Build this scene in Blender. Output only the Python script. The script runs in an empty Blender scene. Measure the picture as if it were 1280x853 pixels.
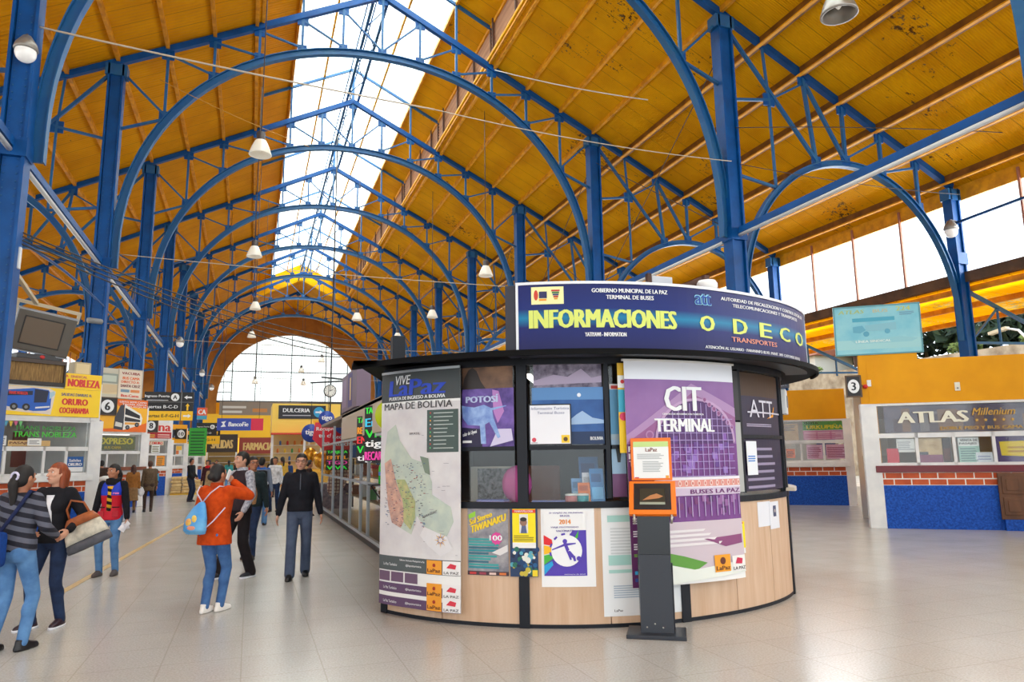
import bpy, bmesh, math, random
import numpy as np
from mathutils import Matrix, Vector
C = bpy.context.scene.collection
PI = math.pi
# ---------------------------------------------------------------- camera, sky, light, exposure
SC = bpy.context.scene
CAM_H = 1.6
def make_camera():
    p, yaw, r = 0.1603799, 0.34883044, -0.0135308
    F = Vector((math.sin(yaw)*math.cos(p), math.cos(yaw)*math.cos(p), math.sin(p)))
    R = Vector((math.cos(yaw), -math.sin(yaw), 0)); U = R.cross(F)
    R2 = R*math.cos(r)+U*math.sin(r); U2 = -R*math.sin(r)+U*math.cos(r)
    cd = bpy.data.cameras.new('camera'); co = bpy.data.objects.new('camera', cd); C.objects.link(co)
    cd.sensor_width = 36; cd.lens = 893.243/1280*36; cd.clip_end = 600; cd.clip_start = .05
    m = Matrix((R2, U2, -F)).transposed().to_4x4(); m.translation = (0, 0, CAM_H)
    co.matrix_world = m; SC.camera = co
make_camera()
SC.view_settings.view_transform = 'Standard'; SC.view_settings.look = 'None'
SC.view_settings.gamma = 1; SC.view_settings.use_curve_mapping = False
SC.view_settings.exposure = -0.16
W = bpy.data.worlds.new('overcast_sky'); SC.world = W; W.use_nodes = True
bg = W.node_tree.nodes['Background']; bg.inputs[0].default_value = (0.86, 0.95, 1.0, 1); bg.inputs[1].default_value = 2.6
try:
    W.cycles.sampling_method = 'AUTOMATIC'
except Exception: pass
SC.cycles.use_denoising = True
SC.cycles.max_bounces = 8; SC.cycles.diffuse_bounces = 5; SC.cycles.glossy_bounces = 3
SC.cycles.transparent_max_bounces = 12; SC.cycles.transmission_bounces = 4
SC.cycles.sample_clamp_indirect = 6
SC.cycles.caustics_reflective = False; SC.cycles.caustics_refractive = False
def area_light(name, loc, rot, sx, sy, power, col=(1, 1, 1)):
    l = bpy.data.lights.new(name, 'AREA'); l.shape = 'RECTANGLE'; l.size = sx; l.size_y = sy; l.energy = power; l.color = col
    o = bpy.data.objects.new(name, l); C.objects.link(o); o.location = loc; o.rotation_euler = rot
    return o
XM, SL, ZR = 4.19, 0.5015, 19.73          # hall axis, roof slope, ridge height
CL, CR, OL, OR = -4.85, 13.23, -13.92, 22.3   # column rows
YN = lambda n: 7.94+9*n
YB = 89.0                                 # end wall
DZ = 1.9                                  # height of the raised skylight roof above the main one
# daylight that pours down through the milky skylight and in at the side glazing
area_light('skylight_daylight', (XM, 32, ZR+DZ+1.5), (0, 0, 0), 7.0, 84, 17500, (.86, .95, 1))
area_light('side_daylight', (OR+2.2, 30, 8.9), (0, math.radians(104), 0), 3.0, 100, 12500, (.92, .97, 1))
area_light('side_daylight', (OL-2.2, 30, 8.9), (0, math.radians(-100), 0), 3.0, 100, 4200, (.95, .98, 1))

# ---------------------------------------------------------------- materials
def lin(c):
    return tuple((v/255/12.92 if v/255 <= .04045 else ((v/255+.055)/1.055)**2.4) for v in c)+(1,)
_m = {}
def M(name, rgb, rough=.55, metal=0, spec=.5, emit=0, alpha=None, coat=0):
    if name in _m: return _m[name]
    m = bpy.data.materials.new(name); m.use_nodes = True; b = m.node_tree.nodes['Principled BSDF']
    b.inputs['Base Color'].default_value = lin(rgb); b.inputs['Roughness'].default_value = rough
    b.inputs['Metallic'].default_value = metal; b.inputs['Specular IOR Level'].default_value = spec
    if coat: b.inputs['Coat Weight'].default_value = coat; b.inputs['Coat Roughness'].default_value = .08
    if emit: b.inputs['Emission Color'].default_value = lin(rgb); b.inputs['Emission Strength'].default_value = emit
    if alpha is not None: b.inputs['Alpha'].default_value = alpha
    _m[name] = m; return m
def nodes(m):
    t = m.node_tree; return t, t.nodes, t.links, t.nodes['Principled BSDF']
def noise(t, coord, scale, detail=4, rough=.55):
    n = t.nodes.new('ShaderNodeTexNoise'); n.inputs['Scale'].default_value = scale; n.inputs['Detail'].default_value = detail
    n.inputs['Roughness'].default_value = rough; t.links.new(coord, n.inputs['Vector']); return n
def ramp(t, fac, stops):
    r = t.nodes.new('ShaderNodeValToRGB'); t.links.new(fac, r.inputs[0]); e = r.color_ramp.elements
    while len(e) < len(stops): e.new(.5)
    for k, (p, c) in enumerate(stops): e[k].position = p; e[k].color = lin(c) if len(c) == 3 else c
    return r
def mixc(t, fac, a, b, mode='MIX'):
    n = t.nodes.new('ShaderNodeMix'); n.data_type = 'RGBA'; n.blend_type = mode
    for s, v in ((0, fac), (6, a), (7, b)):
        if hasattr(v, 'links'): t.links.new(v, n.inputs[s])
        elif s == 0: n.inputs[0].default_value = v
        else: n.inputs[s].default_value = lin(v) if len(v) == 3 else v
    return n.outputs[2]
def coords(t, scale=(1, 1, 1), rot=(0, 0, 0)):
    tc = t.nodes.new('ShaderNodeTexCoord'); mp = t.nodes.new('ShaderNodeMapping')
    mp.inputs['Scale'].default_value = scale; mp.inputs['Rotation'].default_value = rot
    t.links.new(tc.outputs['Object'], mp.inputs[0]); return mp.outputs[0]
def bump(t, h, strength, dist, b):
    n = t.nodes.new('ShaderNodeBump'); n.inputs['Strength'].default_value = strength; n.inputs['Distance'].default_value = dist
    t.links.new(h, n.inputs['Height']); t.links.new(n.outputs[0], b.inputs['Normal'])
def mottled(name, a, b_, scale=6, rough=.55, lo=.35, hi=.65, spec=.5, stretch=(1, 1, 1), bumps=0, coat=0, metal=0):
    if name in _m: return _m[name]
    m = M(name, a, rough, metal, spec, coat=coat); t, N, L, b = nodes(m); c = coords(t, stretch)
    n = noise(t, c, scale); r = ramp(t, n.outputs[0], [(lo, a), (hi, b_)]); L.new(r.outputs[0], b.inputs['Base Color'])
    if bumps: bump(t, n.outputs[0], bumps, .01, b)
    return m
def roof_mat(name, a, b_, peel, pitch=.076, bare=((96, 58, 14), (120, 96, 60))):
    m = M(name, a, .65, 0, .12); t, N, L, b = nodes(m); c = coords(t)
    n1 = noise(t, c, .55, 5); base = ramp(t, n1.outputs[0], [(.35, b_), (.65, a)]).outputs[0]
    sep = N.new('ShaderNodeSeparateXYZ'); L.new(c, sep.inputs[0])
    def wave(period, lo, hi):
        q = N.new('ShaderNodeMath'); q.operation = 'MULTIPLY'; L.new(sep.outputs[1], q.inputs[0]); q.inputs[1].default_value = 1/period
        f = N.new('ShaderNodeMath'); f.operation = 'PINGPONG'; L.new(q.outputs[0], f.inputs[0]); f.inputs[1].default_value = .5
        r = N.new('ShaderNodeMapRange'); L.new(f.outputs[0], r.inputs[0]); r.inputs[1].default_value = lo; r.inputs[2].default_value = hi
        return r.outputs[0]
    lap = wave(.86, .0, .02)                       # sheet laps
    base = mixc(t, lap, tuple(int(v*.62) for v in a), base)
    big = noise(t, c, .35, 3); fine = noise(t, c, 5.5, 6, .7)
    mul = N.new('ShaderNodeMath'); mul.operation = 'MULTIPLY'; L.new(big.outputs[0], mul.inputs[0]); L.new(fine.outputs[0], mul.inputs[1])
    pr = ramp(t, mul.outputs[0], [(peel, (0, 0, 0, 1)), (peel+.012, (1, 1, 1, 1))])
    n3 = noise(t, c, 2.1, 2); rust = ramp(t, n3.outputs[0], [(.4, bare[0]), (.6, bare[1])]).outputs[0]
    base = mixc(t, pr.outputs[0], base, rust)
    L.new(base, b.inputs['Base Color'])
    add = N.new('ShaderNodeMath'); add.operation = 'MULTIPLY_ADD'
    L.new(wave(pitch, 0, .5), add.inputs[0]); add.inputs[1].default_value = 1.0; L.new(lap, add.inputs[2])
    bump(t, add.outputs[0], .55, .02, b)
    return m
YEL = roof_mat('yellow_corrugated_sheet', (240, 176, 2), (218, 152, 0), .375)
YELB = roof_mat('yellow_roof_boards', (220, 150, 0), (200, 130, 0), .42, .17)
YELO = roof_mat('yellow_outdoor_sheet', (252, 212, 50), (246, 190, 14), .31, .076, ((190, 170, 120), (226, 214, 180)))
def let_light_through(m, rgb, f):
    t, N, L, b = nodes(m); out = N['Material Output']; tl = N.new('ShaderNodeBsdfTranslucent'); mx = N.new('ShaderNodeMixShader')
    src = b.inputs['Base Color'].links[0].from_socket; L.new(src, tl.inputs[0]); mx.inputs[0].default_value = f
    L.new(b.outputs[0], mx.inputs[1]); L.new(tl.outputs[0], mx.inputs[2]); L.new(mx.outputs[0], out.inputs['Surface'])
let_light_through(YELO, (246, 196, 30), .78)      # thin fibre sheets of the outer canopies glow with the sky above
PUR = mottled('yellow_purlin_paint', (240, 170, 4), (204, 136, 0), 3)
PURB = mottled('amber_purlin_paint', (226, 154, 6), (186, 118, 0), 3)
BLUE = mottled('blue_steel_paint', (4, 84, 156), (3, 68, 128), 2.2, .42, .3, .7, .3)
BLUED = mottled('dusty_blue_steel_paint', (12, 86, 146), (34, 98, 136), 1.7, .45, .35, .8)
GREYS = mottled('greyed_steel_paint', (150, 160, 172), (118, 128, 146), 3, .45)
YWALL = mottled('yellow_wall_paint', (232, 160, 0), (224, 152, 0), 2, .6, spec=.3)
WHITE = mottled('white_gloss_paint', (236, 236, 234), (222, 223, 224), 3, .45)
DARK = M('black_steel', (26, 28, 34), .45)
GREY = M('grey_paint', (128, 130, 132), .6)

# ---------------------------------------------------------------- mesh building
class MB:
    """collects shapes in metres, each with a material slot, and links them as one mesh object"""
    def __init__(s, xf=None): s.v = []; s.f = []; s.mi = []; s.sm = []; s.mats = []; s.xf = xf
    def slot(s, m):
        if m not in s.mats: s.mats.append(m)
        return s.mats.index(m)
    def add(s, vs, fs, m, smooth=False):
        b = len(s.v); i = s.slot(m)
        s.v += [(s.xf(Vector(v)) if s.xf else Vector(v)) for v in vs]
        for f in fs: s.f.append([b+k for k in f]); s.mi.append(i); s.sm.append(smooth)
        return s
    def hexa(s, p, m):
        return s.add(p, [(0, 3, 2, 1), (4, 5, 6, 7), (0, 1, 5, 4), (1, 2, 6, 5), (2, 3, 7, 6), (3, 0, 4, 7)], m)
    def box(s, x0, x1, y0, y1, z0, z1, m, bev=0):
        x0, x1 = min(x0, x1), max(x0, x1); y0, y1 = min(y0, y1), max(y0, y1); z0, z1 = min(z0, z1), max(z0, z1)
        if not bev:
            return s.hexa([(x0, y0, z0), (x1, y0, z0), (x1, y1, z0), (x0, y1, z0), (x0, y0, z1), (x1, y0, z1), (x1, y1, z1), (x0, y1, z1)], m)
        bm = bmesh.new(); bmesh.ops.create_cube(bm, size=1)
        for v in bm.verts: v.co = Vector(((x0+x1)/2+v.co.x*(x1-x0), (y0+y1)/2+v.co.y*(y1-y0), (z0+z1)/2+v.co.z*(z1-z0)))
        bmesh.ops.bevel(bm, geom=bm.edges[:], offset=bev, segments=2, affect='EDGES', profile=.6)
        return s.bm(bm, m)
    def bm(s, bm, m, smooth=False, mat=None):
        bm.verts.index_update()
        s.add([(mat @ v.co if mat else v.co.copy()) for v in bm.verts], [[v.index for v in f.verts] for f in bm.faces], m, smooth); bm.free(); return s
    def bar(s, a, b, w, h, m, up=(0, 0, 1)):
        a = Vector(a); b = Vector(b); d = (b-a).normalized(); u = Vector(up)
        if abs(d.dot(u)) > .98: u = Vector((0, 1, 0))
        r = d.cross(u).normalized(); u = r.cross(d).normalized(); r = r*w/2; u = u*h/2
        return s.hexa([a-r-u, a+r-u, a+r+u, a-r+u, b-r-u, b+r-u, b+r+u, b-r+u], m)
    def tube(s, pts, r, m, n=8, cap=True, smooth=True):
        pts = [Vector(p) for p in pts]; rr = r if isinstance(r, (list, tuple)) else [r]*len(pts); vs = []; fs = []
        d0 = (pts[1]-pts[0]).normalized(); u = Vector((0, 0, 1)) if abs(d0.z) < .9 else Vector((0, 1, 0)); r0 = d0.cross(u).normalized()
        for k, p in enumerate(pts):
            d = (pts[min(k+1, len(pts)-1)]-pts[max(k-1, 0)]).normalized(); r0 = (r0-d*r0.dot(d)).normalized(); w = d.cross(r0)
            for j in range(n): a = 2*PI*j/n; vs.append(p+(r0*math.cos(a)+w*math.sin(a))*rr[k])
        for k in range(len(pts)-1):
            for j in range(n): fs.append((k*n+j, k*n+(j+1) % n, (k+1)*n+(j+1) % n, (k+1)*n+j))
        if cap: fs += [tuple(range(n))[::-1], tuple(range((len(pts)-1)*n, len(pts)*n))]
        return s.add(vs, fs, m, smooth)
    def lathe(s, prof, c, m, n=20, axis='z', smooth=True, cap=True):
        vs = []; fs = []
        for (r, h) in prof:
            for j in range(n):
                a = 2*PI*j/n; x, y = r*math.cos(a), r*math.sin(a)
                vs.append(Vector(c)+Vector({'z': (x, y, h), 'y': (x, -h, y), 'x': (h, x, y)}[axis]))
        for k in range(len(prof)-1):
            for j in range(n): fs.append((k*n+j, k*n+(j+1) % n, (k+1)*n+(j+1) % n, (k+1)*n+j))
        if cap: fs += [tuple(range(n))[::-1], tuple(range((len(prof)-1)*n, len(prof)*n))]
        return s.add(vs, fs, m, smooth)
    def ell(s, c, r, m, seg=14, rings=9, rot=None):
        vs = []; fs = []
        R = rot or Matrix.Identity(3)
        for i in range(rings+1):
            t = PI*i/rings
            for j in range(seg):
                a = 2*PI*j/seg
                vs.append(Vector(c)+R @ Vector((r[0]*math.sin(t)*math.cos(a), r[1]*math.sin(t)*math.sin(a), r[2]*math.cos(t))))
        for i in range(rings):
            for j in range(seg): fs.append((i*seg+j, (i+1)*seg+j, (i+1)*seg+(j+1) % seg, i*seg+(j+1) % seg))
        return s.add(vs, fs, m, True)
    def prism(s, poly, z0, z1, m):
        n = len(poly); vs = [(x, y, z0) for x, y in poly]+[(x, y, z1) for x, y in poly]
        return s.add(vs, [tuple(range(n))[::-1], tuple(range(n, 2*n))]+[(k, (k+1) % n, n+(k+1) % n, n+k) for k in range(n)], m)
    def sweep(s, sec, pts, nrm, m, closed=False, smooth=False):
        """sec: list of (along-normal, along-Y) offsets; pts in the XZ plane of the frame"""
        vs = []; fs = []; n = len(sec)
        for p, q in zip(pts, nrm):
            for (a, b) in sec: vs.append(Vector(p)+Vector(q)*a+Vector((0, b, 0)))
        for k in range(len(pts)-1):
            for j in range(n): fs.append((k*n+j, (k+1)*n+j, (k+1)*n+(j+1) % n, k*n+(j+1) % n))
        fs += [tuple(range(n)), tuple(range((len(pts)-1)*n, len(pts)*n))[::-1]]
        return s.add(vs, fs, m, smooth)
    def build(s, name, parent=None, m=None):
        me = bpy.data.meshes.new(name); o = bpy.data.objects.new(name, me); C.objects.link(o)
        org = Vector((0, 0, 0))
        if parent is not None:
            o.parent = parent; org = WL.get(parent.name, Vector((0, 0, 0)))
        WL[o.name] = org
        me.from_pydata([tuple(v-org) for v in s.v], [], s.f)
        for mt in s.mats: me.materials.append(mt)
        me.polygons.foreach_set('material_index', s.mi); me.polygons.foreach_set('use_smooth', s.sm); me.update()
        return o
class LM(MB):
    """lettering: every line of words becomes a mesh of its own"""
    def new(s):
        if not hasattr(s, 'chunks'): s.chunks = []
        c = MB(s.xf); s.chunks.append(c); return c
    def finish(s, parent, post=None):
        for c in getattr(s, 'chunks', [])+([s] if s.v else []):
            if post: post(c)
            MB.build(c, 'lettering' if c is not s else 'printed_mark', parent)
WL = {}                                   # where each thing stands, for its parts
def tag(o, label=None, cat=None, group=None, kind=None):
    if label: o['label'] = label
    if cat: o['category'] = cat
    if group: o['group'] = group
    if kind: o['kind'] = kind
    return o
def thing(name, loc, label, cat, group=None):
    o = bpy.data.objects.new(name, None); C.objects.link(o); o.empty_display_size = .1
    o.location = loc; WL[o.name] = Vector(loc); return tag(o, label, cat, group)
def struct(name, mb, parent=None):
    o = mb.build(name, parent)
    if parent is None: o['kind'] = 'structure'
    return o
def dup(root, delta, label=None, group=None, sub=True):
    kids = {}
    def cp(o, par):
        c = o.copy(); C.objects.link(c); c.parent = par
        for ch in list(o.children): cp(ch, c)
        return c
    c = cp(root, None); c.location = root.location+Vector(delta); WL[c.name] = Vector(c.location)
    if label: c['label'] = label
    if group: c['group'] = group
    return c
def frame(P, ux, uz=(0, 0, 1)):
    """local (u, v, out): u to the right along the face, v up, out towards the viewer"""
    P = Vector(P); ux = Vector(ux).normalized(); uz = Vector(uz).normalized(); n = ux.cross(uz).normalized()
    return lambda q: P+ux*q[0]+uz*q[1]+n*q[2]
# ---------------------------------------------------------------- lettering
_tc = {}
def text_geo(t, bold=0.0, res=2):
    k = (t, bold, res)
    if k in _tc: return _tc[k]
    cu = bpy.data.curves.new('lettering', 'FONT'); cu.body = t; cu.size = 1; cu.resolution_u = res; cu.offset = bold; cu.fill_mode = 'FRONT'
    o = bpy.data.objects.new('lettering', cu); C.objects.link(o)
    dg = bpy.context.evaluated_depsgraph_get(); me = o.evaluated_get(dg).to_mesh()
    vs = [v.co.copy() for v in me.vertices]; fs = [list(p.vertices) for p in me.polygons]
    o.evaluated_get(dg).to_mesh_clear(); bpy.data.objects.remove(o); bpy.data.curves.remove(cu)
    xs = [v.x for v in vs]; ys = [v.y for v in vs]
    _tc[k] = (vs, fs, min(xs), max(xs), min(ys), max(ys)); return _tc[k]
def text(mb, t, u0, v0, u1, v1, m, z=.004, bold=.02, shear=0, res=2, lift=None):
    """fits the string t into the rectangle (u0, v0)-(u1, v1) of the board"""
    if isinstance(mb, LM): mb = mb.new()
    vs, fs, a, b, c, d = text_geo(t, 0, res)
    e = min(max(bold, 0), .06)*abs(v1-v0)*1.5     # heavier strokes: the letters laid down again a little to either side
    for n_, dx in enumerate((-1, 0, 1) if e > 0 else (0,)):
        q = []
        for p in vs:
            y = (p.y-c)/(d-c); x = (p.x-a)/(b-a)
            q.append((u0+e+dx*e+(u1-u0-2*e)*x+shear*(v1-v0)*y, v0+(v1-v0)*y+(lift*x if lift else 0), z+.0004*n_))
        mb.add(q, fs, m)
    return mb
def rect(mb, u0, v0, u1, v1, m, z=.002, t=.0015):
    return mb.hexa([(u0, v0, z-t), (u1, v0, z-t), (u1, v1, z-t), (u0, v1, z-t), (u0, v0, z), (u1, v0, z), (u1, v1, z), (u0, v1, z)], m)
def poly(mb, pts, m, z=.003):
    return mb.add([(x, y, z) for x, y in pts], [tuple(range(len(pts)))], m)
def disc(mb, u, v, r, m, z=.003, n=24, ry=None):
    return poly(mb, [(u+r*math.cos(2*PI*k/n), v+(ry or r)*math.sin(2*PI*k/n)) for k in range(n)], m, z)
# ================================================================ the hall
def floor_mat():
    m = M('polished_cream_terrazzo', (200, 186, 166), .16, 0, .6); t, N, L, b = nodes(m); c = coords(t)
    n1 = noise(t, c, .35, 4); n2 = noise(t, c, 60, 2); n3 = noise(t, c, 1.6, 5)
    base = ramp(t, n1.outputs[0], [(.3, (177, 174, 170)), (.7, (188, 186, 183))]).outputs[0]
    base = mixc(t, .25, base, ramp(t, n2.outputs[0], [(.4, (160, 150, 138)), (.6, (210, 206, 200))]).outputs[0])
    br = N.new('ShaderNodeTexBrick'); L.new(c, br.inputs['Vector']); br.offset = 0; br.inputs['Scale'].default_value = 1
    br.inputs['Brick Width'].default_value = .6; br.inputs['Row Height'].default_value = .6; br.inputs['Mortar Size'].default_value = .006
    br.inputs['Mortar Smooth'].default_value = .3
    br.inputs['Color1'].default_value = (1, 1, 1, 1); br.inputs['Color2'].default_value = (.96, .955, .95, 1); br.inputs['Mortar'].default_value = (.72, .68, .62, 1)
    base = mixc(t, .55, base, br.outputs[0], 'MULTIPLY')
    L.new(base, b.inputs['Base Color'])
    r = N.new('ShaderNodeMapRange'); L.new(n3.outputs[0], r.inputs[0]); r.inputs[1].default_value = .3; r.inputs[2].default_value = .7
    r.inputs[3].default_value = .2; r.inputs[4].default_value = .27; L.new(r.outputs[0], b.inputs['Roughness'])
    return m
struct('floor', MB().box(OL-4, OR+4.6, -16, YB+.3, -.3, 0, floor_mat()))
GROUND = mottled('dusty_yard', (214, 206, 194), (190, 180, 168), .5)
# ---- main roof: one slab per slope, from the step of the skylight roof down to the eaves
def zroof(x): return ZR-SL*abs(x-XM)
YE = 75.0                                  # the skylight ends here
def roof_half(s, mat, eave):
    mb = MB()
    def slab(d0, d1, y0, y1, lift=.12, t=.06):
        p = lambda d, y, k: (XM+s*d, y, ZR-SL*d+lift+k)
        q = [p(d0, y0, 0), p(d1, y0, 0), p(d1, y1, 0), p(d0, y1, 0), p(d0, y0, t), p(d1, y0, t), p(d1, y1, t), p(d0, y1, t)]
        mb.hexa(q, mat)
    slab(4.3, eave, -16, YB); slab(-.02, 4.3, YE, YB)
    return mb
EAV = OR-XM+.35
ceil_r = struct('ceiling', roof_half(1, YEL, EAV)); ceil_r['label'] = 'yellow corrugated roof slope on the side with the big open clerestory'
ceil_l = struct('ceiling', roof_half(-1, YELB, EAV)); ceil_l['label'] = 'darker amber roof slope over the ticket counters'
PURA = mottled('weathered_aisle_purlin', (138, 86, 4), (106, 62, 0), 2.5)  # shade on the big aisle beams painted into their brown
for s, ce, mt in ((1, ceil_r, PUR), (-1, ceil_l, PURB)):
    ds = [4.62, 6.02, 7.52, 9.02, 10.5, 12.0, 13.5, 15.0, 16.5, 17.9]
    for d in ds:
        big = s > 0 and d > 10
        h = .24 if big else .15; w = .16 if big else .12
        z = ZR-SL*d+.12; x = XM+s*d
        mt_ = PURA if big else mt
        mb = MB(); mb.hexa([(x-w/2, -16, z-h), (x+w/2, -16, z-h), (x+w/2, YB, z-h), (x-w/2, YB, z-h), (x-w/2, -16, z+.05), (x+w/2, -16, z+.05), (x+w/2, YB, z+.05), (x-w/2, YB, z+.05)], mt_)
        if big: mb.box(x-s*.1-.06, x-s*.1+.06, -16, YB, z-h-.03, z-h+.02, mt)
        mb.build('purlin', ce)
    z = ZR-SL*(EAV-.05)
    MB().box(XM+s*(EAV-.08), XM+s*(EAV+.02), -16, YB, z-.42, z+.1, PUR).build('fascia', ce)
    MB().box(XM+s*4.36, XM+s*4.46, -16, YE, ZR-SL*4.4+.05, ZR-SL*4.4+.42, PUR).build('upstand', ce)
# ---- raised skylight roof (timber margins), its glazing, its louvred sides
for s, mt in ((1, YEL), (-1, YELB)):
    mb = MB(); zz = lambda d, k: ZR+DZ-SL*d+k
    p = lambda d, y, k: (XM+s*d, y, zz(d, k))
    d0, d1 = 2.98, 4.95
    mb.hexa([p(d0, -16, 0), p(d1, -16, 0), p(d1, YE, 0), p(d0, YE, 0), p(d0, -16, .08), p(d1, -16, .08), p(d1, YE, .08), p(d0, YE, .08)], mt)
    o = struct('ceiling', mb); o['label'] = 'yellow boarded margin of the raised skylight roof, ' + ('louvred side' if s > 0 else 'ticket counter side')
    for d in (3.02, 4.5):
        MB().bar(p(d, -16, -.07), p(d, YE, -.07), .1, .16, PUR if s > 0 else PURB).build('purlin', o)
def glass_mat(name, tint, transp, transl, gloss=.12):
    m = bpy.data.materials.new(name); m.use_nodes = True; t = m.node_tree; N = t.nodes; L = t.links; N.clear()
    out = N.new('ShaderNodeOutputMaterial'); tr = N.new('ShaderNodeBsdfTransparent'); tl = N.new('ShaderNodeBsdfTranslucent'); df = N.new('ShaderNodeBsdfGlossy')
    tr.inputs[0].default_value = lin(tint); tl.inputs[0].default_value = lin(tint); df.inputs['Roughness'].default_value = .12
    a = N.new('ShaderNodeMixShader'); a.inputs[0].default_value = transl/(transp+transl); L.new(tr.outputs[0], a.inputs[1]); L.new(tl.outputs[0], a.inputs[2])
    b = N.new('ShaderNodeMixShader'); b.inputs[0].default_value = gloss; L.new(a.outputs[0], b.inputs[1]); L.new(df.outputs[0], b.inputs[2]); L.new(b.outputs[0], out.inputs[0])
    return m
MILK = glass_mat('milky_skylight_sheet', (250, 250, 246), .62, .38, .03)
CLEAR = glass_mat('clear_window_glass', (252, 252, 252), .97, .03, .04)
SHOPG = glass_mat('shop_window_glass', (250, 252, 252), .99, .01, .04)
for s in (1, -1):
    mb = MB(); p = lambda d, y, k: (XM+s*d, y, ZR+DZ-SL*d+k)
    mb.hexa([p(0, -16, .02), p(2.98, -16, .02), p(2.98, YE, .02), p(0, YE, .02), p(0, -16, .035), p(2.98, -16, .035), p(2.98, YE, .035), p(0, YE, .035)], MILK)
    o = struct('window_%d' % (1 if s > 0 else 2), mb); o['label'] = 'long milky skylight pane strip beside the ridge, ' + ('louvred side' if s > 0 else 'ticket counter side')
    MB().bar(p(1.45, -16, -.05), p(1.45, YE, -.05), .09, .12, PUR).build('glazing_purlin', o)
    gb = MB()
    for y in np.arange(-15, YE, .95): gb.bar(p(.05, y, .0), p(2.95, y, .0), .025, .03, WHITE)
    gb.build('glazing_bar', o)['kind'] = 'stuff'
LOUV = mottled('pinkish_louvre_boards', (206, 160, 122), (176, 128, 96), 2, .7, stretch=(1, .1, 6))
for s in (1, -1):
    zb = ZR-SL*4.5+.35; zt = ZR+DZ-SL*4.5
    mb = MB()
    for k in range(9):
        z = zb+.08+(zt-zb-.1)*k/9
        mb.hexa([(XM+s*4.62, -16, z), (XM+s*4.66, -16, z), (XM+s*4.66, YE, z), (XM+s*4.62, YE, z), (XM+s*4.5, -16, z+.2), (XM+s*4.54, -16, z+.2), (XM+s*4.54, YE, z+.2), (XM+s*4.5, YE, z+.2)], LOUV)
    mb.box(XM+s*4.44, XM+s*4.6, -16, YE, zb-.05, zb+.06, M('pale_timber_sill', (226, 196, 150), .6))
    o = struct('wall_clerestory_%s' % ('right' if s > 0 else 'left'), mb)
    for k in range(34):
        y = -15+2.7*k
        if y < YE: MB().box(XM+s*4.40, XM+s*4.48, y-.05, y+.05, zb-.1, zt+.05, M('rusty_post', (96, 70, 56), .7)).build('louvre_post', o)
# yellow gable where the skylight roof stops
mb = MB()
g = [(XM-4.95, ZR-SL*4.95+.1), (XM, ZR+.1), (XM+4.95, ZR-SL*4.95+.1), (XM+4.95, ZR+DZ-SL*4.95), (XM, ZR+DZ), (XM-4.95, ZR+DZ-SL*4.95)]
mb.add([(x, YE, z) for x, z in g]+[(x, YE+.1, z) for x, z in g], [(0, 1, 4, 5), (1, 2, 3, 4), (6, 11, 10, 7), (7, 10, 9, 8), (0, 6, 7, 1), (1, 7, 8, 2), (5, 4, 10, 11), (4, 3, 9, 10)], YEL)
struct('wall_gable_step', mb)

# ---- end wall with the great arched window
AW, AZ, AB = 8.15, 8.35, 8.05
EW = mottled('amber_end_wall', (176, 120, 44), (150, 98, 34), .8, .7)
mb = MB(); ar = []
K = 40
for k in range(K+1):
    a = PI*k/K; ar.append((XM-AW*math.cos(a), AZ+AB*math.sin(a)))
tp = lambda x: zroof(x)+.15
for k in range(K):
    (x0, z0), (x1, z1) = ar[k], ar[k+1]
    mb.hexa([(x0, YB, z0), (x1, YB, z1), (x1, YB+.3, z1), (x0, YB+.3, z0), (x0, YB, tp(x0)), (x1, YB, tp(x1)), (x1, YB+.3, tp(x1)), (x0, YB+.3, tp(x0))], EW)
for x0, x1 in ((OL-1, XM-AW), (XM+AW, OR+1)):
    mb.hexa([(x0, YB, 0), (x1, YB, 0), (x1, YB+.3, 0), (x0, YB+.3, 0), (x0, YB, tp(x0)), (x1, YB, tp(x1)), (x1, YB+.3, tp(x1)), (x0, YB+.3, tp(x0))], EW)
mb.box(XM-AW, XM+AW, YB, YB+.3, 0, AZ, YWALL)
struct('wall_back', mb)
mb = MB()
mb.add([(x, YB+.15, z) for x, z in ar]+[(x, YB+.17, z) for x, z in ar], [tuple(range(K+1)), tuple(range(2*K+1, K, -1))], MILK)
wend = struct('window_3', mb); wend['label'] = 'great half-round gridded window closing the far end of the hall'
FR = M('dark_window_bar', (74, 84, 98), .5)
fr = MB()
inz = lambda x: AZ+AB*math.sqrt(max(0, 1-((x-XM)/AW)**2))
for x in (-6.6, -4.0, 0, 4.0, 6.6): fr.box(XM+x-.05, XM+x+.05, YB+.02, YB+.12, AZ, inz(XM+x), FR)
for z in (11.9, 14.0):
    w = AW*math.sqrt(1-((z-AZ)/AB)**2); fr.box(XM-w, XM+w, YB+.02, YB+.12, z-.05, z+.05, FR)
for z in (9.4, 10.6):
    for s in (-1, 1): fr.box(XM+s*6.6, XM+s*AW*math.sqrt(1-((z-AZ)/AB)**2), YB+.02, YB+.12, z-.04, z+.04, FR)
fr.box(XM-AW, XM+AW, YB-.1, YB+.12, AZ-.15, AZ+.1, FR)
fr.build('window_frame', wend)
fr = MB(); FG = M('thin_window_lead', (170, 176, 186), .6)
for k in range(-26, 27):
    x = XM+k*.31
    if abs(x-XM) < AW-.05: fr.box(x-.012, x+.012, YB+.12, YB+.15, AZ, inz(x), FG)
for k in range(26):
    z = AZ+k*.31
    if z < AZ+AB-.05:
        w = AW*math.sqrt(1-((z-AZ)/AB)**2); fr.box(XM-w, XM+w, YB+.12, YB+.15, z-.012, z+.012, FG)
fr.build('fine_glazing_grid', wend)

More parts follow.
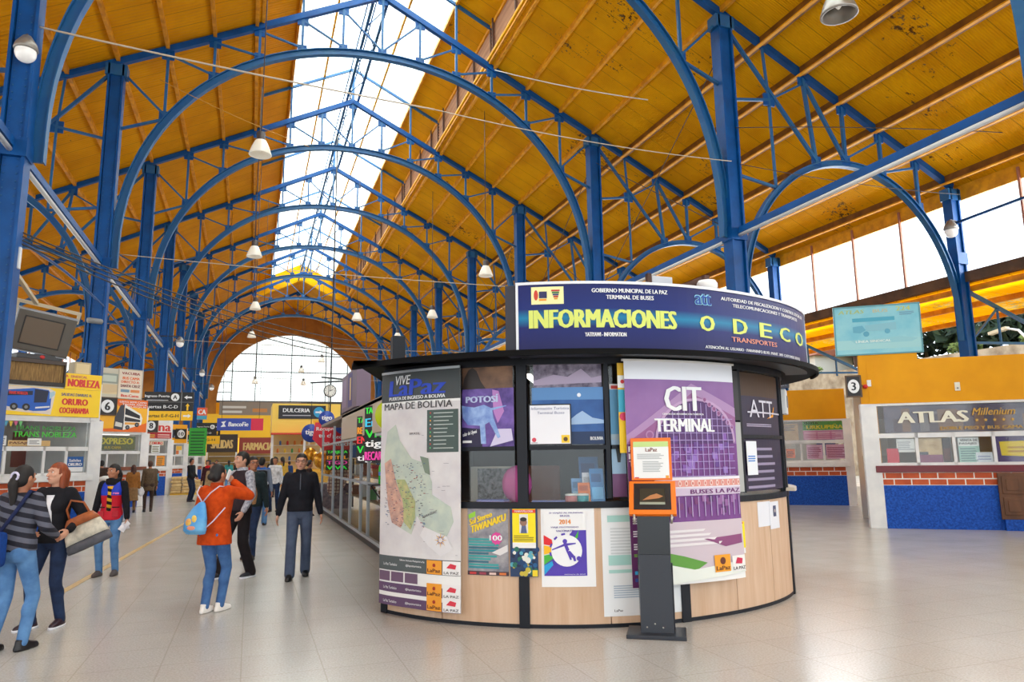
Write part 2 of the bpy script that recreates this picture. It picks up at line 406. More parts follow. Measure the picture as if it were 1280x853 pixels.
# ---- side glazing between the eaves and the outer canopies
for s, name in ((1, 'right'), (-1, 'left')):
    xo = OR if s > 0 else OL; zt = ZR-SL*(EAV)-.1; zb = 7.55
    mb = MB().box(xo+s*.28, xo+s*.29, -16, YB, zb, zt, CLEAR)
    w = struct('window_%d' % (4 if s > 0 else 5), mb); w['label'] = 'long band of clear clerestory glazing under the %s eaves' % ('far right' if s > 0 else 'left')
    k = 0
    for y in np.arange(-14.5, YB, 2.25):
        MB().box(xo+s*.2, xo+s*.28, y-.035, y+.035, zb, zt+.1, M('red_oxide_mullion', (170, 112, 88), .6)).build('mullion', w)
    RUST = mottled('rusty_gutter', (112, 82, 58), (78, 60, 48), 1.4, .8)
    MB().box(xo+s*.1, xo+s*.42, -16, YB, zb-.35, zb, RUST).build('sill', w)
# ---- outer canopies (lower yellow roofs outside the columns)
for s in (1, -1):
    xo = OR if s > 0 else OL
    p = lambda d, y, k: (xo+s*d, y, 7.15-.06*d+k)
    mb = MB().hexa([p(.3, -16, 0), p(5.0, -16, 0), p(5.0, YB, 0), p(.3, YB, 0), p(.3, -16, .05), p(5.0, -16, .05), p(5.0, YB, .05), p(.3, YB, .05)], YELO)
    o = struct('ceiling', mb); o['label'] = 'weathered yellow canopy roof outside the %s columns' % ('right' if s > 0 else 'left')
    for d in (.5, 2.6, 4.85): MB().bar(p(d, -16, -.09), p(d, YB, -.09), .12, .2, PURB).build('purlin', o)

# ================================================================ steel frames
def column_mesh(x, y, top, mat=BLUE, w=.46):
    mb = MB(); h = w/2
    mb.box(x-h+.05, x+h-.05, y-h*.62, y+h*.62, .12, top, mat)
    for s in (-1, 1): mb.box(x+s*h-.03, x+s*h+.03, y-h, y+h, .12, top, GREYS if False else mat)
    mb.box(x-h-.1, x+h+.1, y-h-.1, y+h+.1, 0, .12, mat)
    mb.box(x-h-.12, x+h+.12, y-h, y+h, top-.42, top-.02, BLUED)
    for z in (8.15,): mb.box(x-h-.06, x+h+.06, y-h-.03, y+h+.03, z-.35, z+.05, mat)
    rv = MB(mb.xf)
    return mb
LZ = lambda x: zroof(x)-.16
ORD = ['nearest', 'second', 'third', 'fourth', 'fifth', 'sixth', 'seventh', 'eighth', 'ninth', 'tenth']
def rivets(x, y, z0, z1, mat, w=.46):
    mb = MB()
    for z in np.arange(z0, z1, .16):
        for u in (-.11, .11):
            mb.box(x+u-.012, x+u+.012, y-w*.31-.012, y-w*.31, z-.012, z+.012, mat)
    return mb
for x, nm, desc in ((CL, 'left', 'rising beside the left ticket counters'), (CR, 'right', 'on the right of the nave'), (OL, 'outer_left', 'along the left outer wall'), (OR, 'outer_right', 'along the right outer clerestory')):
    first = None; outer = x in (OL, OR)
    for n in range(0, 9):
        lab = '%s riveted blue steel column %s, counted from the camera' % (ORD[n], desc)
        if first is None:
            top = LZ(x); t = thing('steel_column', (x, YN(n), 0), lab, 'column', 'blue steel columns')
            column_mesh(x, YN(n), top, w=.34 if outer else .43).build('shaft', t)
            if x == CL: rivets(x, YN(n), .4, 11, BLUED).build('rivet_row', t)
            first = t
        else: dup(first, (0, 9*n-(.35 if x == CL and n == 1 else 0), 0), lab)
# arched roof truss of the nave
NA, NB, NZ, NE = 8.58, 8.42, 8.55, 2.12
def arch_pt(a, cx, zc, A, B, e):
    c, s_ = math.cos(a), math.sin(a)
    return cx-math.copysign(abs(c)**(2/e), c)*A, zc+abs(s_)**(2/e)*B
def arch_mesh(y, cx, zc, A, B, e, w, d, mat, n=48, leg=None, a0=0, a1=PI):
    P = [arch_pt(a0+(a1-a0)*k/n, cx, zc, A, B, e) for k in range(n+1)]
    if leg: P = [(P[0][0], z) for z in leg] + P + [(P[-1][0], z) for z in leg[::-1]]
    pts = [Vector((p[0], y, p[1])) for p in P]; nr = []
    for k in range(len(pts)):
        d_ = (pts[min(k+1, len(pts)-1)]-pts[max(k-1, 0)]).normalized(); nr.append(Vector((-d_.z, 0, d_.x)))
    mb = MB()
    mb.sweep([(0, -w/2), (.03, -w/2), (.03, w/2), (0, w/2)], pts, nr, mat)
    mb.sweep([(.03, -w*.14), (d-.03, -w*.14), (d-.03, w*.14), (.03, w*.14)], pts, nr, mat)
    mb.sweep([(d-.03, -w/2), (d, -w/2), (d, w/2), (d-.03, w/2)], pts, nr, mat)
    return mb
def arch_z(x, cx, zc, A, B, e): return zc+B*max(0, 1-abs((x-cx)/A)**e)**(1/e)
def gusset(mb, x, y, z, s, mat): mb.box(x-s, x+s, y-.03, y+.03, z-s, z+s, mat)
def nave_truss(n):
    y = YN(n)
    t = thing('roof_truss', (XM, y, 8.2), '', 'roof truss', 'arched nave trusses')
    arch_mesh(y, XM, NZ, NA, NB, NE, .24, .26, BLUED, leg=(7.9, 8.2)).build('arch_rib', t)
    for s in (-1, 1):
        MB().bar((XM, y, ZR-.02), (XM+s*9.1, y, ZR-.02-SL*9.1), .2, .22, BLUE).build('top_chord', t)
        up = MB().bar((XM, y, ZR+DZ-.13), (XM+s*4.6, y, ZR+DZ-.13-SL*4.6), .1, .12, BLUED)
        up.build('lantern_rafter', t)
    az = lambda d: arch_z(XM+d, XM, NZ, NA+.24, NB+.24, NE)
    ds = [0, 1.5, 3.0, 4.5, 6.0, 7.5]
    for s in (-1, 1):
        for k, d in enumerate(ds):
            if k == 0 and s > 0: continue
            x = XM+s*d; zt = ZR-SL*d-.1; zb = az(d)
            mb = MB().bar((x, y, zb-.05), (x, y, zt), .09, .09, BLUED, (0, 1, 0)); gusset(mb, x, y, zb+.06, .17, BLUE); gusset(mb, x, y, zt-.1, .2, BLUE)
            mb.build('web_post', t)
        for k in range(1, 6):
            a = (XM+s*ds[k], y, ZR-SL*ds[k]-.2); b = (XM+s*ds[k-1], y, az(ds[k-1])+.12)
            MB().bar(a, b, .06, .08, BLUED, (0, 1, 0)).build('web_diagonal', t)
        MB().bar((XM+s*8.9, y, ZR-SL*8.9-.4), (XM+s*7.5, y, az(7.5)+.1), .07, .08, BLUED, (0, 1, 0)).build('web_diagonal', t)
        MB().bar((XM+s*7.6, y, az(7.5)-.1), (XM+s*8.85, y, az(7.5)-.62), .08, .1, BLUED, (0, 1, 0)).build('web_tie', t)
        for d in (3.0, 4.5):
            x = XM+s*d; MB().bar((x, y, ZR-SL*d), (x, y, ZR+DZ-SL*d-.1), .09, .09, M('rusty_post', (96, 70, 56)) if d > 4 else BLUED, (0, 1, 0)).build('lantern_post', t)
    MB().bar((XM, y, ZR), (XM, y, ZR+DZ-.1), .14, .1, BLUED, (0, 1, 0)).build('king_post', t)
    return t
T0 = nave_truss(0)
T0['label'] = 'nearest arched blue lattice roof truss, almost overhead at the top edge'
for n in range(1, 9):
    dup(T0, (0, 9*n, 0), '%s arched blue lattice roof truss over the nave, counted from the camera' % ORD[n])
# aisle trusses
def aisle_truss(s):
    y = YN(0); xc = CR if s > 0 else CL; xo = OR if s > 0 else OL
    t = thing('aisle_truss', (xc, y, 6), '', 'roof truss', 'aisle trusses')
    cx = (xc+xo)/2+s*.05; A = 4.25; B = 4.75; zc = 5.95; e = 2.0
    n = 40; P = []
    arch_mesh(y, cx, zc, A, B, e, .2, .2, BLUED, leg=(5.2, 5.6)).build('arch_rib', t)
    MB().bar((XM+s*9.0, y, ZR-SL*9.0), (xo+s*.1, y, zroof(xo+s*.1)), .18, .2, BLUE).build('top_chord', t)
    az = lambda x: arch_z(x, cx, zc, A+.2, B+.2, e)
    X = lambda k: xc+s*1.512*k
    zt = lambda x: zroof(x)-.12
    def bar(nm, a, b, w=.08): MB().bar((a[0], y, a[1]), (b[0], y, b[1]), w, w, BLUED, (0, 1, 0)).build(nm, t)
    mid = (X(1)+s*.12, zt(X(1))-1.75)
    mb = MB().bar((xc+s*.15, y, zt(xc)-.3), (X(2)+s*.35, y, az(X(2)+s*.35)), .1, .1, BLUED, (0, 1, 0)); gusset(mb, mid[0], y, mid[1], .2, BLUE); mb.build('web_diagonal', t)
    bar('web_tie', (xc, mid[1]-.25), mid); bar('web_tie', mid, (X(2), zt(X(2))-.2), .06)
    bar('web_post', (X(1), zt(X(1))), mid, .07); bar('web_post', mid, (X(1)+s*.15, az(X(1)+s*.15)), .07)
    hx = X(1)+s*.15; bar('web_tie', (hx, az(hx)), (xc+s*.2, az(hx)+.25), .08)
    for k in (2, 3, 4, 5):
        xx = X(k)+(s*.3 if k == 2 else 0)
        mb = MB().bar((X(k), y, zt(X(k))), (xx, y, az(xx)-.05), .1, .1, BLUED, (0, 1, 0)); gusset(mb, xx, y, az(xx)+.05, .17, BLUE); gusset(mb, X(k), y, zt(X(k))-.1, .17, BLUE); mb.build('web_post', t)
    bar('web_diagonal', (X(2)+s*.1, zt(X(2))-.2), (X(3), az(X(3))), .1)
    bar('web_diagonal', (X(4), zt(X(4))-.2), (X(3), az(X(3))+.1), .07)
    bar('web_diagonal', (X(5), zt(X(5))-.2), (X(4), az(X(4))+.1), .07)
    return t
for s in (1, -1):
    a = aisle_truss(s)
    side = 'right aisle' if s > 0 else 'left aisle behind the ticket counters'
    a['label'] = 'nearest blue arched truss over the %s' % side
    for n in range(1, 9): dup(a, (0, 9*n, 0), '%s blue arched truss over the %s, counted from the camera' % (ORD[n], side))
# braces that carry the outer canopies
for s in (1, -1):
    xo = OR if s > 0 else OL; y = YN(0); sd = 'right' if s > 0 else 'left'
    t = thing('canopy_bracket', (xo+s*.17, y, 4.9), 'nearest blue bracket under the %s outer canopy' % sd, 'bracket', 'canopy brackets')
    MB().bar((xo+s*.17, y, 6.95), (xo+s*4.7, y, 5.35), .1, .12, BLUED, (0, 1, 0)).build('brace', t)
    MB().bar((xo+s*.17, y, 5.15), (xo+s*4.8, y, 5.3), .08, .08, BLUED, (0, 1, 0)).build('tie_bar', t)
    for d in (1.6, 3.2): MB().bar((xo+s*d, y, 5.1), (xo+s*d, y, 6.95-.34*d), .06, .06, BLUED, (0, 1, 0)).build('web_post', t)
    MB().bar((xo+s*.2, y, 5.2), (xo+s*1.6, y, 6.4), .06, .06, BLUED, (0, 1, 0)).build('web_diagonal', t)
    MB().bar((xo+s*4.8, y, 5.2), (xo+s*4.8, y, 6.8), .12, .12, BLUED, (0, 1, 0)).build('drop_post', t)
    for n in range(1, 9): dup(t, (0, 9*n, 0), '%s blue bracket under the %s outer canopy, counted from the camera' % (ORD[n], sd))
# longitudinal struts at the arch springing, and the lattice at the ridge
for x, nm in ((CR, 'right'), (CL, 'left')):
    f0 = None
    for n in range(0, 8):
        lab = '%s blue strut tying the %s nave columns at arch springing, counted from the camera' % (ORD[n], nm)
        if f0 is None:
            f0 = thing('column_strut', (x, YN(0), 7.9), lab, 'strut', 'column struts')
            MB().box(x-.05, x+.05, YN(0)+.26, YN(1)-.26, 7.98, 8.16, BLUE).build('beam', f0)
            MB().tube([(x-.02, YN(0)+.26, 7.92), (x-.02, YN(1)-.26, 7.92)], .055, M('white_conduit', (214, 216, 216), .4)).build('conduit', f0)
        else: dup(f0, (0, 9*n, 0), lab)
t = thing('ridge_girder', (XM, -10, ZR), 'dark blue lattice girder running along the ridge below the skylight', 'girder')
for u in (-.28, .28):
    mb = MB().box(XM+u-.06, XM+u+.06, -10, YE, ZR+.1, ZR+.24, BLUED); mb.build('rail', t)
for u in (-.28, .28):
    MB().box(XM+u*.6-.03, XM+u*.6+.03, -10, YE, ZR+DZ-.32, ZR+DZ-.22, BLUED).build('upper_rail', t)
mb = MB()
for k in range(56):
    y = -9+1.5*k; mb.bar((XM-.28*(1 if k % 2 else -1), y, ZR+.17), (XM+.28*(1 if k % 2 else -1), y+1.5, ZR+.17), .04, .04, BLUED)
mb.build('lacing', t)
# ================================================================ the round information booth
BC = (3.9, 9.0)
def RX(a):
    t = min(1, max(0, (a-8)/45)); return .14*t*t*(3-2*t)
def cyl(R0, a_ref=0.0, warp=None):
    """board coordinates on the booth's round front: u = metres along the arc from a_ref degrees, v = height, z = out"""
    def f(q):
        a = a_ref+math.degrees(q[0]/R0); R = R0+RX(a)+q[2]
        if warp: R += warp(q[0], q[1])
        A = math.radians(a)
        return Vector((BC[0]+R*math.sin(A), BC[1]-R*math.cos(A), q[1]))
    return f
def bend(mb, xf, step=.1, sv=None):
    """cuts the flat drawing into strips and lays it on the curve"""
    bm = bmesh.new(); vs = [bm.verts.new(v) for v in mb.v]
    for f, i, s in zip(mb.f, mb.mi, mb.sm):
        try: fc = bm.faces.new([vs[k] for k in f]); fc.material_index = i; fc.smooth = s
        except ValueError: pass
    us = [v[0] for v in mb.v]; lo, hi = min(us), max(us)
    for k in range(int(lo/step)-1, int(hi/step)+2):
        if lo < k*step < hi:
            bmesh.ops.bisect_plane(bm, geom=bm.verts[:]+bm.edges[:]+bm.faces[:], plane_co=(k*step, 0, 0), plane_no=(1, 0, 0), dist=1e-6)
    if sv:
        zs = [v[1] for v in mb.v]
        for k in range(int(min(zs)/sv)-1, int(max(zs)/sv)+2):
            bmesh.ops.bisect_plane(bm, geom=bm.verts[:]+bm.edges[:]+bm.faces[:], plane_co=(0, k*sv, 0), plane_no=(0, 1, 0), dist=1e-6)
    bm.verts.index_update()
    mb.v = [xf(v.co) for v in bm.verts]; mb.f = [[v.index for v in f.verts] for f in bm.faces]; mb.mi = [f.material_index for f in bm.faces]; mb.sm = [f.smooth for f in bm.faces]
    bm.free(); return mb
def arcbox(R0, a0, a1, z0, z1, r0, r1, m, step=2.0):
    """a curved slab from angle a0 to a1 (degrees), heights z0..z1, radial offsets r0..r1"""
    mb = MB(); n = max(1, int(abs(a1-a0)/step)); vs = []; fs = []
    for k in range(n+1):
        a = a0+(a1-a0)*k/n; A = math.radians(a)
        for (r, z) in ((r0, z0), (r1, z0), (r1, z1), (r0, z1)):
            R = R0+RX(a)+r; vs.append((BC[0]+R*math.sin(A), BC[1]-R*math.cos(A), z))
    for k in range(n):
        for j in range(4): fs.append((k*4+j, k*4+(j+1) % 4, (k+1)*4+(j+1) % 4, (k+1)*4+j))
    fs += [(3, 2, 1, 0), (n*4, n*4+1, n*4+2, n*4+3)]
    return mb.add(vs, fs, m)
R = 2.75
def ply_mat():
    m = M('birch_plywood', (226, 178, 132), .5, 0, .35); t, N, L, b = nodes(m); c = coords(t, (9, 9, .7))
    n = noise(t, c, 1.5, 5, .6); c2 = coords(t); n2 = noise(t, c2, .9, 2)
    r = ramp(t, n.outputs[0], [(.3, (198, 160, 128)), (.7, (220, 190, 164))]).outputs[0]
    L.new(mixc(t, .3, r, ramp(t, n2.outputs[0], [(.35, (204, 168, 136)), (.65, (224, 194, 168))]).outputs[0]), b.inputs['Base Color']); return m
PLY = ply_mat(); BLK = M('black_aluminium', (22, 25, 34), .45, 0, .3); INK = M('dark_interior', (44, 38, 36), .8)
booth = thing('information_booth', (BC[0], BC[1], 0), 'round plywood information booth with black framed windows under the blue curved sign', 'kiosk')
AL, AR = -65.3, 112
for a0, a1 in ((-65.2, -48.6), (-48.4, -30.8), (-30.2, -13.6), (-13.4, 2.2), (3.2, 17), (17.2, 31), (31.2, 44.9), (46.0, 75), (75.3, 111)):
    arcbox(R, a0, a1, .012, 1.1, -.03, 0, PLY).build('plywood_panel', booth)
arcbox(R, AL, AR, 0, .035, -.035, .004, BLK).build('plinth', booth)
for a in (-65.6, -30.5, 2.7, 45.4, 80):
    xf = cyl(R, a); mb = MB(xf); w = .05 if a < 40 else .035
    mb.hexa([(-w, 0, -.06), (w, 0, -.06), (w, 0, .018), (-w, 0, .018), (-w, 2.56, -.06), (w, 2.56, -.06), (w, 2.56, .018), (-w, 2.56, .018)], BLK); mb.build('post', booth)
arcbox(R, AL, AR, 1.1, 1.16, -.05, .015, BLK).build('sill_rail', booth)
arcbox(R, AL, AR, 2.5, 2.58, -.05, .02, BLK).build('head_rail', booth)
arcbox(R, 44.5, 92, 1.16, 1.2, 0, .1, M('cream_ledge', (214, 200, 180), .4)).build('ledge', booth)
for a0, a1 in ((-64, -45.2), (-44.4, -32.2), (-28.8, -13.8), (-12.2, 1), (4.4, 15.2), (16, 21.4), (22.2, 43.6), (47, 61), (61.8, 78), (82, 110)):
    p = arcbox(R, a0, a1, 1.15, 2.5, -.03, -.024, SHOPG).build('window_pane', booth)
for a in (-44.8, -13.0, 1.6, 15.6, 21.8, 44.1, 61.4):
    arcbox(R, a-.45, a+.45, 1.19, 2.5, -.045, .008, BLK).build('mullion', booth)
for a0, a1, z in ((-44.4, -32, 1.68), (-29, -13.4, 1.68), (-12.2, 1, 1.68), (22, 43.8, 1.78), (47, 61, 1.78)):
    arcbox(R, a0, a1, z-.02, z+.02, -.045, .008, BLK).build('transom', booth)
# thin dark roof and its fascia
mb = MB(); n = 56; rim = []
for k in range(n+1):
    a = -66+(112+66)*k/n; A = math.radians(a); rr = 3.2+RX(a); rim.append((BC[0]+rr*math.sin(A), BC[1]-rr*math.cos(A)))
rim += [(BC[0]+2.2, BC[1]+2.2), (2.4, 11.6), (.95, 7.36)]
mb.prism(rim, 2.565, 2.59, M('dark_roof_sheet', (9, 9, 11), .7, 0, .15)); mb.build('roof', booth)
arcbox(3.2, -66, 60, 2.535, 2.566, -.03, 0, M('dark_roof_sheet', (9, 9, 11))).build('eaves_strip', booth)
# side and back walls, ceiling and floor of the booth
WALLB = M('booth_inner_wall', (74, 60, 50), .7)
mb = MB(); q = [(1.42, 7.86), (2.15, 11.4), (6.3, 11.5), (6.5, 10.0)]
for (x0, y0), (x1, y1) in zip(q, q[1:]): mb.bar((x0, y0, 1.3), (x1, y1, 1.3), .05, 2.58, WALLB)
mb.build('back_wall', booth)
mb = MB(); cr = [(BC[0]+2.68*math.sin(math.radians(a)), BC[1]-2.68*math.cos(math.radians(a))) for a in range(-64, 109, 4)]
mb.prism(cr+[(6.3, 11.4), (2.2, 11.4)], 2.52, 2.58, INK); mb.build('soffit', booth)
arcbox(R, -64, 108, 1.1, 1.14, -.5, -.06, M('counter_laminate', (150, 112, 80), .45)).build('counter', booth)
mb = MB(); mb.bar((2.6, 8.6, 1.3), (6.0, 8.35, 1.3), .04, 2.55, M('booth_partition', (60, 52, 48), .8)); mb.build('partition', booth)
# a strip lamp inside, seen through the glass
t = thing('strip_lamp', (3.05, 7.6, 2.45), 'white fluorescent strip lamp inside the booth behind the second window', 'lamp')
MB().bar((2.75, 7.1, 2.46), (3.4, 8.3, 2.46), .05, .03, M('lit_tube', (255, 250, 240), .4, emit=3)).build('tube', t)
MB().bar((2.75, 7.1, 2.495), (3.4, 8.3, 2.495), .09, .04, WHITE).build('housing', t)

# ---- the curved sign
RS = 3.08
sg = thing('curved_sign', (BC[0], BC[1]-RS, 2.58), 'long curved blue sign reading INFORMACIONES and ODECO on top of the round booth', 'sign')
def sign_mat():
    m = M('blue_sign_print', (26, 54, 150), .4, 0, .3); t, N, L, b = nodes(m)
    c = coords(t); sep = N.new('ShaderNodeSeparateXYZ'); L.new(c, sep.inputs[0])
    r = N.new('ShaderNodeMapRange'); L.new(sep.outputs[2], r.inputs[0]); r.inputs[1].default_value = 0; r.inputs[2].default_value = .66
    # printed cyan band across the middle of the sign
    cr = ramp(t, r.outputs[0], [(.0, (18, 18, 80)), (.36, (14, 28, 104)), (.50, (8, 124, 168)), (.63, (14, 36, 112)), (1, (14, 24, 96))])
    L.new(cr.outputs[0], b.inputs['Base Color']); return m
AS0, AS1 = -30.0, 52
arcbox(RS, AS0, AS1, 2.6, 3.24, -.22, 0, sign_mat()).build('face', sg)
FRM = M('white_sign_frame', (226, 230, 236), .35)
mb = arcbox(RS, AS0, AS1, 3.235, 3.262, -.03, .012, FRM); mb2 = arcbox(RS, AS0, AS1, 2.58, 2.604, -.03, .012, FRM)
mb.add(mb2.v, mb2.f, FRM)
for a in (AS0, AS1):
    m2 = arcbox(RS, a-.22, a+.22, 2.58, 3.262, -.03, .012, FRM); mb.add(m2.v, m2.f, FRM)
mb.build('frame', sg)
m2 = arcbox(RS, AS0-2.2, AS0, 2.56, 3.24, -.25, -.005, M('dark_sign_end', (52, 54, 66), .7)); m2.build('end_box', sg)
arcbox(RS, AS0, AS1, 2.555, 2.6, -.26, -.01, DARK).build('bottom_tray', sg)
LIME = M('lime_lettering', (214, 226, 110), .5); WH = M('white_lettering', (238, 240, 242), .5); CORAL = M('coral_lettering', (226, 150, 130), .5)
def stext(t, a0, a1, z0, z1, m, bold=.02, name='lettering', parent=sg, R_=RS, zo=.006):
    mb = MB(); k = math.pi/180*R_; text(mb, t, a0*k, z0, a1*k, z1, m, z=zo, bold=bold); bend(mb, cyl(R_)); return mb.build(name, parent)
stext('INFORMACIONES', -27.9, -.5, 2.805, 2.985, LIME, .045)
for ch, a in zip('ODECO', (4.5, 12.8, 20.6, 27.8, 35.5)):
    w = (3.6, 4.1, 4.2, 4.8, 5.8)['ODECO'.index(ch) if ch != 'O' else (0 if a < 10 else 4)]
    stext(ch, a, a+w, 2.81, 2.965, LIME, .05)
stext('GOBIERNO MUNICIPAL DE LA PAZ', -16.6, -2.2, 3.15, 3.19, WH, .03)
stext('TERMINAL DE BUSES', -14, -5, 3.085, 3.125, WH, .03)
stext('YATIYAWI - INFORMATION', -18, -10.5, 2.72, 2.76, WH, .03)
stext('AUTORIDAD DE FISCALIZACION Y CONTROL SOCIAL DE', 10, 42, 3.145, 3.18, WH, .03)
stext('TELECOMUNICACIONES Y TRANSPORTES', 13, 37.5, 3.085, 3.12, WH, .03)
stext('TRANSPORTES', 12.2, 26.4, 2.725, 2.775, CORAL, .03)
stext('ATENCIÓN AL USUARIO · PARANINFO BLVD. MANT. 3091 CUSTOMERS SERVICE', 5.5, 37.5, 2.635, 2.672, WH, .02)
k = math.pi/180*RS
mb = MB(); rect(mb, -27.4*k, 3.04, -21.6*k, 3.212, M('pale_yellow_print', (240, 236, 170)), .005)
for u, c in ((-26.9, (200, 60, 40)), ): disc(mb, (u+.35)*k, 3.13, .02, M('red_print', c), .008, ry=.05)
rect(mb, -26*k, 3.1, -24.6*k, 3.165, M('navy_print', (36, 40, 90)), .008); rect(mb, -26*k, 3.075, -24.7*k, 3.092, M('orange_print', (240, 150, 30)), .008)
for j, c in enumerate(((190, 40, 40), (60, 120, 60), (50, 60, 120), (190, 40, 40), (220, 160, 40))):
    rect(mb, (-23.8+.12*j)*k, 3.165-.02*j, (-22.3-.1*j)*k, 3.18-.02*j, M('print_%d' % j, c), .008)
bend(mb, cyl(RS)).build('city_emblem', sg)
mb = MB(); text(mb, 'att', 3.6*k, 3.07, 7.6*k, 3.19, M('sky_outline', (150, 214, 236)), .005, .09); text(mb, 'att', 3.7*k, 3.075, 7.5*k, 3.18, M('sign_blue', (26, 70, 160)), .009, .02)
bend(mb, cyl(RS)).build('agency_emblem', sg)

# ---- sheets fixed to the booth
def sheet(name, label, cat, a0, a1, z0, z1, draw, R_=R, paper=(240, 240, 238), warp=None, out=.004, thick=.003, lettering=None, group=None, rough=.45):
    """a poster on the round front; draw(mb, w, h) works in its own metres from the lower left corner"""
    kk = math.pi/180*R_; w = (a1-a0)*kk; h = z1-z0
    xf0 = cyl(R_, a0, warp); xf = lambda q: xf0((q[0], q[1]+z0, q[2]+out))
    A = math.radians((a0+a1)/2); t = None
    mb = MB(); rect(mb, 0, 0, w, h, paper if not isinstance(paper, tuple) else M('paper_%d_%d_%d' % paper, paper, rough), 0, thick)
    if draw: draw(mb, w, h)
    bend(mb, xf, .07, .12 if warp else None)
    if lettering is None:
        o = mb.build(name); return tag(o, label, cat, group)
    t = thing(name, xf((w/2, 0, 0)), label, cat, group); mb.build('sheet', t)
    lm = LM(); lettering(lm, w, h); lm.finish(t, lambda c: bend(c, xf, .07, .12 if warp else None))
    return t
def cl(r, g, b): return M('ink_%d_%d_%d' % (r, g, b), (r, g, b), .5)
random.seed(4)
def lines(mb, u0, v0, u1, v1, n, m, z=.003, th=.5, rnd=.3):
    dv = (v1-v0)/n
    for k in range(n):
        v = v1-dv*(k+1); rect(mb, u0, v, u0+(u1-u0)*(1-rnd*random.random()), v+dv*th, m, z, .0008)
# map banner
MAPW = mottled('map_paper', (224, 222, 222), (206, 202, 206), 3)
LOWL = mottled('map_lowland', (196, 206, 190), (176, 190, 182), 6); HIGHL = mottled('map_highland', (214, 170, 150), (176, 140, 130), 14); GREENL = mottled('map_valleys', (190, 186, 130), (150, 168, 120), 16)
def bolivia(mb, w, h):
    S = lambda p: [(a*w, b*h) for a, b in p]
    rect(mb, 0, .87*h, w, h, cl(60, 66, 68), .003); rect(mb, 0, .205*h, w, .86*h, MAPW, .002)
    poly(mb, S([(.06, .63), (.1, .74), (.22, .77), (.28, .70), (.45, .62), (.62, .60), (.70, .52), (.70, .47), (.90, .42), (.93, .36), (.86, .30), (.62, .335), (.52, .38), (.45, .30), (.33, .32), (.2, .35), (.14, .43), (.12, .5), (.08, .57)]), LOWL, .005)
    poly(mb, S([(.07, .60), (.16, .62), (.24, .52), (.33, .44), (.36, .36), (.31, .325), (.19, .345), (.13, .42), (.1, .5)]), HIGHL, .008)
    poly(mb, S([(.24, .53), (.36, .53), (.5, .44), (.5, .37), (.44, .32), (.35, .35), (.34, .43)]), GREENL, .008)
    poly(mb, S([(.56, .63), (.66, .62), (.68, .55), (.62, .56)]), cl(120, 136, 120), .008)
    poly(mb, S([(.62, .335), (.86, .30), (.93, .25), (.8, .22), (.66, .26), (.56, .3)]), cl(222, 220, 222), .008)
    for k in range(170):
        a, b = random.uniform(.08, .62), random.uniform(.33, .6)
        c = random.choice([(90, 80, 110), (160, 60, 60), (60, 90, 140), (120, 110, 120), (70, 70, 80)])
        rect(mb, a*w, b*h, a*w+random.uniform(.006, .03), b*h+.006, cl(*c), .011, .0008)
    for k in range(26):
        a, b = random.uniform(.55, .95), random.uniform(.22, .74); rect(mb, a*w, b*h, a*w+random.uniform(.02, .06), b*h+.004, cl(150, 146, 156), .005, .0008)
    rect(mb, .64*w, .645*h, .98*w, .825*h, cl(66, 84, 80), .006)
    for k in range(10): disc(mb, .68*w, (.812-.0165*k)*h, .008, cl(*((210, 60, 50), (90, 200, 120), (240, 170, 40), (220, 220, 220))[k % 4]), .009, 8); rect(mb, .715*w, (.809-.0165*k)*h, (.85+.09*random.random())*w, (.8125-.0165*k)*h, cl(190, 200, 196), .009, .0008)
    c0 = (.80*w, .285*h)
    for j in range(16):
        a = PI*j/8; r = .075 if j % 2 == 0 else .05
        poly(mb, [(c0[0]+r*math.cos(a), c0[1]+r*math.sin(a)), (c0[0]+.022*math.cos(a+.25), c0[1]+.022*math.sin(a+.25)), (c0[0]+.022*math.cos(a-.25), c0[1]+.022*math.sin(a-.25))], cl(*((222, 170, 60) if j % 2 == 0 else (110, 100, 170))), .009+.0005*j)
    rect(mb, 0, .145*h, w, .205*h, cl(82, 90, 92), .004)
    for k in range(3): rect(mb, (.01+.18*k)*w, .10*h, (.17+.18*k)*w, .14*h, cl(110, 84, 110), .005)
    for b in (.055, .0): rect(mb, 0, b*h, w, (b+.038)*h, cl(96, 70, 104), .004)
    for b in (.147, .055, .002):
        rect(mb, .645*w, b*h, .81*w, (b+.055)*h, cl(240, 158, 40), .007); rect(mb, .82*w, b*h, w, (b+.055)*h, cl(238, 236, 236), .007)
        text(mb, 'LaPaz', .655*w, (b+.008)*h, .80*w, (b+.022)*h, cl(90, 40, 20), .01, .03); disc(mb, .73*w, (b+.036)*h, .018, cl(170, 50, 30), .01, 10)
        text(mb, 'LA PAZ', .835*w, (b+.004)*h, .985*w, (b+.014)*h, cl(70, 60, 64), .01, .02); poly(mb, [(.86*w, (b+.028)*h), (.95*w, (b+.024)*h), (.96*w, (b+.04)*h), (.90*w, (b+.046)*h)], cl(216, 50, 70), .01)
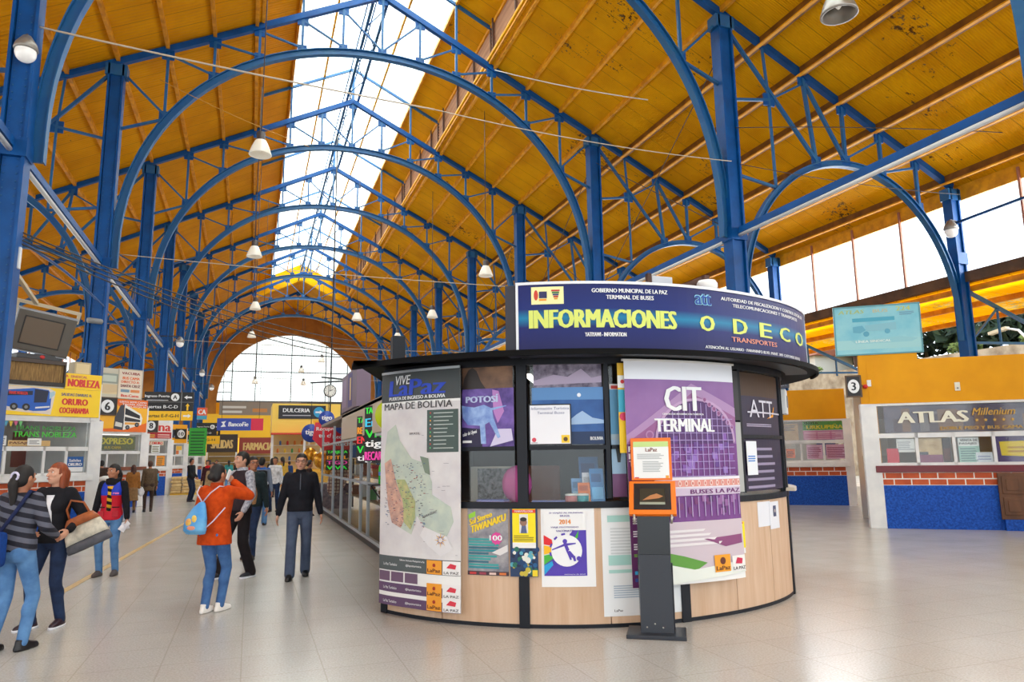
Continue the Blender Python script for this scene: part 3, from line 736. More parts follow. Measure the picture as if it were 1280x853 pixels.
def bolivia_t(mb, w, h):
    text(mb, 'LaPaz', .11*w, .895*h, .84*w, .965*h, cl(26, 66, 190), .007, .05, .12); text(mb, 'VIVE', .2*w, .945*h, .42*w, .985*h, WH, .011, .02, .2)
    text(mb, 'PUERTA DE INGRESO A BOLIVIA', .12*w, .877*h, .84*w, .892*h, WH, .007, .04)
    text(mb, 'MAPA DE BOLIVIA', .05*w, .835*h, .92*w, .865*h, cl(64, 62, 64), .007, .02); text(mb, 'BRASIL', .42*w, .722*h, .56*w, .732*h, cl(120, 112, 116), .007, .02)
    text(mb, 'PARAGUAY', .6*w, .37*h, .76*w, .38*h, cl(110, 104, 108), .011, .02, 0, 2, .06*w)
    for b in (.165, .068, .012): text(mb, 'La Paz Turístico', .08*w, b*h, .27*w, (b+.011)*h, WH, .008, .02); text(mb, '@lapazturistica', .38*w, b*h, .58*w, (b+.011)*h, WH, .008, .02)
    text(mb, 'Gobierno Autónomo Municipal de La Paz', .3*w, .186*h, .62*w, .196*h, WH, .008, .02)
sheet('map_banner', 'tall hanging banner with a map of Bolivia under a dark LaPaz heading', 'banner', -65.2, -43.2, .115, 2.5, bolivia, R+.08, lettering=bolivia_t, warp=lambda u, v: .006*math.sin(u*9+v*1.2))
o = thing('banner_rail', cyl(R+.08, -54)((0, 2.5, 0)), 'thin pale rail along the top edge of the map banner', 'rail')
arcbox(R+.08, -65.2, -43.2, 2.495, 2.52, -.005, .015, M('aluminium', (186, 188, 192), .35, .8)).build('rail', o)
# terminal banner
PURP = mottled('purple_banner_print', (122, 66, 140), (104, 52, 122), 2.5); PURL = mottled('mauve_banner_sky', (150, 110, 168), (134, 92, 154), 1.6)
def citb(mb, w, h):
    S = lambda p: [(a*w, b*h) for a, b in p]
    rect(mb, 0, .915*h, w, h, cl(236, 238, 246), .003); rect(mb, 0, .62*h, w, .915*h, PURL, .003); rect(mb, 0, 0, .2*w, .62*h, cl(94, 36, 96), .003)
    rect(mb, .2*w, .27*h, w, .62*h, PURP, .003)
    poly(mb, S([(0, .66), (.56, .90), (1, .79), (1, .745), (.56, .855), (0, .625)]), cl(172, 136, 182), .006)
    poly(mb, S([(0, .625), (.56, .855), (1, .745), (1, .70), (.56, .825), (.1, .62)]), cl(150, 92, 146), .005)
    pts = [(.24, .62)]+[(.24+.36*(1-math.cos(PI*k/14)), .62+.20*math.sin(PI*k/14)) for k in range(15)]+[(.96, .62)]
    poly(mb, S(pts), cl(82, 44, 106), .008)
    mb_ = [(.24+.36*(1-math.cos(PI*k/14)), .62+.20*math.sin(PI*k/14)) for k in range(15)]
    for (a, b), (c, d) in zip(mb_, mb_[1:]): poly(mb, S([(a, b), (c, d), (c+(c-.6)*.05, d+.012), (a+(a-.6)*.05, b+.012)]), cl(190, 156, 196), .010)
    for k in range(7): disc(mb, (.68+.045*k)*w, (.825-.021*k)*h, .03, cl(176, 130, 176), .0095, 12); disc(mb, (.68+.045*k)*w, (.825-.021*k)*h, .018, cl(140, 76, 130), .0115, 12)
    disc(mb, .18*w, .66*h, .045, cl(176, 130, 176), .0095, 14); disc(mb, .18*w, .66*h, .03, cl(150, 92, 146), .0115, 14)
    for k in range(13): u = .27+.052*k; rect(mb, u*w, .47*h, (u+.006)*w, (.62+.19*math.sqrt(max(0, 1-((u-.6)/.36)**2)))*h, cl(172, 150, 206), .012, .0008)
    for k in range(9): v = .47+.033*k; rect(mb, .24*w, v*h, .96*w, (v+.003)*h, cl(172, 150, 206), .012, .0008)
    for k in range(30): a, b = random.uniform(.25, .92), random.uniform(.48, .64); rect(mb, a*w, b*h, (a+.045)*w, (b+.03)*h, cl(*random.choice([(130, 84, 170), (100, 60, 140), (146, 110, 190)])), .0095, .0008)
    rect(mb, .2*w, .455*h, w, .468*h, cl(230, 226, 236), .014); rect(mb, .2*w, .425*h, w, .455*h, cl(222, 150, 140), .012)
    for k in range(14): disc(mb, (.24+.057*k)*w, .44*h, .018, cl(240, 214, 206), .015, 10, ry=.03); disc(mb, (.24+.057*k)*w, .44*h, .009, cl(206, 110, 100), .017, 8, ry=.016)
    rect(mb, .2*w, .418*h, w, .425*h, cl(226, 220, 232), .014); rect(mb, .2*w, .385*h, w, .418*h, cl(206, 190, 212), .012)
    for k in range(14): rect(mb, (.22+.058*k)*w, .29*h, (.228+.058*k)*w, .38*h, cl(176, 156, 200), .012, .0008)
    for k in range(18): a, b = random.uniform(.22, .94), random.uniform(.28, .37); rect(mb, a*w, b*h, (a+.04)*w, (b+.03)*h, cl(*random.choice([(80, 44, 96), (150, 100, 160), (120, 60, 120)])), .0095, .0008)
    poly(mb, S([(.2, .04), (.2, .27), (1, .27), (1, .03)]), cl(206, 190, 200), .006)
    for k in range(4): poly(mb, S([(.2, .235-.02*k), (.62+.05*k, .235-.02*k), (.6+.05*k, .225-.02*k), (.2, .222-.02*k)]), cl(232, 226, 228), .010)
    poly(mb, S([(.6, .19), (.98, .2), (.98, .16), (.8, .15)]), cl(140, 70, 120), .010)
    poly(mb, S([(.2, .15), (.42, .12), (.62, .085), (.5, .05), (.2, .03)]), cl(96, 156, 60), .010); poly(mb, S([(.2, .1), (.5, .06), (.9, .08), (1, .03), (.2, .0)]), cl(232, 236, 228), .014)
    rect(mb, .68*w, .04*h, .83*w, .115*h, cl(240, 160, 30), .018); disc(mb, .755*w, .088*h, .035, cl(100, 40, 20), .02, 12); text(mb, 'LaPaz', .69*w, .048*h, .82*w, .066*h, cl(90, 40, 20), .021, .03)
    rect(mb, .85*w, .035*h, .99*w, .105*h, cl(240, 238, 236), .018); text(mb, 'LA PAZ', .855*w, .042*h, .985*w, .056*h, cl(70, 60, 64), .021, .02); poly(mb, [(.88*w, .07*h), (.95*w, .066*h), (.96*w, .09*h), (.9*w, .096*h)], cl(206, 40, 80), .021)
    for k in range(3): lines(mb, .02*w, (.27-.055*k)*h, .19*w, (.30-.055*k)*h, 3, WH, .006)
    lines(mb, .02*w, .13*h, .19*w, .145*h, 2, cl(120, 190, 60), .006); rect(mb, .02*w, .055*h, .05*w, .07*h, cl(60, 170, 220), .006); rect(mb, .02*w, .025*h, .05*w, .04*h, cl(50, 80, 160), .006)
    lines(mb, .07*w, .055*h, .18*w, .068*h, 1, WH, .006, .7); lines(mb, .07*w, .025*h, .18*w, .038*h, 1, WH, .006, .7)
def citt(mb, w, h):
    text(mb, 'CIT', .31*w, .77*h, .65*w, .885*h, WH, .014, .03); text(mb, 'TERMINAL', .22*w, .675*h, .76*w, .735*h, WH, .014, .04)
    text(mb, 'CENTRO DE INFORMACIÓN TURÍSTICA', .29*w, .752*h, .66*w, .762*h, WH, .014, .03)
    for k, s_ in enumerate(('PUNTO', 'INFORM', 'TURISTI')): text(mb, s_, .01*w, (.585-.032*k)*h, (.19 if k == 0 else .2)*w, (.61-.032*k)*h, WH, .008, .03)
    text(mb, 'BUSES LA PAZ', .5*w, .392*h, .99*w, .412*h, cl(110, 40, 110), .015, .05)
ct = sheet('terminal_banner', 'tall purple CIT TERMINAL banner behind the touch-screen terminal', 'banner', -9.8, 16.9, .37, 2.52, citb, R+.1, lettering=citt, warp=lambda u, v: .012*math.sin(u*6+1)*(1-v/3)+.02*max(0, 1-v))
arcbox(R+.1, -10.2, 17.3, 2.515, 2.535, -.01, .02, M('white_rod', (232, 232, 232), .4)).build('top_rod', ct)
# posters on the plywood
TIW = mottled('festival_poster_print', (170, 166, 170), (120, 120, 130), 9)
def tiw(mb, w, h):
    rect(mb, 0, 0, w, h, TIW, .002); rect(mb, 0, 0, w, .06*h, cl(70, 50, 60), .004); poly(mb, [(.02*w, .9*h), (.2*w, .96*h), (.2*w, .88*h), (.04*w, .84*h)], cl(150, 210, 60), .004)
    for k in range(9): a = PI*k/4.5; poly(mb, [(.72*w+.16*w*math.cos(a+.3*j)*(.9 if j % 2 else .6), .55*h+.09*h*math.sin(a+.3*j)*(1.2 if j % 2 else .8)) for j in range(3)]+[(.72*w, .55*h)], cl(220, 60, 150), .004+.0003*k)
    disc(mb, .72*w, .555*h, .13*w, cl(222, 70, 156), .007, 16)
    for k in range(11): rect(mb, .03*w, (.10+.042*k)*h, (.5+.3*random.random())*w, (.13+.042*k)*h, cl(*random.choice([(40, 140, 150), (60, 160, 160), (50, 110, 130)])), .004, .0008)
    poly(mb, [(.6*w, .34*h), (.98*w, .46*h), (.98*w, .36*h), (.8*w, .3*h)], cl(226, 222, 222), .0045)
    for k in range(4): rect(mb, (.06+.24*k)*w, .012*h, (.22+.24*k)*w, .045*h, cl(*((200, 60, 60), (160, 60, 80), (230, 200, 190), (220, 120, 60))[k]), .007)
def tiwt(mb, w, h):
    YL = M('poster_yellow', (244, 208, 40)); text(mb, 'Sol Stereo', .05*w, .74*h, .62*w, .83*h, YL, .008, .05, 0, 2, .14*h); text(mb, 'TIWANAKU', .08*w, .62*h, .95*w, .73*h, YL, .008, .05, 0, 2, .2*h); text(mb, '100', .55*w, .52*h, .86*w, .6*h, WH, .010, .04)
sheet('festival_poster', 'grey and teal Tiwanaku concert poster with slanted yellow lettering, beside the map banner', 'poster', -42.4, -33.6, .47, 1.1, tiw, paper=(190, 188, 190), lettering=tiwt)
def lug(mb, w, h):
    rect(mb, .1*w, .42*h, .93*w, h, cl(248, 226, 20), .004); rect(mb, .1*w, .94*h, .93*w, .99*h, cl(226, 60, 30), .006); rect(mb, .35*w, .64*h, .66*w, .92*h, cl(226, 224, 220), .006)
    disc(mb, .5*w, .8*h, .035, cl(150, 110, 90), .008, 12); poly(mb, [(.4*w, .64*h), (.62*w, .64*h), (.58*w, .76*h), (.44*w, .76*h)], cl(90, 100, 140), .0075); disc(mb, .5*w, .845*h, .033, cl(40, 34, 34), .0085, 12, ry=.02); rect(mb, .1*w, .42*h, .93*w, .5*h, cl(240, 238, 236), .006)
    lines(mb, .15*w, .52*h, .88*w, .62*h, 4, cl(150, 130, 30), .006)
    for k in range(60):
        u, v = random.random()*.9*w, random.random()*.38*h; disc(mb, u+.02, v+.015, random.uniform(.012, .03), cl(*random.choice([(20, 60, 110), (90, 170, 190), (24, 40, 70), (200, 180, 60), (40, 110, 90), (230, 230, 220), (30, 90, 140)])), .004+.0001*k, 9)
    rect(mb, .8*w, .01*h, .98*w, .1*h, cl(240, 210, 40), .012)
def lugt(mb, w, h): text(mb, 'MARAVILLOSA', .18*w, .952*h, .85*w, .98*h, WH, .009, .03)
sheet('notice_poster', 'dark blue poster with a yellow missing-person notice on its upper half', 'poster', -33.2, -27.6, .47, 1.1, lug, R+.022, paper=(30, 56, 96), lettering=lugt)
def bra(mb, w, h):
    S = lambda p: [(a*w, b*h) for a, b in p]
    poly(mb, S([(.05, .14), (.84, .14), (.84, .98), (.05, .28)]), cl(84, 60, 176), .003); poly(mb, S([(.05, .46), (.3, .42), (.84, .98), (.55, .98), (.05, .62)]), cl(240, 240, 240), .005)
    for k, c in enumerate(((226, 30, 40), (250, 190, 20), (70, 180, 60), (30, 160, 220))):
        poly(mb, S([(.05, .66-.13*k), (.2, .60-.09*k), (.22, .52-.08*k), (.05, .54-.13*k)]), cl(*c), .007)
    poly(mb, S([(.62, .62), (.7, .72), (.68, .61)]), cl(70, 180, 60), .007); poly(mb, S([(.05, .98), (.84, .98), (.84, .72), (.45, .72), (.2, .64), (.05, .7)]), cl(240, 240, 240), .0085)
    disc(mb, .47*w, .46*h, .285*w, cl(242, 242, 244), .010, 28)
    for k in range(12):
        a = PI*k/6+.2; c0, s0 = math.cos(a), math.sin(a); q = [(.47*w+w*(c0*r-s0*t_), .46*h+w*(s0*r+c0*t_)) for r, t_ in ((.285, -.035), (.32, -.035), (.32, .035), (.285, .035))]; poly(mb, q, cl(84, 60, 176), .012)
    V = cl(84, 60, 176)   # leaping ball player
    disc(mb, .44*w, .58*h, .022, V, .0125, 12); poly(mb, S([(.41, .55), (.47, .56), (.52, .47), (.47, .44)]), V, .0125); poly(mb, S([(.43, .55), (.2, .48), (.2, .465), (.45, .525)]), V, .0130); poly(mb, S([(.46, .555), (.64, .56), (.64, .545), (.48, .525)]), V, .0130)
    poly(mb, S([(.47, .45), (.53, .46), (.62, .385), (.56, .37)]), V, .0132); poly(mb, S([(.57, .385), (.62, .395), (.64, .33), (.60, .325)]), V, .0134); poly(mb, S([(.46, .46), (.52, .44), (.56, .35), (.53, .34)]), V, .0136); disc(mb, .69*w, .36*h, .022, V, .0125, 12)
def brat(mb, w, h):
    text(mb, 'SI VIAJAS AL MUNDIAL', .16*w, .93*h, .8*w, .955*h, cl(90, 70, 150), .012, .02); text(mb, 'BRASIL', .36*w, .895*h, .55*w, .918*h, cl(90, 70, 150), .012, .02); text(mb, '2014', .34*w, .80*h, .56*w, .86*h, cl(230, 140, 50), .012, .04)
    text(mb, 'VIAJE PROTEGIDO', .18*w, .745*h, .7*w, .77*h, cl(90, 70, 150), .012, .02); text(mb, 'VACÚNATE', .28*w, .70*h, .6*w, .732*h, cl(90, 70, 150), .012, .03); text(mb, 'ministerio de salud', .42*w, .155*h, .8*w, .168*h, WH, .006, .01)
sheet('vaccination_poster', 'white poster with a purple leaping footballer in a gear ring', 'poster', -27.0, -16.3, .375, 1.1, bra, paper=(240, 240, 241), lettering=brat)
def wht(mb, w, h):
    for v, hh in ((.84, .06), (.45, .09), (.38, .03)): rect(mb, .07*w, v*h, .5*w, (v+hh)*h, cl(170, 214, 206), .003)
    lines(mb, .12*w, .16*h, .5*w, .28*h, 6, cl(176, 190, 206), .003); lines(mb, .1*w, .55*h, .5*w, .8*h, 9, cl(210, 214, 216), .003); text(mb, 'LaPaz', .12*w, .04*h, .22*w, .06*h, cl(70, 60, 60), .003, .02)
sheet('white_poster', 'tall pale white and mint poster partly hidden behind the purple banner', 'poster', -14.9, 2.4, .1, 1.13, wht, paper=(236, 238, 240))
def yl2(mb, w, h):
    rect(mb, 0, .17*h, w, h, cl(250, 230, 10), .003); rect(mb, .1*w, .93*h, .9*w, .98*h, cl(226, 70, 30), .005); rect(mb, .25*w, .45*h, .72*w, .88*h, cl(220, 224, 228), .005); disc(mb, .48*w, .7*h, .03, cl(60, 60, 70), .007, 12); poly(mb, [(.35*w, .45*h), (.65*w, .45*h), (.58*w, .62*h), (.4*w, .62*h)], cl(90, 96, 110), .0065)
    lines(mb, .1*w, .2*h, .9*w, .42*h, 5, cl(170, 150, 20), .005)
sheet('notice', 'yellow missing-person notice with a white foot, under the small black LUGAR card', 'notice', 15.0, 20.6, .58, .9, yl2, paper=(240, 240, 240))
def lugar(mb, w, h): rect(mb, .55*w, .6*h, .85*w, .9*h, cl(240, 210, 30), .003); lines(mb, .1*w, .05*h, .8*w, .14*h, 1, cl(200, 200, 200), .003)
sheet('small_card', 'small black and yellow LUGAR card on the plywood', 'card', 13.2, 19.4, .92, 1.11, lugar, paper=(40, 44, 50), lettering=lambda mb, w, h: text(mb, 'LUGAR', .1*w, .25*h, .9*w, .45*h, cl(240, 160, 20), .005, .03))
sheet('paper_notice', 'white sheet taped to the plywood below the dark ATT window', 'notice', 26.0, 31.6, .82, 1.08, None, paper=(232, 234, 242))
def ph(mb, w, h): rect(mb, .35*w, .45*h, .65*w, .85*h, cl(70, 76, 110), .003); disc(mb, .5*w, .66*h, .02, cl(180, 170, 170), .005, 10)
sheet('paper_notice', 'white sheet with a small dark portrait, overlapping the sheet below the ATT window', 'notice', 31.0, 36.0, .78, 1.07, ph, paper=(234, 236, 244), out=.009)
sheet('sticker', 'narrow yellow and white sticker on the plywood just right of the right-hand post', 'sticker', 49, 53, .62, 1.08, lambda mb, w, h: (rect(mb, .1*w, .1*h, .9*w, .5*h, cl(246, 222, 40), .003), lines(mb, .1*w, .6*h, .9*w, .9*h, 4, cl(160, 170, 180), .003)), paper=(236, 236, 234))
# sheets behind or on the glass
ROCK = mottled('sunset_rock_photo', (150, 112, 86), (96, 70, 58), 4)
def rock(mb, w, h): rect(mb, 0, 0, w, h, ROCK, .002); poly(mb, [(0, 0), (.05*w, .5*h), (.14*w, .86*h), (.22*w, .95*h), (.3*w, .8*h), (.38*w, .35*h), (.48*w, 0)], cl(46, 36, 34), .005)
sheet('photo_poster', 'brown sunset photo of a tall rock, top of the first window', 'poster', -43.8, -32.4, 2.28, 2.51, rock, R-.02)
POT = mottled('violet_cave_photo', (130, 100, 186), (58, 40, 110), 5)
def pot(mb, w, h):
    S = lambda p: [(a*w, b*h) for a, b in p]
    rect(mb, 0, 0, w, h, POT, .002); poly(mb, S([(.6, .98), (.72, .95), (.82, .6), (.7, .4), (.62, .6)]), cl(190, 130, 200), .004); poly(mb, S([(.0, .0), (.4, .0), (.42, .3), (.0, .34)]), cl(34, 28, 66), .004); poly(mb, S([(.55, .0), (.98, .1), (.95, .3), (.7, .3)]), cl(214, 206, 236), .005)
    BL = mottled('pale_blue_hide', (160, 190, 236), (110, 140, 210), 12)   # a standing long-horned animal
    poly(mb, S([(0, .72), (.1, .7), (.25, .68), (.44, .72), (.58, .66), (.86, .70), (.86, .685), (.6, .62), (.62, .5), (.75, .16), (.7, .14), (.54, .42), (.46, .38), (.48, .05), (.38, .05), (.36, .36), (.12, .38), (.02, .5)]), BL, .007)
def pott(mb, w, h): text(mb, 'POTOSÍ', .08*w, .76*h, .72*w, .9*h, cl(196, 206, 240), .009, .05); text(mb, 'salar de Uyuni', .02*w, .16*h, .3*w, .24*h, WH, .009, .02, 0, 2, .06*h); rect(mb, .02*w, .07*h, .2*w, .11*h, WH, .009)
sheet('photo_poster', 'violet POTOSI poster with a pale blue animal, in the first window', 'poster', -43.8, -32.2, 1.7, 2.28, pot, R-.016, lettering=pott)
COL = mottled('mountain_city_photo', (150, 140, 160), (84, 74, 96), 14)
sheet('photo_poster', 'grey and mauve city photo at the top of the second window', 'poster', -28, -13.8, 2.27, 2.5, lambda mb, w, h: (rect(mb, 0, 0, w, h, COL, .002), poly(mb, [(0, .3*h), (.3*w, .55*h), (.5*w, .45*h), (.7*w, .8*h), (.85*w, .4*h), (w, .5*h), (w, .2*h), (0, .1*h)], cl(176, 160, 186), .004)), R-.02)
ALT = mottled('blue_mountain_photo', (60, 110, 180), (38, 78, 140), 2.5)
sheet('photo_poster', 'deep blue mountain poster with a small moon and BOLIVIA at its foot', 'poster', -28.4, -13.6, 1.71, 2.27, lambda mb, w, h: (rect(mb, 0, 0, w, h, ALT, .002), rect(mb, 0, .78*h, w, h, cl(90, 140, 196), .003), disc(mb, .66*w, .86*h, .02, cl(236, 240, 246), .005, 14), poly(mb, [(.5*w, .4*h), (.62*w, .52*h), (.7*w, .58*h), (.84*w, .46*h), (w, .42*h), (w, .36*h), (.5*w, .34*h)], cl(160, 190, 226), .005), rect(mb, .5*w, 0, w, .22*h, cl(26, 50, 90), .005)), R-.018, lettering=lambda mb, w, h: text(mb, 'BOLIVIA', .8*w, .07*h, .98*w, .13*h, WH, .009, .02))
qs = sheet('information_placard', 'white Información Turística placard in a black frame on the second window', 'sign', -29.0, -20.4, 1.705, 2.105, lambda mb, w, h: (rect(mb, .03*w, .03*h, .97*w, .97*h, cl(240, 240, 246), .003), rect(mb, .76*w, .05*h, .95*w, .24*h, cl(244, 204, 50), .005), disc(mb, .12*w, .13*h, .022, cl(216, 70, 90), .005, 10), rect(mb, .05*w, .05*h, .2*w, .065*h, cl(120, 110, 120), .005), disc(mb, .855*w, .14*h, .022, cl(90, 60, 30), .007, 8)), R+.02, paper=(24, 28, 40), lettering=lambda mb, w, h: (text(mb, 'Información Turística', .06*w, .86*h, .95*w, .925*h, cl(120, 122, 160), .006, .0, .08), text(mb, 'Terminal Buses', .2*w, .755*h, .84*w, .815*h, cl(120, 122, 160), .006, .0, .08)))
sheet('leaflet_poster', 'narrow pale blue poster with a red heading, beside the purple banner', 'poster', -12.2, -9.2, 1.2, 2.3, lambda mb, w, h: (rect(mb, 0, .55*h, w, .95*h, cl(90, 150, 190), .003), rect(mb, 0, .95*h, w, h, cl(226, 220, 220), .003), rect(mb, .1*w, .955*h, .8*w, .985*h, cl(200, 60, 50), .005), rect(mb, 0, .2*h, w, .5*h, cl(150, 180, 206), .003), rect(mb, 0, 0, w, .2*h, cl(110, 70, 110), .003), poly(mb, [(.4*w, .3*h), (.6*w, .3*h), (.7*w, .42*h), (.3*w, .42*h)], cl(50, 56, 60), .005)), R-.02, paper=(160, 180, 196))
sheet('pennant', 'narrow yellow and teal strip poster hanging at the left edge of the purple banner', 'poster', -10.9, -9.0, 1.62, 2.5, lambda mb, w, h: (rect(mb, 0, 0, w, .35*h, cl(240, 200, 30), .003), rect(mb, 0, .45*h, w, .7*h, cl(60, 170, 200), .003), disc(mb, .5*w, .4*h, .04, cl(216, 60, 100), .006, 12), rect(mb, 0, .72*h, w, .86*h, cl(240, 238, 236), .003), disc(mb, .5*w, .79*h, .02, cl(216, 50, 60), .006, 10)), R+.06, paper=(240, 190, 40))
sheet('grey_sheet', 'plain grey paper sheet covering the lower window right of the purple banner', 'sheet', 14.4, 21.2, 1.2, 1.93, None, R+.012, paper=(178, 180, 178))
sheet('dark_film', 'dark film over the upper window right of the purple banner', 'sheet', 15.8, 21.2, 1.95, 2.48, None, R+.01, paper=(40, 38, 44))  # the glass looks dark here; an opaque sheet paints that darkness
def att(mb, w, h):
    rect(mb, 0, 0, w, h, cl(40, 30, 60), .003); rect(mb, 0, .80*h, w, h, cl(70, 46, 30), .004); lines(mb, .06*w, .02*h, .75*w, .40*h, 6, cl(150, 140, 170), .005, .35); rect(mb, .12*w, .655*h, w, .668*h, cl(210, 206, 220), .012)
    lines(mb, .1*w, .54*h, .8*w, .57*h, 2, cl(180, 170, 196), .005, .5)
    poly(mb, [(.55*w, .61*h), (.75*w, .63*h), (.8*w, .72*h), (.78*w, .72*h), (.72*w, .65*h)], cl(240, 160, 30), .009)
sheet('agency_panel', 'dark purple panel with white ATT lettering at the right end of the booth', 'sign', 22.4, 42.8, 1.2, 2.48, att, R-.02, paper=(44, 34, 60), lettering=lambda mb, w, h: text(mb, 'ATT', .16*w, .62*h, .74*w, .77*h, cl(220, 218, 230), .010, .0))
sheet('window_slip', 'slim white slip with blue print stuck on the ATT window', 'notice', 23, 27, 1.37, 1.73, lambda mb, w, h: lines(mb, .1*w, .4*h, .9*w, .6*h, 3, cl(70, 130, 210), .003), R+.006, paper=(236, 240, 246))
t = thing('alarm_box', cyl(R, 47)((0, 2.05, 0)), 'small white box fixed high beside the right end of the booth', 'box')
mb = MB(cyl(R, 47.5)); mb.box(-.1, .16, 2.06, 2.36, .0, .07, WHITE, .015); mb.build('case', t)
mb = MB(cyl(R, 47.5)); mb.box(-.03, .09, 2.14, 2.28, .07, .076, GREY); mb.build('display', t)
# things on the counter inside
def at_c(a, r, z): A = math.radians(a); return (BC[0]+(R+r)*math.sin(A), BC[1]-(R+r)*math.cos(A), z)
def stack(a, r, label, cols, w=.2, d=.15, hh=.012, name='leaflet_stack'):
    x, y, z = at_c(a, r, 1.14); t = thing(name, (x, y, z), label, 'leaflets'); z0 = z
    for k, c in enumerate(cols):
        o = frame((x, y, z0), (math.cos(math.radians(a)+.1*math.sin(k*3)), math.sin(math.radians(a)+.1*math.sin(k*3)), 0)); mb = MB(o); mb.box(-w/2, w/2, 0, hh, -d/2, d/2, cl(*c)); mb.build('leaflet', t); z0 += hh
stack(-38.5, -.22, 'low stack of lilac leaflets on the counter in the first window', [(150, 150, 210), (170, 160, 220), (120, 130, 200)], .3)
stack(-24.5, -.2, 'flat spread of blue leaflets on the counter in the second window', [(120, 130, 200), (140, 150, 220)], .42)
def card(name, label, a, r, w, h, c, tilt=.25, cat='leaflet', draw=None):
    x, y, z = at_c(a, r, 1.14); A = math.radians(a)
    f = frame((x, y, z), (math.cos(A), math.sin(A), 0), (math.sin(A)*-tilt, math.cos(A)*tilt, 1)); mb = MB(f); mb.box(-w/2, w/2, 0, h, -.012, 0, cl(*c)); rect(mb, -w*.4, h*.1, w*.4, h*.45, cl(*[min(255, v+60) for v in c]), .002); rect(mb, -w*.4, h*.6, w*.3, h*.85, cl(*[max(0, v-50) for v in c]), .002)
    tag(mb.build(name), label, cat, 'leaflets in the second window')
for k, (a, r, w, h, c) in enumerate([(-14.6, -.16, .14, .34, (60, 140, 210)), (-16.2, -.22, .13, .3, (230, 230, 236)), (-17.6, -.16, .12, .2, (226, 120, 50)), (-18.6, -.3, .13, .24, (120, 170, 220)), (-15.4, -.36, .2, .46, (40, 110, 180))]):
    card('standing_leaflet', '%s leaflet at the right end of the second window, %s' % (('blue', 'white', 'orange', 'pale blue', 'tall dark blue')[k], ('next to the mullion', 'in the middle of its row', 'low in front', 'leftmost of its row', 'behind the others')[k]), a, r, w, h, c)
def pot_(a, r, label, c):
    x, y, z = at_c(a, r, 1.14); t = thing('round_tin', (x, y, z), label, 'tin', 'tins in the second window'); mb = MB().lathe([(.055, 0), (.06, .01), (.06, .07), (.055, .075)], (x, y, z), cl(*c)); mb.build('body', t); MB().lathe([(.062, .075), (.062, .09), (.03, .095)], (x, y, z), cl(230, 230, 226)).build('lid', t)
pot_(-18.2, -.12, 'small teal tin with white lid in the second window', (40, 150, 160)); pot_(-20.6, -.12, 'small red and white tin in the second window', (190, 110, 110))
x, y, z = at_c(-33.4, -.35, 1.14); t = thing('pink_cushion', (x, y, z), 'round pink cushion propped behind the first window', 'cushion'); MB().ell((x, y, z+.18), (.16, .12, .19), M('pink_cloth', (206, 90, 160), .8)).build('pad', t)
x, y, z = at_c(-26.5, -.7, 1.14); t = thing('office_chair', (x, y+.2, .0), 'brown office chair inside the booth behind the second window', 'chair')
mb = MB(); mb.box(x-.2, x+.2, y+.1, y+.16, .95, 1.5, M('brown_leather', (130, 70, 46), .5), .03); mb.build('backrest', t); MB().box(x-.22, x+.22, y+.1, y+.5, .45, .53, M('brown_leather', (130, 70, 46)), .03).build('seat', t)
MB().tube([(x, y+.3, .05), (x, y+.3, .45)], .03, DARK).build('pillar', t); MB().bar((x, y+.28, .45), (x, y+.13, 1.0), .04, .02, DARK).build('back_support', t); mb = MB()
for k in range(5): mb.bar((x, y+.3, .06), (x+.25*math.cos(k*1.257), y+.3+.25*math.sin(k*1.257), .03), .04, .04, DARK)
mb.build('star_base', t)
x, y, z = at_c(-39, -.42, 1.14); t = thing('framed_drawing', (x, y, z), 'black and white framed drawing standing behind the first window', 'picture')
f = frame((x, y, z), (.8, -.62, 0)); mb = MB(f); mb.box(-.3, .3, 0, .36, -.02, 0, cl(190, 180, 166)); mb.build('frame', t); mb = MB(f); rect(mb, -.22, .02, .2, .34, mottled('ink_drawing', (40, 40, 48), (150, 150, 156), 30), .004); mb.build('drawing', t)
# speaker post, camera arm, junction box on the booth roof
t = thing('roof_post', (1.45, 7.6, 2.59), 'short dark post standing on the booth roof above the map banner', 'post'); MB().box(1.38, 1.52, 7.53, 7.67, 2.59, 2.9, BLK, .01).build('post', t)
x0, y0 = 4.35, 6.12
t = thing('security_camera', (x0, y0-.08, 3.27), 'white dome security camera on a rusty bracket above the curved sign', 'camera')
RU = mottled('rusted_bracket', (96, 66, 54), (66, 48, 44), 6, .8)
MB().bar((3.98, 6.25, 3.25), (4.26, 6.15, 3.36), .05, .05, RU).bar((4.26, 6.15, 3.36), (x0+.02, y0-.02, 3.4), .05, .06, RU).box(x0-.03, x0+.03, y0-.07, y0+.01, 3.32, 3.42, RU).build('bracket', t)
MB().lathe([(.09, 0), (.105, -.03), (.105, -.07), (.085, -.1), (.06, -.11)], (x0, y0-.06, 3.36), M('white_plastic', (232, 232, 230), .4)).build('housing', t)
MB().lathe([(.06, -.105), (.058, -.13), (.04, -.155), (.012, -.165)], (x0, y0-.06, 3.36), M('dark_dome', (30, 32, 36), .08)).build('dome', t)
t = thing('junction_box', (3.88, 6.2, 3.25), 'grey junction box left of the security camera above the sign', 'box'); MB().box(3.76, 4.0, 6.15, 6.28, 3.24, 3.4, M('grey_box', (196, 200, 206), .5), .01).build('case', t); MB().box(3.71, 3.755, 6.15, 6.2, 3.22, 3.42, RU).build('bracket', t)

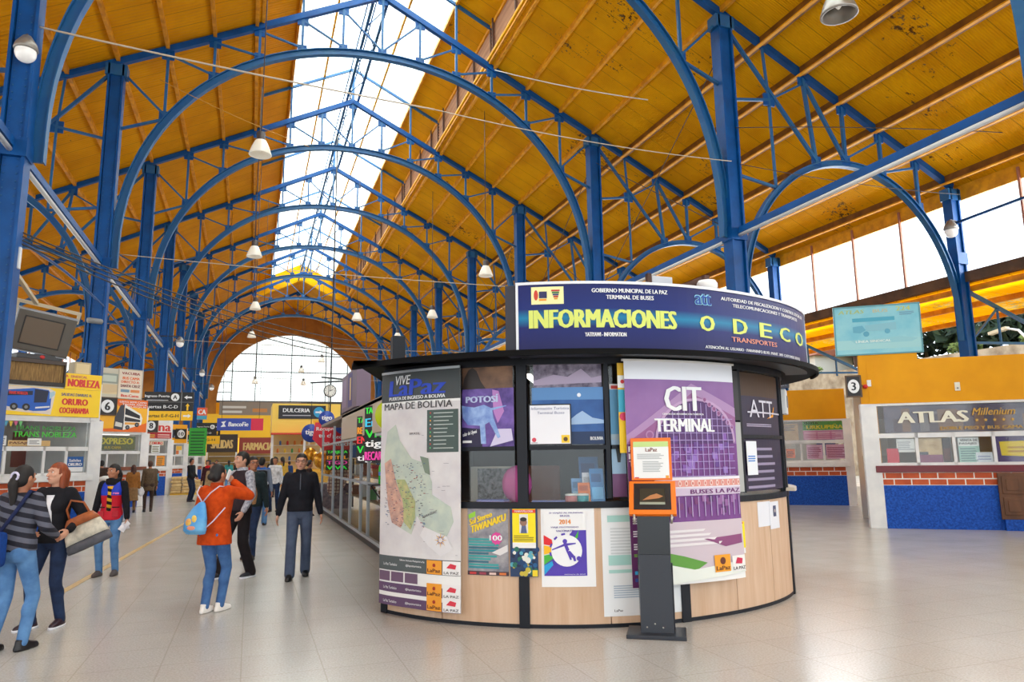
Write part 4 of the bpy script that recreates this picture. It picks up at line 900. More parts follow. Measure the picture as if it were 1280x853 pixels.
# ---- touch-screen terminal in front of the booth
kf = (3.47, 5.93)
ux = Vector((.84, -.54, 0)).normalized(); KX = frame((3.5, 5.9, 0), ux)
kt = thing('touch_terminal', (3.5, 5.9, 0), 'black floor-standing touch-screen terminal with orange frame, in front of the booth', 'terminal')
KB = M('black_powder_coat', (40, 44, 54), .38); OR_ = M('orange_frame', (244, 120, 12), .4)
mb = MB(KX); mb.box(-.27, .25, 0, .035, -.2, .17, KB, .006); mb.build('base_plate', kt)
mb = MB(KX)    # back column leaning and front shield
sec = [(-.13, .13)]
def slab(p0, p1, w0, w1, th, m): # p = (v, out)
    v0, z0 = p0; v1, z1 = p1
    mb.hexa([(-w0, v0, z0-th), (w0, v0, z0-th), (w0, v0, z0), (-w0, v0, z0), (-w1, v1, z1-th), (w1, v1, z1-th), (w1, v1, z1), (-w1, v1, z1)], m)
slab((.035, -.09), (.62, -.06), .155, .155, .02, KB); mb.build('back_panel', kt)
mb = MB(KX); slab((.035, .06), (.70, .02), .145, .14, .05, KB); mb.build('front_panel', kt)
mb = MB(KX); slab((.6, -.005), (1.1, -.03), .14, .15, .06, M('gloss_black', (22, 24, 30), .2)); mb.build('neck', kt)
mb = MB(KX); mb.add([(-.16, .035, -.1), (-.145, .035, .04), (-.14, .7, .0), (-.15, .95, -.06), (-.16, .6, -.07)], [(0, 1, 2, 3, 4)], M('gloss_black', (22, 24, 30))); mb.build('side_plate', kt)
f2 = frame(KX((0, 1.08, .03)), ux, Vector((ux.y*.0, 0, 1))*.83+Vector((-ux.y, ux.x, 0))*.55)
mb = MB(f2); mb.box(-.215, .215, -.02, .33, -.045, 0, OR_, .008); mb.build('screen_frame', kt)
mb = MB(f2); mb.box(-.17, .17, .025, .30, 0, .004, M('black_bezel', (28, 30, 36), .25)); mb.build('bezel', kt)
mb = MB(f2); rect(mb, -.115, .075, .115, .245, M('dark_screen', (58, 58, 52), .12), .006)
poly(mb, [(-.09, .12), (-.02, .17), (.04, .19), (.1, .16), (.06, .14), (-.01, .13)], M('screen_photo', (176, 120, 80), .2, emit=.15), .008); rect(mb, -.115, .075, .115, .1, M('screen_photo_b', (150, 156, 140), .2, emit=.1), .008); mb.build('screen', kt)
f3 = frame(KX((0, 1.36, -.16)), ux, Vector((-ux.y, ux.x, 0))*.06+Vector((0, 0, 1)))
mb = MB(f3); mb.box(-.19, .19, .0, .40, -.025, 0, OR_, .006); mb.build('notice_frame', kt)
mb = MB(f3); rect(mb, -.165, .02, .165, .365, cl(238, 240, 240), .003); rect(mb, -.165, .315, .165, .365, cl(196, 222, 140), .005); text(mb, 'LaPaz', -.05, .27, .06, .305, cl(130, 60, 40), .006, .02); lines(mb, -.13, .2, .13, .255, 4, cl(180, 184, 186), .005); lines(mb, -.08, .08, .12, .185, 7, cl(180, 184, 186), .005); rect(mb, -.16, .02, -.12, .03, cl(210, 60, 70), .005); rect(mb, .13, .02, .16, .045, cl(240, 170, 60), .005); mb.build('notice_sheet', kt)
mb = MB(KX)
for s in (-1, 1): mb.tube([(s*.17, 1.06, .03), (s*.165, .98, .03)], .012, M('brushed_steel', (180, 176, 170), .3, .9))
mb.build('latch', kt)
mb = MB(KX)
for u, v in ((-.09, .08), (.05, .08), (-.02, .11)): mb.ell((u, v, .062), (.009, .009, .004), M('brushed_steel', (180, 176, 170), .3, .9), 8, 5)
mb.build('bolt', kt)
# ================================================================ ticket offices along both sides
def stucco():
    m = M('blue_rough_stucco', (16, 76, 176), .6, 0, .3); t, N, L, b = nodes(m); c = coords(t); n = noise(t, c, 26, 3)
    L.new(ramp(t, n.outputs[0], [(.35, (10, 62, 150)), (.65, (26, 92, 196))]).outputs[0], b.inputs['Base Color']); bump(t, n.outputs[0], .5, .02, b); return m
STUC = stucco(); BRK = mottled('orange_brick', (206, 92, 40), (184, 74, 30), 5, .6); MORT = M('white_mortar', (238, 236, 230), .7)
MAR = M('maroon_sill', (112, 34, 44), .4); INW = M('office_inner_wall', (206, 200, 190), .7); INF = M('office_floor', (96, 84, 74), .7)
def bricks(mb, u0, u1, v0, v1, rows, bw, z=0):
    h = (v1-v0)/rows; mb.box(u0, u1, v0, v1, z-.1, z-.004, MORT)
    for r in range(rows):
        u = u0-(bw/2 if r % 2 else 0)
        while u < u1:
            a, b_ = max(u0, u+.012), min(u1, u+bw-.012)
            if b_-a > .03: mb.box(a, b_, v0+r*h+.012, v0+(r+1)*h-.012, z-.006, z, BRK)
            u += bw
def office(P, ux, ua, ub, label, corner, side_dir, side_len, panel=YWALL, sill=WHITE, div=None, rows=2, bw=.33, glass=SHOPG, panel_on=True, depth=2.6, top=3.55):
    """ua..ub along the front, corner = u of the hall-side corner"""
    xf = frame(P, ux); t = thing('ticket_office', xf(((ua+ub)/2, 0, 0)), label, 'ticket office', 'ticket offices')
    MB(xf).box(ua, ub, 0, .89, -.16, 0, STUC).build('base_wall', t)
    b = MB(xf); bricks(b, ua, ub, .89, 1.16, rows, bw); b.build('brick_band', t)
    MB(xf).box(ua, ub, 1.16, 1.3, -.2, .09 if sill is WHITE else .05, sill, .01).build('sill', t)
    wf = MB(xf); T = 2.62; Dv = div or [ua+(ub-ua)*k/8 for k in range(1, 8)]
    for v0, v1 in ((1.3, 1.36), (1.88, 1.98), (2.57, 2.64)): wf.box(ua, ub, v0, v1, -.07, 0, WHITE)
    for k, u in enumerate(Dv): wf.box(u-.03, u+.03, 1.3, 1.98, -.06, .0, WHITE)
    for k, u in enumerate(Dv):
        if k % 4 == 3: wf.box(u-.05, u+.05, 1.98, 2.64, -.07, .0, WHITE)
    wf.build('window_frame', t)
    MB(xf).box(ua+.02, ub-.02, 1.34, 1.90, -.04, -.034, glass).build('pane', t); MB(xf).box(ua+.02, ub-.02, 1.96, 2.59, -.04, -.034, glass).build('pane', t)
    s = 1 if corner <= ua+.01 else -1
    MB(xf).box(corner-(.2 if s > 0 else .12), corner+(.2 if s < 0 else .12)*1.0, 0, 2.62, -.2, .02, WHITE, .01).build('corner_pillar', t)
    if panel_on:
        pn = MB(xf).box(ua-(.16 if s > 0 else 0), ub+(.1 if s < 0 else 0), 2.62, top, -.14, .012, panel)
        pn.build('upper_panel', t)
    far = ub if s > 0 else ua
    MB(xf).box(far-.12, far+.12, 0, 2.62, -.2, .02, WHITE).build('end_pillar', t)
    # room behind
    mb = MB(xf); mb.box(ua, ub, .0, 3.4, -depth-.05, -depth, INW); mb.build('back_wall', t)
    mb = MB(xf); mb.box(ua, ub, 3.0, 3.06, -depth, -.15, INW); mb.build('ceiling_board', t)
    mb = MB(xf); mb.box(ua+.1, ub-.1, 1.06, 1.12, -.75, -.2, M('desk_top', (150, 112, 74), .5)); mb.build('counter', t)
    mb = MB(xf)
    for k in range(5): u = ua+.4+(ub-ua-.8)*k/4; mb.box(u-.3, u+.3, 1.5, 2.4, -depth, -depth+.03, cl(*random.choice([(60, 90, 150), (190, 150, 80), (110, 110, 120), (150, 70, 60), (230, 226, 216)])))
    mb.build('wall_poster_row', t)
    # wall that returns to the next office
    sd = Vector(side_dir).normalized(); xs = frame(xf((corner, 0, 0)), sd if s < 0 else sd)
    q = 1 if sd.cross(Vector((0, 0, 1))).dot(Vector((XM, 0, 0))-Vector((xf((corner, 0, 0)).x, 0, 0))) > 0 else -1
    mb = MB(xs); mb.box(.1, side_len, 0, .62, -.15*q, 0, STUC).box(.1, side_len, 1.3, 2.62, -.14*q, -.02*q, panel if panel_on else YWALL); mb.box(-.02, side_len, 2.62, top, -.14*q, 0, panel if panel_on else YWALL); mb.box(.1, side_len, .98, 1.3, -.14*q, -.01*q, YWALL)
    mb.build('return_wall', t)
    b = MB(xs)
    b.box(.1, side_len, .62, .98, -.1*q, -.004*q, MORT); u = .1; r = 0
    for r in range(2):
        u = .1-(.16 if r else 0)
        while u < side_len:
            a, e = max(.1, u+.012), min(side_len, u+.318)
            if e-a > .04: b.box(a, e, .63+.17*r, .785+.17*r, -.004*q, .004*q, BRK)
            u += .33
    b.build('return_brick_band', t)
    mb = MB(xs); mb.box(side_len-2.6, side_len-.5, 1.3, 2.55, -.06*q, .012*q, M('pale_side_glass', (196, 204, 204), .15)); mb.build('side_window', t)
    mb = MB(xs); mb.box(side_len-2.7, side_len-.4, 1.22, 1.3, -.06*q, .09*q, WHITE)
    for a, e in ((side_len-2.7, side_len-2.58), (side_len-.52, side_len-.4), (side_len-1.6, side_len-1.52)): mb.box(a, e, 1.3, 2.62, -.06*q, .03*q, WHITE)
    mb.build('side_window_frame', t)
    mb = MB(xs); mb.box(.18, .36, .38, 1.28, -.02*q, .05*q, WHITE); mb.box(.12, .46, .3, .4, -.02*q, .12*q, WHITE); mb.build('white_bracket', t)
    return t, xf
RP = lambda k: (12.58, 11.95+9*k, 0)
RD = Vector((.79, -.62, 0)).normalized(); RSD = Vector((.68, .73, 0))
for k in range(0, 4):
    lab = ['yellow and blue ticket office on the right with ATLAS on its windows', 'yellow ticket office set back on the right, green URKUPIÑA sign in its windows', 'third yellow ticket office of the right side, behind the booth', 'fourth yellow ticket office of the right side, behind the booth'][k]
    to, xf = office(RP(k), RD, 0, 5.9, lab, 0, RSD, 6.6, sill=MAR if k == 0 else WHITE, div=[.83, 1.52, 2.24, 2.96, 3.7, 4.55, 5.25] if k == 0 else [.7, 1.4, 2.1, 2.8, 3.5, 4.54, 5.2])
    if k == 0: XR0 = xf; OFA = to
    if k == 1: XR1 = xf
MB(XR0).box(-.155, 1.0, 3.55, 3.69, -.14, .012, YWALL).prism([(1.0, 0), (1.0, 0), (1.0, 0)], 0, 0, YWALL).build('parapet_step', OFA)
CREAM = M('cream_window_letter', (230, 226, 206), .4); GOLD = M('gold_window_letter', (206, 160, 60), .4)
mb = LM(XR0)
text(mb, 'ATLAS', .5, 2.19, 1.84, 2.43, CREAM, .004, .06); None
text(mb, 'Millenium', 1.9, 2.32, 2.66, 2.47, GOLD, .004, .01, .3); text(mb, 'DOBLE PISO Y BUS CAMA', 1.3, 2.035, 2.78, 2.1, GOLD, .004, .02)
for k in range(5):
    u = 1.98+.16*k; poly(mb, [(u+(.04 if j % 2 == 0 else .017)*math.sin(PI*j/5), 2.22+(.04 if j % 2 == 0 else .017)*math.cos(PI*j/5)) for j in range(10)], GOLD, .004)
mb.finish(OFA)
def flat(name, label, cat, xf, u0, v0, u1, v1, draw, paper=(236, 236, 234), z=.006, t=.004, lettering=None, group=None, frame_=None):
    P = xf((u0, v0, z)); f = lambda q: xf((u0+q[0], v0+q[1], z+q[2]))
    w, h = u1-u0, v1-v0; pm = paper if not isinstance(paper, tuple) else M('paper_%d_%d_%d' % paper, paper, .45)
    mb = MB(f); mb.box(0, w, 0, h, -t, 0, pm)
    if draw: draw(mb, w, h)
    if lettering is None and frame_ is None: return tag(mb.build(name), label, cat, group)
    T = thing(name, f((w/2, 0, 0)), label, cat, group); mb.build('panel', T)
    if lettering: m2 = LM(f); lettering(m2, w, h); m2.finish(T)
    if frame_:
        m3 = MB(f); e = .02
        m3.box(-e, w+e, -e, .01, -t-.01, .012, frame_).box(-e, w+e, h-.01, h+e, -t-.01, .012, frame_).box(-e, .01, 0, h, -t-.01, .012, frame_).box(w-.01, w+e, 0, h, -t-.01, .012, frame_); m3.build('frame', T)
    return T
# papers behind the ATLAS panes
gz_ = -.05
flat('paper_notice', 'red card in the lower left pane of the ATLAS office', 'notice', XR0, .25, 1.36, .48, 1.66, None, (206, 50, 66), gz_)
flat('paper_notice', 'white sheet with small print high in the lower left pane of the ATLAS office', 'notice', XR0, .45, 1.58, .8, 1.86, lambda m, w, h: lines(m, .02, .05, w-.02, h-.04, 5, cl(170, 172, 180)), (232, 232, 230), gz_)
flat('price_list', 'mint price list with black heading in the third lower pane of the ATLAS office', 'notice', XR0, 1.6, 1.36, 1.98, 1.86, lambda m, w, h: (rect(m, 0, 0, w, h*.66, cl(170, 206, 196), .002), lines(m, .03, .02, w-.03, h*.62, 6, cl(120, 150, 150), .004)), (236, 238, 236), gz_, lettering=lambda m, w, h: (text(m, 'VENTA DE', .04, h*.85, w-.02, h*.95, DARK, .005, .03), text(m, 'PASAJES', .02, h*.70, w-.04, h*.81, DARK, .005, .03)))
flat('paper_notice', 'white card with handwriting low in the third lower pane of the ATLAS office', 'notice', XR0, 1.9, 1.36, 2.2, 1.56, lambda m, w, h: lines(m, .03, .05, w-.03, h-.04, 2, cl(150, 160, 200), .003, .3), (226, 232, 240), gz_+.004)
flat('window_board', 'yellow board on purple in the fourth lower pane of the ATLAS office', 'sign', XR0, 2.28, 1.35, 3.1, 1.88, lambda m, w, h: (poly(m, [(.08, .14), (w, .1), (w, .44), (.06, .42)], cl(230, 200, 20), .003), lines(m, .2, .2, w-.1, .36, 2, cl(200, 150, 20), .006)), (84, 60, 110), gz_)
flat('poster', 'tan street photo in the second lower pane of the ATLAS office', 'poster', XR0, .86, 1.36, 1.3, 1.86, lambda m, w, h: (rect(m, 0, 0, w, .16, cl(140, 80, 110), .002), rect(m, .0, .16, w*.4, .22, cl(90, 90, 100), .003)), mottled('tan_photo', (214, 190, 150), (180, 150, 110), 6), gz_)
flat('poster', 'dark strip poster of red crates in the second lower pane of the ATLAS office', 'poster', XR0, 1.31, 1.36, 1.46, 1.86, lambda m, w, h: lines(m, .01, .05, w-.01, h*.6, 6, cl(120, 56, 40)), (60, 40, 36), gz_)
# purple and brown pane reflections painted on a sheet behind the upper ATLAS panes
flat('window_film', 'grey and violet film behind the big upper ATLAS panes', 'poster', XR0, .26, 1.99, 5.6, 2.56, lambda m, w, h: [rect(m, u, .02, u+random.uniform(.1, .5), random.uniform(.2, .55), cl(*random.choice([(120, 110, 112), (150, 130, 110), (96, 86, 100), (86, 62, 72), (130, 96, 76)])), .001+.0002*k) for k, u in enumerate(np.arange(0, 2.6, .17))], mottled('violet_film', (112, 100, 116), (72, 58, 80), 2), -.06)
# carved brown shutter
SHB = mottled('carved_brown_wood', (112, 72, 44), (86, 54, 32), 5, .55, stretch=(1, 1, .3))
t = thing('wooden_shutter', XR0((2.6, .22, .06)), 'carved brown wooden door panel leaning under the ATLAS window', 'shutter')
mb = MB(XR0); mb.box(2.2, 3.1, .22, 1.14, .055, .09, SHB, .006); mb.build('board', t)
for u in (2.26, 2.68):
    for v0, v1 in ((.3, .66), (.72, 1.08)):
        mb = MB(XR0); mb.box(u, u+.36, v0, v1, .088, .105, SHB, .012); mb.box(u+.07, u+.29, v0+.07, v1-.07, .105, .118, SHB, .01); mb.build('raised_panel', t)
t = thing('floor_strip', XR0((2.65, 0, .07)), 'low plinth block carrying the carved wooden panel', 'block'); MB(XR0).box(2.25, 3.05, 0, .22, .02, .11, STUC).build('block', t)
flat('meter_cover', 'tiny white meter cover on the yellow panel above ATLAS', 'cover', XR0, 1.64, 2.84, 1.74, 3.02, lambda m, w, h: disc(m, w/2, h*.3, .02, GREY, .003, 10), (226, 220, 200), .03, .02)
t = thing('fire_bell', XR0((-.08, 3.0, .012)), 'small red fire bell beside the number 3 sign', 'bell'); mb = MB(XR0); mb.ell((-.06, 3.0, .04), (.05, .05, .035), M('red_bell', (206, 40, 30), .35), 12, 8); mb.build('bell', t); mb = MB(XR0); mb.box(-.02, .06, 3.0, 3.14, .01, .035, WHITE); mb.build('back_plate', t)
FB = M('brown_sign_frame', (96, 74, 56), .6)
t = flat('number_sign', 'square black sign with the number 3 in a white disc, at the ATLAS corner', 'sign', frame(XR0((-.30, 0, .1)), RD), -.14, 2.79, .14, 3.23, lambda m, w, h: disc(m, w/2, h/2, .115, WH, .004, 28, ry=.15), (28, 24, 26), .0, .03, lettering=lambda m, w, h: text(m, '3', w*.33, h*.3, w*.67, h*.7, DARK, .008, .03), frame_=FB)
MB(XR0).box(-.28, -.12, 3.0, 3.04, -.04, .07, DARK).build('wall_bracket', t)
BBM = mottled('faded_cyan_board', (120, 190, 208), (150, 206, 214), 2.2, .6); BB2 = cl(70, 160, 186)
def bb(m, w, h):
    rect(m, .36, .68*h, 1.2, .76*h, BB2, .004); poly(m, [(.36, .58*h), (.55, .6*h), (.62, .5*h), (.5, .44*h), (.36, .46*h)], cl(96, 166, 190), .004); poly(m, [(.6, .6*h), (1.22, .64*h), (1.22, .48*h), (.62, .48*h)], cl(130, 186, 200), .003)
    disc(m, .62, .42*h, .06, cl(86, 160, 186), .006, 14); disc(m, 1.04, .46*h, .055, cl(86, 160, 186), .006, 14); rect(m, 0, .1*h, w, .3*h, cl(156, 206, 210), .002)
    poly(m, [(.3, .3*h), (1.3, .34*h), (1.62, .28*h), (1.5, .22*h), (.4, .22*h)], cl(140, 196, 206), .0035); lines(m, 1.3, .78*h, 1.62, .86*h, 3, cl(90, 110, 150), .004, .3)
def bbt(m, w, h):
    text(m, 'ATLAS', .08, .86*h, .6, .94*h, cl(170, 190, 120), .006, .03, .2); text(m, 'BUS', .78, .86*h, 1.08, .93*h, cl(196, 190, 150), .006, .03); text(m, '224', 1.24, .87*h, 1.52, .96*h, cl(190, 200, 110), .006, .03); text(m, 'LÍNEA SINDICAL', .4, .24*h, 1.1, .3*h, cl(220, 234, 226), .006, .03)
BT = flat('billboard', 'faded cyan ATLAS bus billboard standing on top of the right ticket office', 'billboard', frame(XR0((-.57, 3.71, .02)), RD, Vector((.02, .0, 1))), 0, 0, 1.69, 1.06, bb, BBM, 0, .05, lettering=bbt, frame_=cl(90, 150, 160))
for u in (-.2, .8): MB(XR0).box(u-.03, u+.03, 3.45, 4.5, -.12, -.06, FB).build('support', BT)
# set-back office papers
def urk(m, w, h): rect(m, 0, .52*h, w, h, cl(70, 150, 60), .002); rect(m, 0, 0, w, .5*h, cl(206, 130, 170), .002); [rect(m, u, .02, u+.34, .24, cl(224, 170, 196), .004) for u in (.03, .42, .82)]; lines(m, .05, .05, w-.05, .2, 4, cl(190, 96, 140), .006)
flat('window_sign', 'green and pink URKUPIÑA sign in the upper panes of the set-back office', 'sign', XR1, 4.64, 1.99, 5.86, 2.56, urk, (230, 230, 220), -.05, lettering=lambda m, w, h: (text(m, 'FLOTA', .05, .84*h, .45, .96*h, DARK, .006, .03), text(m, 'URKUPIÑA', .1, .58*h, w-.06, .84*h, cl(216, 200, 30), .006, .05)))
for u0, u1, nm in ((4.7, 5.16, 'left'), (5.26, 5.84, 'right')):
    flat('price_list', 'pink price list in the lower %s pane of the set-back office' % nm, 'notice', XR1, u0, 1.4, u1, 1.84, lambda m, w, h: (lines(m, .03, .05, w-.03, h-.06, 6, cl(160, 60, 110), .003), ), (230, 176, 206), -.05)
flat('paper_notice', 'orange notice in the lower window at the left of the set-back office', 'notice', XR1, 4.1, 1.44, 4.36, 1.72, lambda m, w, h: lines(m, .03, .05, w-.03, h-.05, 3, cl(120, 50, 20), .003), (236, 110, 30), -.05)
flat('window_poster', 'tan poster in the upper window at the left of the set-back office', 'poster', XR1, 3.7, 1.99, 4.5, 2.5, lambda m, w, h: lines(m, .05, .3, w-.05, .48, 4, cl(120, 120, 130), .003), mottled('tan_photo2', (206, 176, 136), (190, 150, 116), 5), -.05)
t = flat('name_board', 'small dark board on the wall behind the booth roof at right', 'sign', frame((15.0, 17.6, 0), (.8, -.6, 0)), -.6, 3.54, .3, 3.82, None, (70, 76, 90), 0, .03, lettering=lambda m, w, h: text(m, 'ENCOMIENDA', .08, .06, w-.08, .2, cl(150, 160, 176), .003, .02))

# ---------------------------------------------------------------- left ticket offices
LP = lambda k: (-3.7, 20.5+9*k, 0); LD = Vector((.79, .62, 0)).normalized(); LSD = Vector((-.68, .73, 0))
ll = ['ticket office on the left with TRANS NOBLEZA in green on its windows', 'white framed ticket office under the orange double-decker bus sign', 'white framed ticket office under the red and white sign and black direction board', 'white framed ticket office with pallets of packets in front', 'white framed ticket office beside the tall green list board', 'farthest white framed ticket office on the left']
XLf = []
for k in range(6):
    to, xf = office(LP(k), LD, -5.8, 0, ll[k], 0, LSD, 6.4, panel=WHITE, div=[-5.1, -4.3, -3.5, -2.7, -1.95, -1.12, -.62] if k == 0 else [-5.1, -4.3, -3.5, -2.7, -2.0, -1.3, -.66], bw=.4)
    XLf.append(xf)
    if k == 0: OF4 = to
for k in (-1,):
    to, xf = office(LP(k), LD, -5.8, 0, 'white framed ticket office on the left nearest the camera, out past the frame edge', 0, LSD, 6.4, panel=WHITE, bw=.4)
GRN = M('green_window_letter', (60, 190, 40), .45, emit=.05)
mb = LM(XLf[0]); text(mb, 'TRANS NOBLEZA', -1.82, 2.2, -.42, 2.33, GRN, .004, .02); text(mb, 'TRANS NOBLEZA', -1.8, 2.36, -.44, 2.46, M('green_letter_shadow', (60, 150, 60)), .004, .02); mb.finish(OF4)
for i, (c, u) in enumerate((((90, 170, 200), -2.02), ((220, 190, 60), -1.92), ((200, 90, 130), -1.82), ((110, 190, 120), -1.72))):
    m = MB(XLf[0]); m.add([(u, 2.56, -.02), (u+.09, 2.56, -.02), (u+.045, 2.42, -.02), (u, 2.56, -.017), (u+.09, 2.56, -.017), (u+.045, 2.42, -.017)], [(0, 2, 1), (3, 4, 5), (0, 1, 4, 3), (1, 2, 5, 4), (2, 0, 3, 5)], cl(*c)); tag(m.build('paper_pennant'), ('blue', 'yellow', 'pink', 'green')[i]+' paper pennant in the top left corner of the NOBLEZA window', 'pennant', 'paper pennants')
flat('window_board', 'tan PASAJES board in the NOBLEZA window', 'sign', XLf[0], -1.9, 1.99, -1.0, 2.12, None, (206, 170, 110), -.015, lettering=lambda m, w, h: text(m, 'PASAJES', .03, .03, .5, .1, cl(90, 40, 40), .003, .04))
flat('paper_notice', 'white sheet over the PASAJES board in the NOBLEZA window', 'notice', XLf[0], -1.5, 2.0, -1.2, 2.17, lambda m, w, h: lines(m, .04, .04, w-.04, h-.03, 3, cl(130, 130, 136), .003), (234, 234, 230), -.008)
flat('paper_notice', 'white sheet at the left end of the NOBLEZA window', 'notice', XLf[0], -2.1, 2.0, -1.94, 2.22, lambda m, w, h: lines(m, .02, .04, w-.02, h-.03, 3, cl(130, 130, 136), .003), (234, 234, 230), -.008)
flat('window_sign', 'blue and white Salidas ORURO card in the lower right NOBLEZA pane', 'sign', XLf[0], -.6, 1.38, -.2, 1.74, lambda m, w, h: rect(m, 0, 0, w, .3*h, cl(230, 232, 234), .002), (36, 90, 160), -.02, lettering=lambda m, w, h: (text(m, 'Salidas', .06, .66*h, .34, .84*h, WH, .004, .02), text(m, 'ORURO', .04, .38*h, .37, .58*h, WH, .004, .04)))
# signs on the left offices
YS = M('sign_yellow', (250, 208, 10), .4); RDI = M('sign_red', (214, 40, 36), .4); NAVY = M('sign_navy', (44, 50, 130), .4)
def bus(m, u0, v0, s, body, win, z=.004, flip=False):
    X = lambda p: [((u0+s*(1-x) if flip else u0+s*x), v0+s*y) for x, y in p]
    P = (lambda q, c, zz: poly(m, X(q) if not flip else X(q)[::-1], c, zz))
    P([(0, .1), (.62, .0), (.9, .02), (1, .08), (1, .40), (.93, .52), (.6, .55), (0, .47)], body, z); P([(.62, .2), (.9, .22), (.93, .50), (.62, .53)], win, z+.002)
    P([(.04, .34), (.58, .38), (.58, .48), (.04, .43)], win, z+.002); P([(.96, .3), (1.08, .42), (1.06, .5), (.95, .46)], cl(170, 200, 214), z+.003)
    for x in (.2, .46): disc(m, (u0+s*(1-x) if flip else u0+s*x), v0+s*.09, .085*s, DARK, z+.004, 14); disc(m, (u0+s*(1-x) if flip else u0+s*x), v0+s*.09, .04*s, GREY, z+.006, 10)
    P([(.66, .06), (.98, .1), (.98, .14), (.66, .1)], cl(220, 224, 226), z+.003)
SB = XLf[0]
def oru(m, w, h): rect(m, 0, 0, w, h, YS, .002); poly(m, [(0, .1), (.98, .03), (1.05, .58), (.9, .66), (0, .66)], cl(226, 214, 200), .003); bus(m, -.02, .1, .98, cl(26, 92, 190), cl(24, 34, 60), .005)
flat('shop_sign', 'yellow SALIDAS ORURO COCHABAMBA sign with a blue bus, above the NOBLEZA window', 'sign', SB, -2.06, 2.7, .05, 3.37, oru, (250, 208, 10), .05, .04, lettering=lambda m, w, h: (text(m, 'TRANS NOBLEZA', .04, .47, .44, .54, RDI, .014, .03), text(m, 'SALIDAS DIARIAS A:', 1.18, .5, 1.9, .57, NAVY, .006, .03), text(m, 'ORURO', 1.2, .28, 1.82, .44, RDI, .006, .05), text(m, 'COCHABAMBA', 1.16, .08, 1.86, .22, RDI, .006, .04)))
flat('shop_sign', 'yellow SINDICAL NOBLEZA sign standing on the ORURO sign', 'sign', SB, -.82, 3.375, .06, 3.76, None, (250, 206, 20), .05, .03, lettering=lambda m, w, h: (text(m, 'SINDICAL', .12, .28, .52, .34, cl(200, 90, 100), .004, .03), text(m, 'NOBLEZA', .06, .06, .84, .25, RDI, .004, .05), text(m, 'A', .0, .28, .07, .34, RDI, .004, .03)))
flat('shop_sign', 'dark framed sign cut off by the left edge beside the ORURO sign', 'sign', SB, -2.9, 2.9, -2.12, 3.75, lambda m, w, h: (disc(m, w-.14, .42, .2, cl(150, 200, 200), .004, 20), disc(m, w-.14, .42, .13, cl(30, 34, 40), .006, 20)), (34, 34, 40), .1, .03, frame_=cl(200, 196, 190))
flat('shop_sign', 'white red and orange strip sign at the left edge below the dark framed sign', 'sign', SB, -2.9, 2.2, -2.12, 2.88, lambda m, w, h: (rect(m, 0, .4, w, .66, cl(70, 110, 160), .003), lines(m, .3, .02, w-.04, .36, 3, cl(220, 90, 50), .004, .5, .1)), (236, 220, 210), .1, .03)
# brown rolled awning box and the tilted television
t = thing('awning_box', SB((-1.6, 3.42, -.2)), 'brown slatted awning box lying on the NOBLEZA office roof', 'box')
SLT = mottled('slatted_brown', (160, 126, 74), (112, 84, 50), 8, .8, stretch=(6, 6, .6))
MB(SB).box(-3.2, -.86, 3.5, 3.93, -.5, .02, SLT).build('slats', t)
mb = MB(SB); mb.box(-3.3, -.82, 3.93, 4.02, -.6, .08, cl(70, 56, 48)).box(-3.3, -.82, 3.41, 3.5, -.6, .08, cl(40, 34, 32)).box(-.86, -.82, 3.5, 3.93, -.6, .08, cl(60, 48, 42)); mb.build('frame', t)
TVG = M('grey_tv_plastic', (98, 92, 84), .5); TVB = M('silver_tv_edge', (176, 180, 186), .35, .3)
P0 = SB((-1.42, 4.14, -.1)); ut = Vector((.93, .36, -.15)).normalized()
TX = frame(P0, ut, Vector((.24, -.24, 1)))
t = thing('television', P0, 'old grey tube television tilted on a bracket above the left ticket office', 'television')
MB(TX).box(-.6, .6, .05, 1.0, -.22, 0, TVG, .02).build('front_case', t)
mb = MB(TX); mb.box(-.62, -.58, .03, 1.02, -.24, -.02, TVB).box(-.62, .62, .99, 1.03, -.24, -.02, TVB).box(-.62, .62, .02, .05, -.24, -.02, TVB); mb.build('edge_trim', t)
mb = MB(TX); mb.box(-.46, .38, .2, .88, 0, .008, M('tv_bezel', (50, 46, 44), .5)); mb.build('bezel', t); mb = MB(TX); mb.box(-.43, .35, .23, .85, .008, .014, M('tv_screen', (112, 98, 84), .18)); mb.build('screen', t)
mb = MB(TX); mb.hexa([(-.5, .12, -.22), (.5, .12, -.22), (.3, .25, -.75), (-.3, .25, -.75), (-.5, .95, -.22), (.5, .95, -.22), (.3, .8, -.75), (-.3, .8, -.75)], cl(78, 72, 68)); mb.build('tube_housing', t)
CRM = M('cream_bracket', (206, 190, 160), .5)
mb = MB(TX); mb.bar((-.66, .5, -.2), (-.66, 1.14, -.2), .07, .05, CRM).bar((.62, .9, -.2), (.62, 1.14, -.2), .07, .05, CRM).bar((-.69, 1.16, -.2), (.66, 1.16, -.2), .08, .06, CRM); mb.build('yoke', t)
mb = MB(); a = TX((-.3, 1.18, -.2)); mb.bar(a, (CL+.1, 17.2, a.z+.12), .08, .08, CRM); mb.build('wall_arm', t)
t2 = thing('video_recorder', SB((-1.3, 4.02, -.15)), 'black video recorder with a red badge under the tilted television', 'recorder'); MB(SB).box(-1.9, -.9, 4.03, 4.15, -.45, .0, M('black_plastic', (24, 22, 24), .35), .008).build('case', t2); mb = MB(SB); mb.ell((-1.35, 4.09, .0), (.06, .045, .01), M('red_badge', (190, 40, 40)), 12, 6); mb.build('badge', t2)
flat('carton', 'small tan carton standing behind the NOBLEZA sign', 'box', SB, -.45, 3.77, -.05, 4.1, lambda m, w, h: rect(m, .04, .04, w-.04, h-.04, cl(226, 206, 160), .002), (196, 176, 136), -.3, .3)
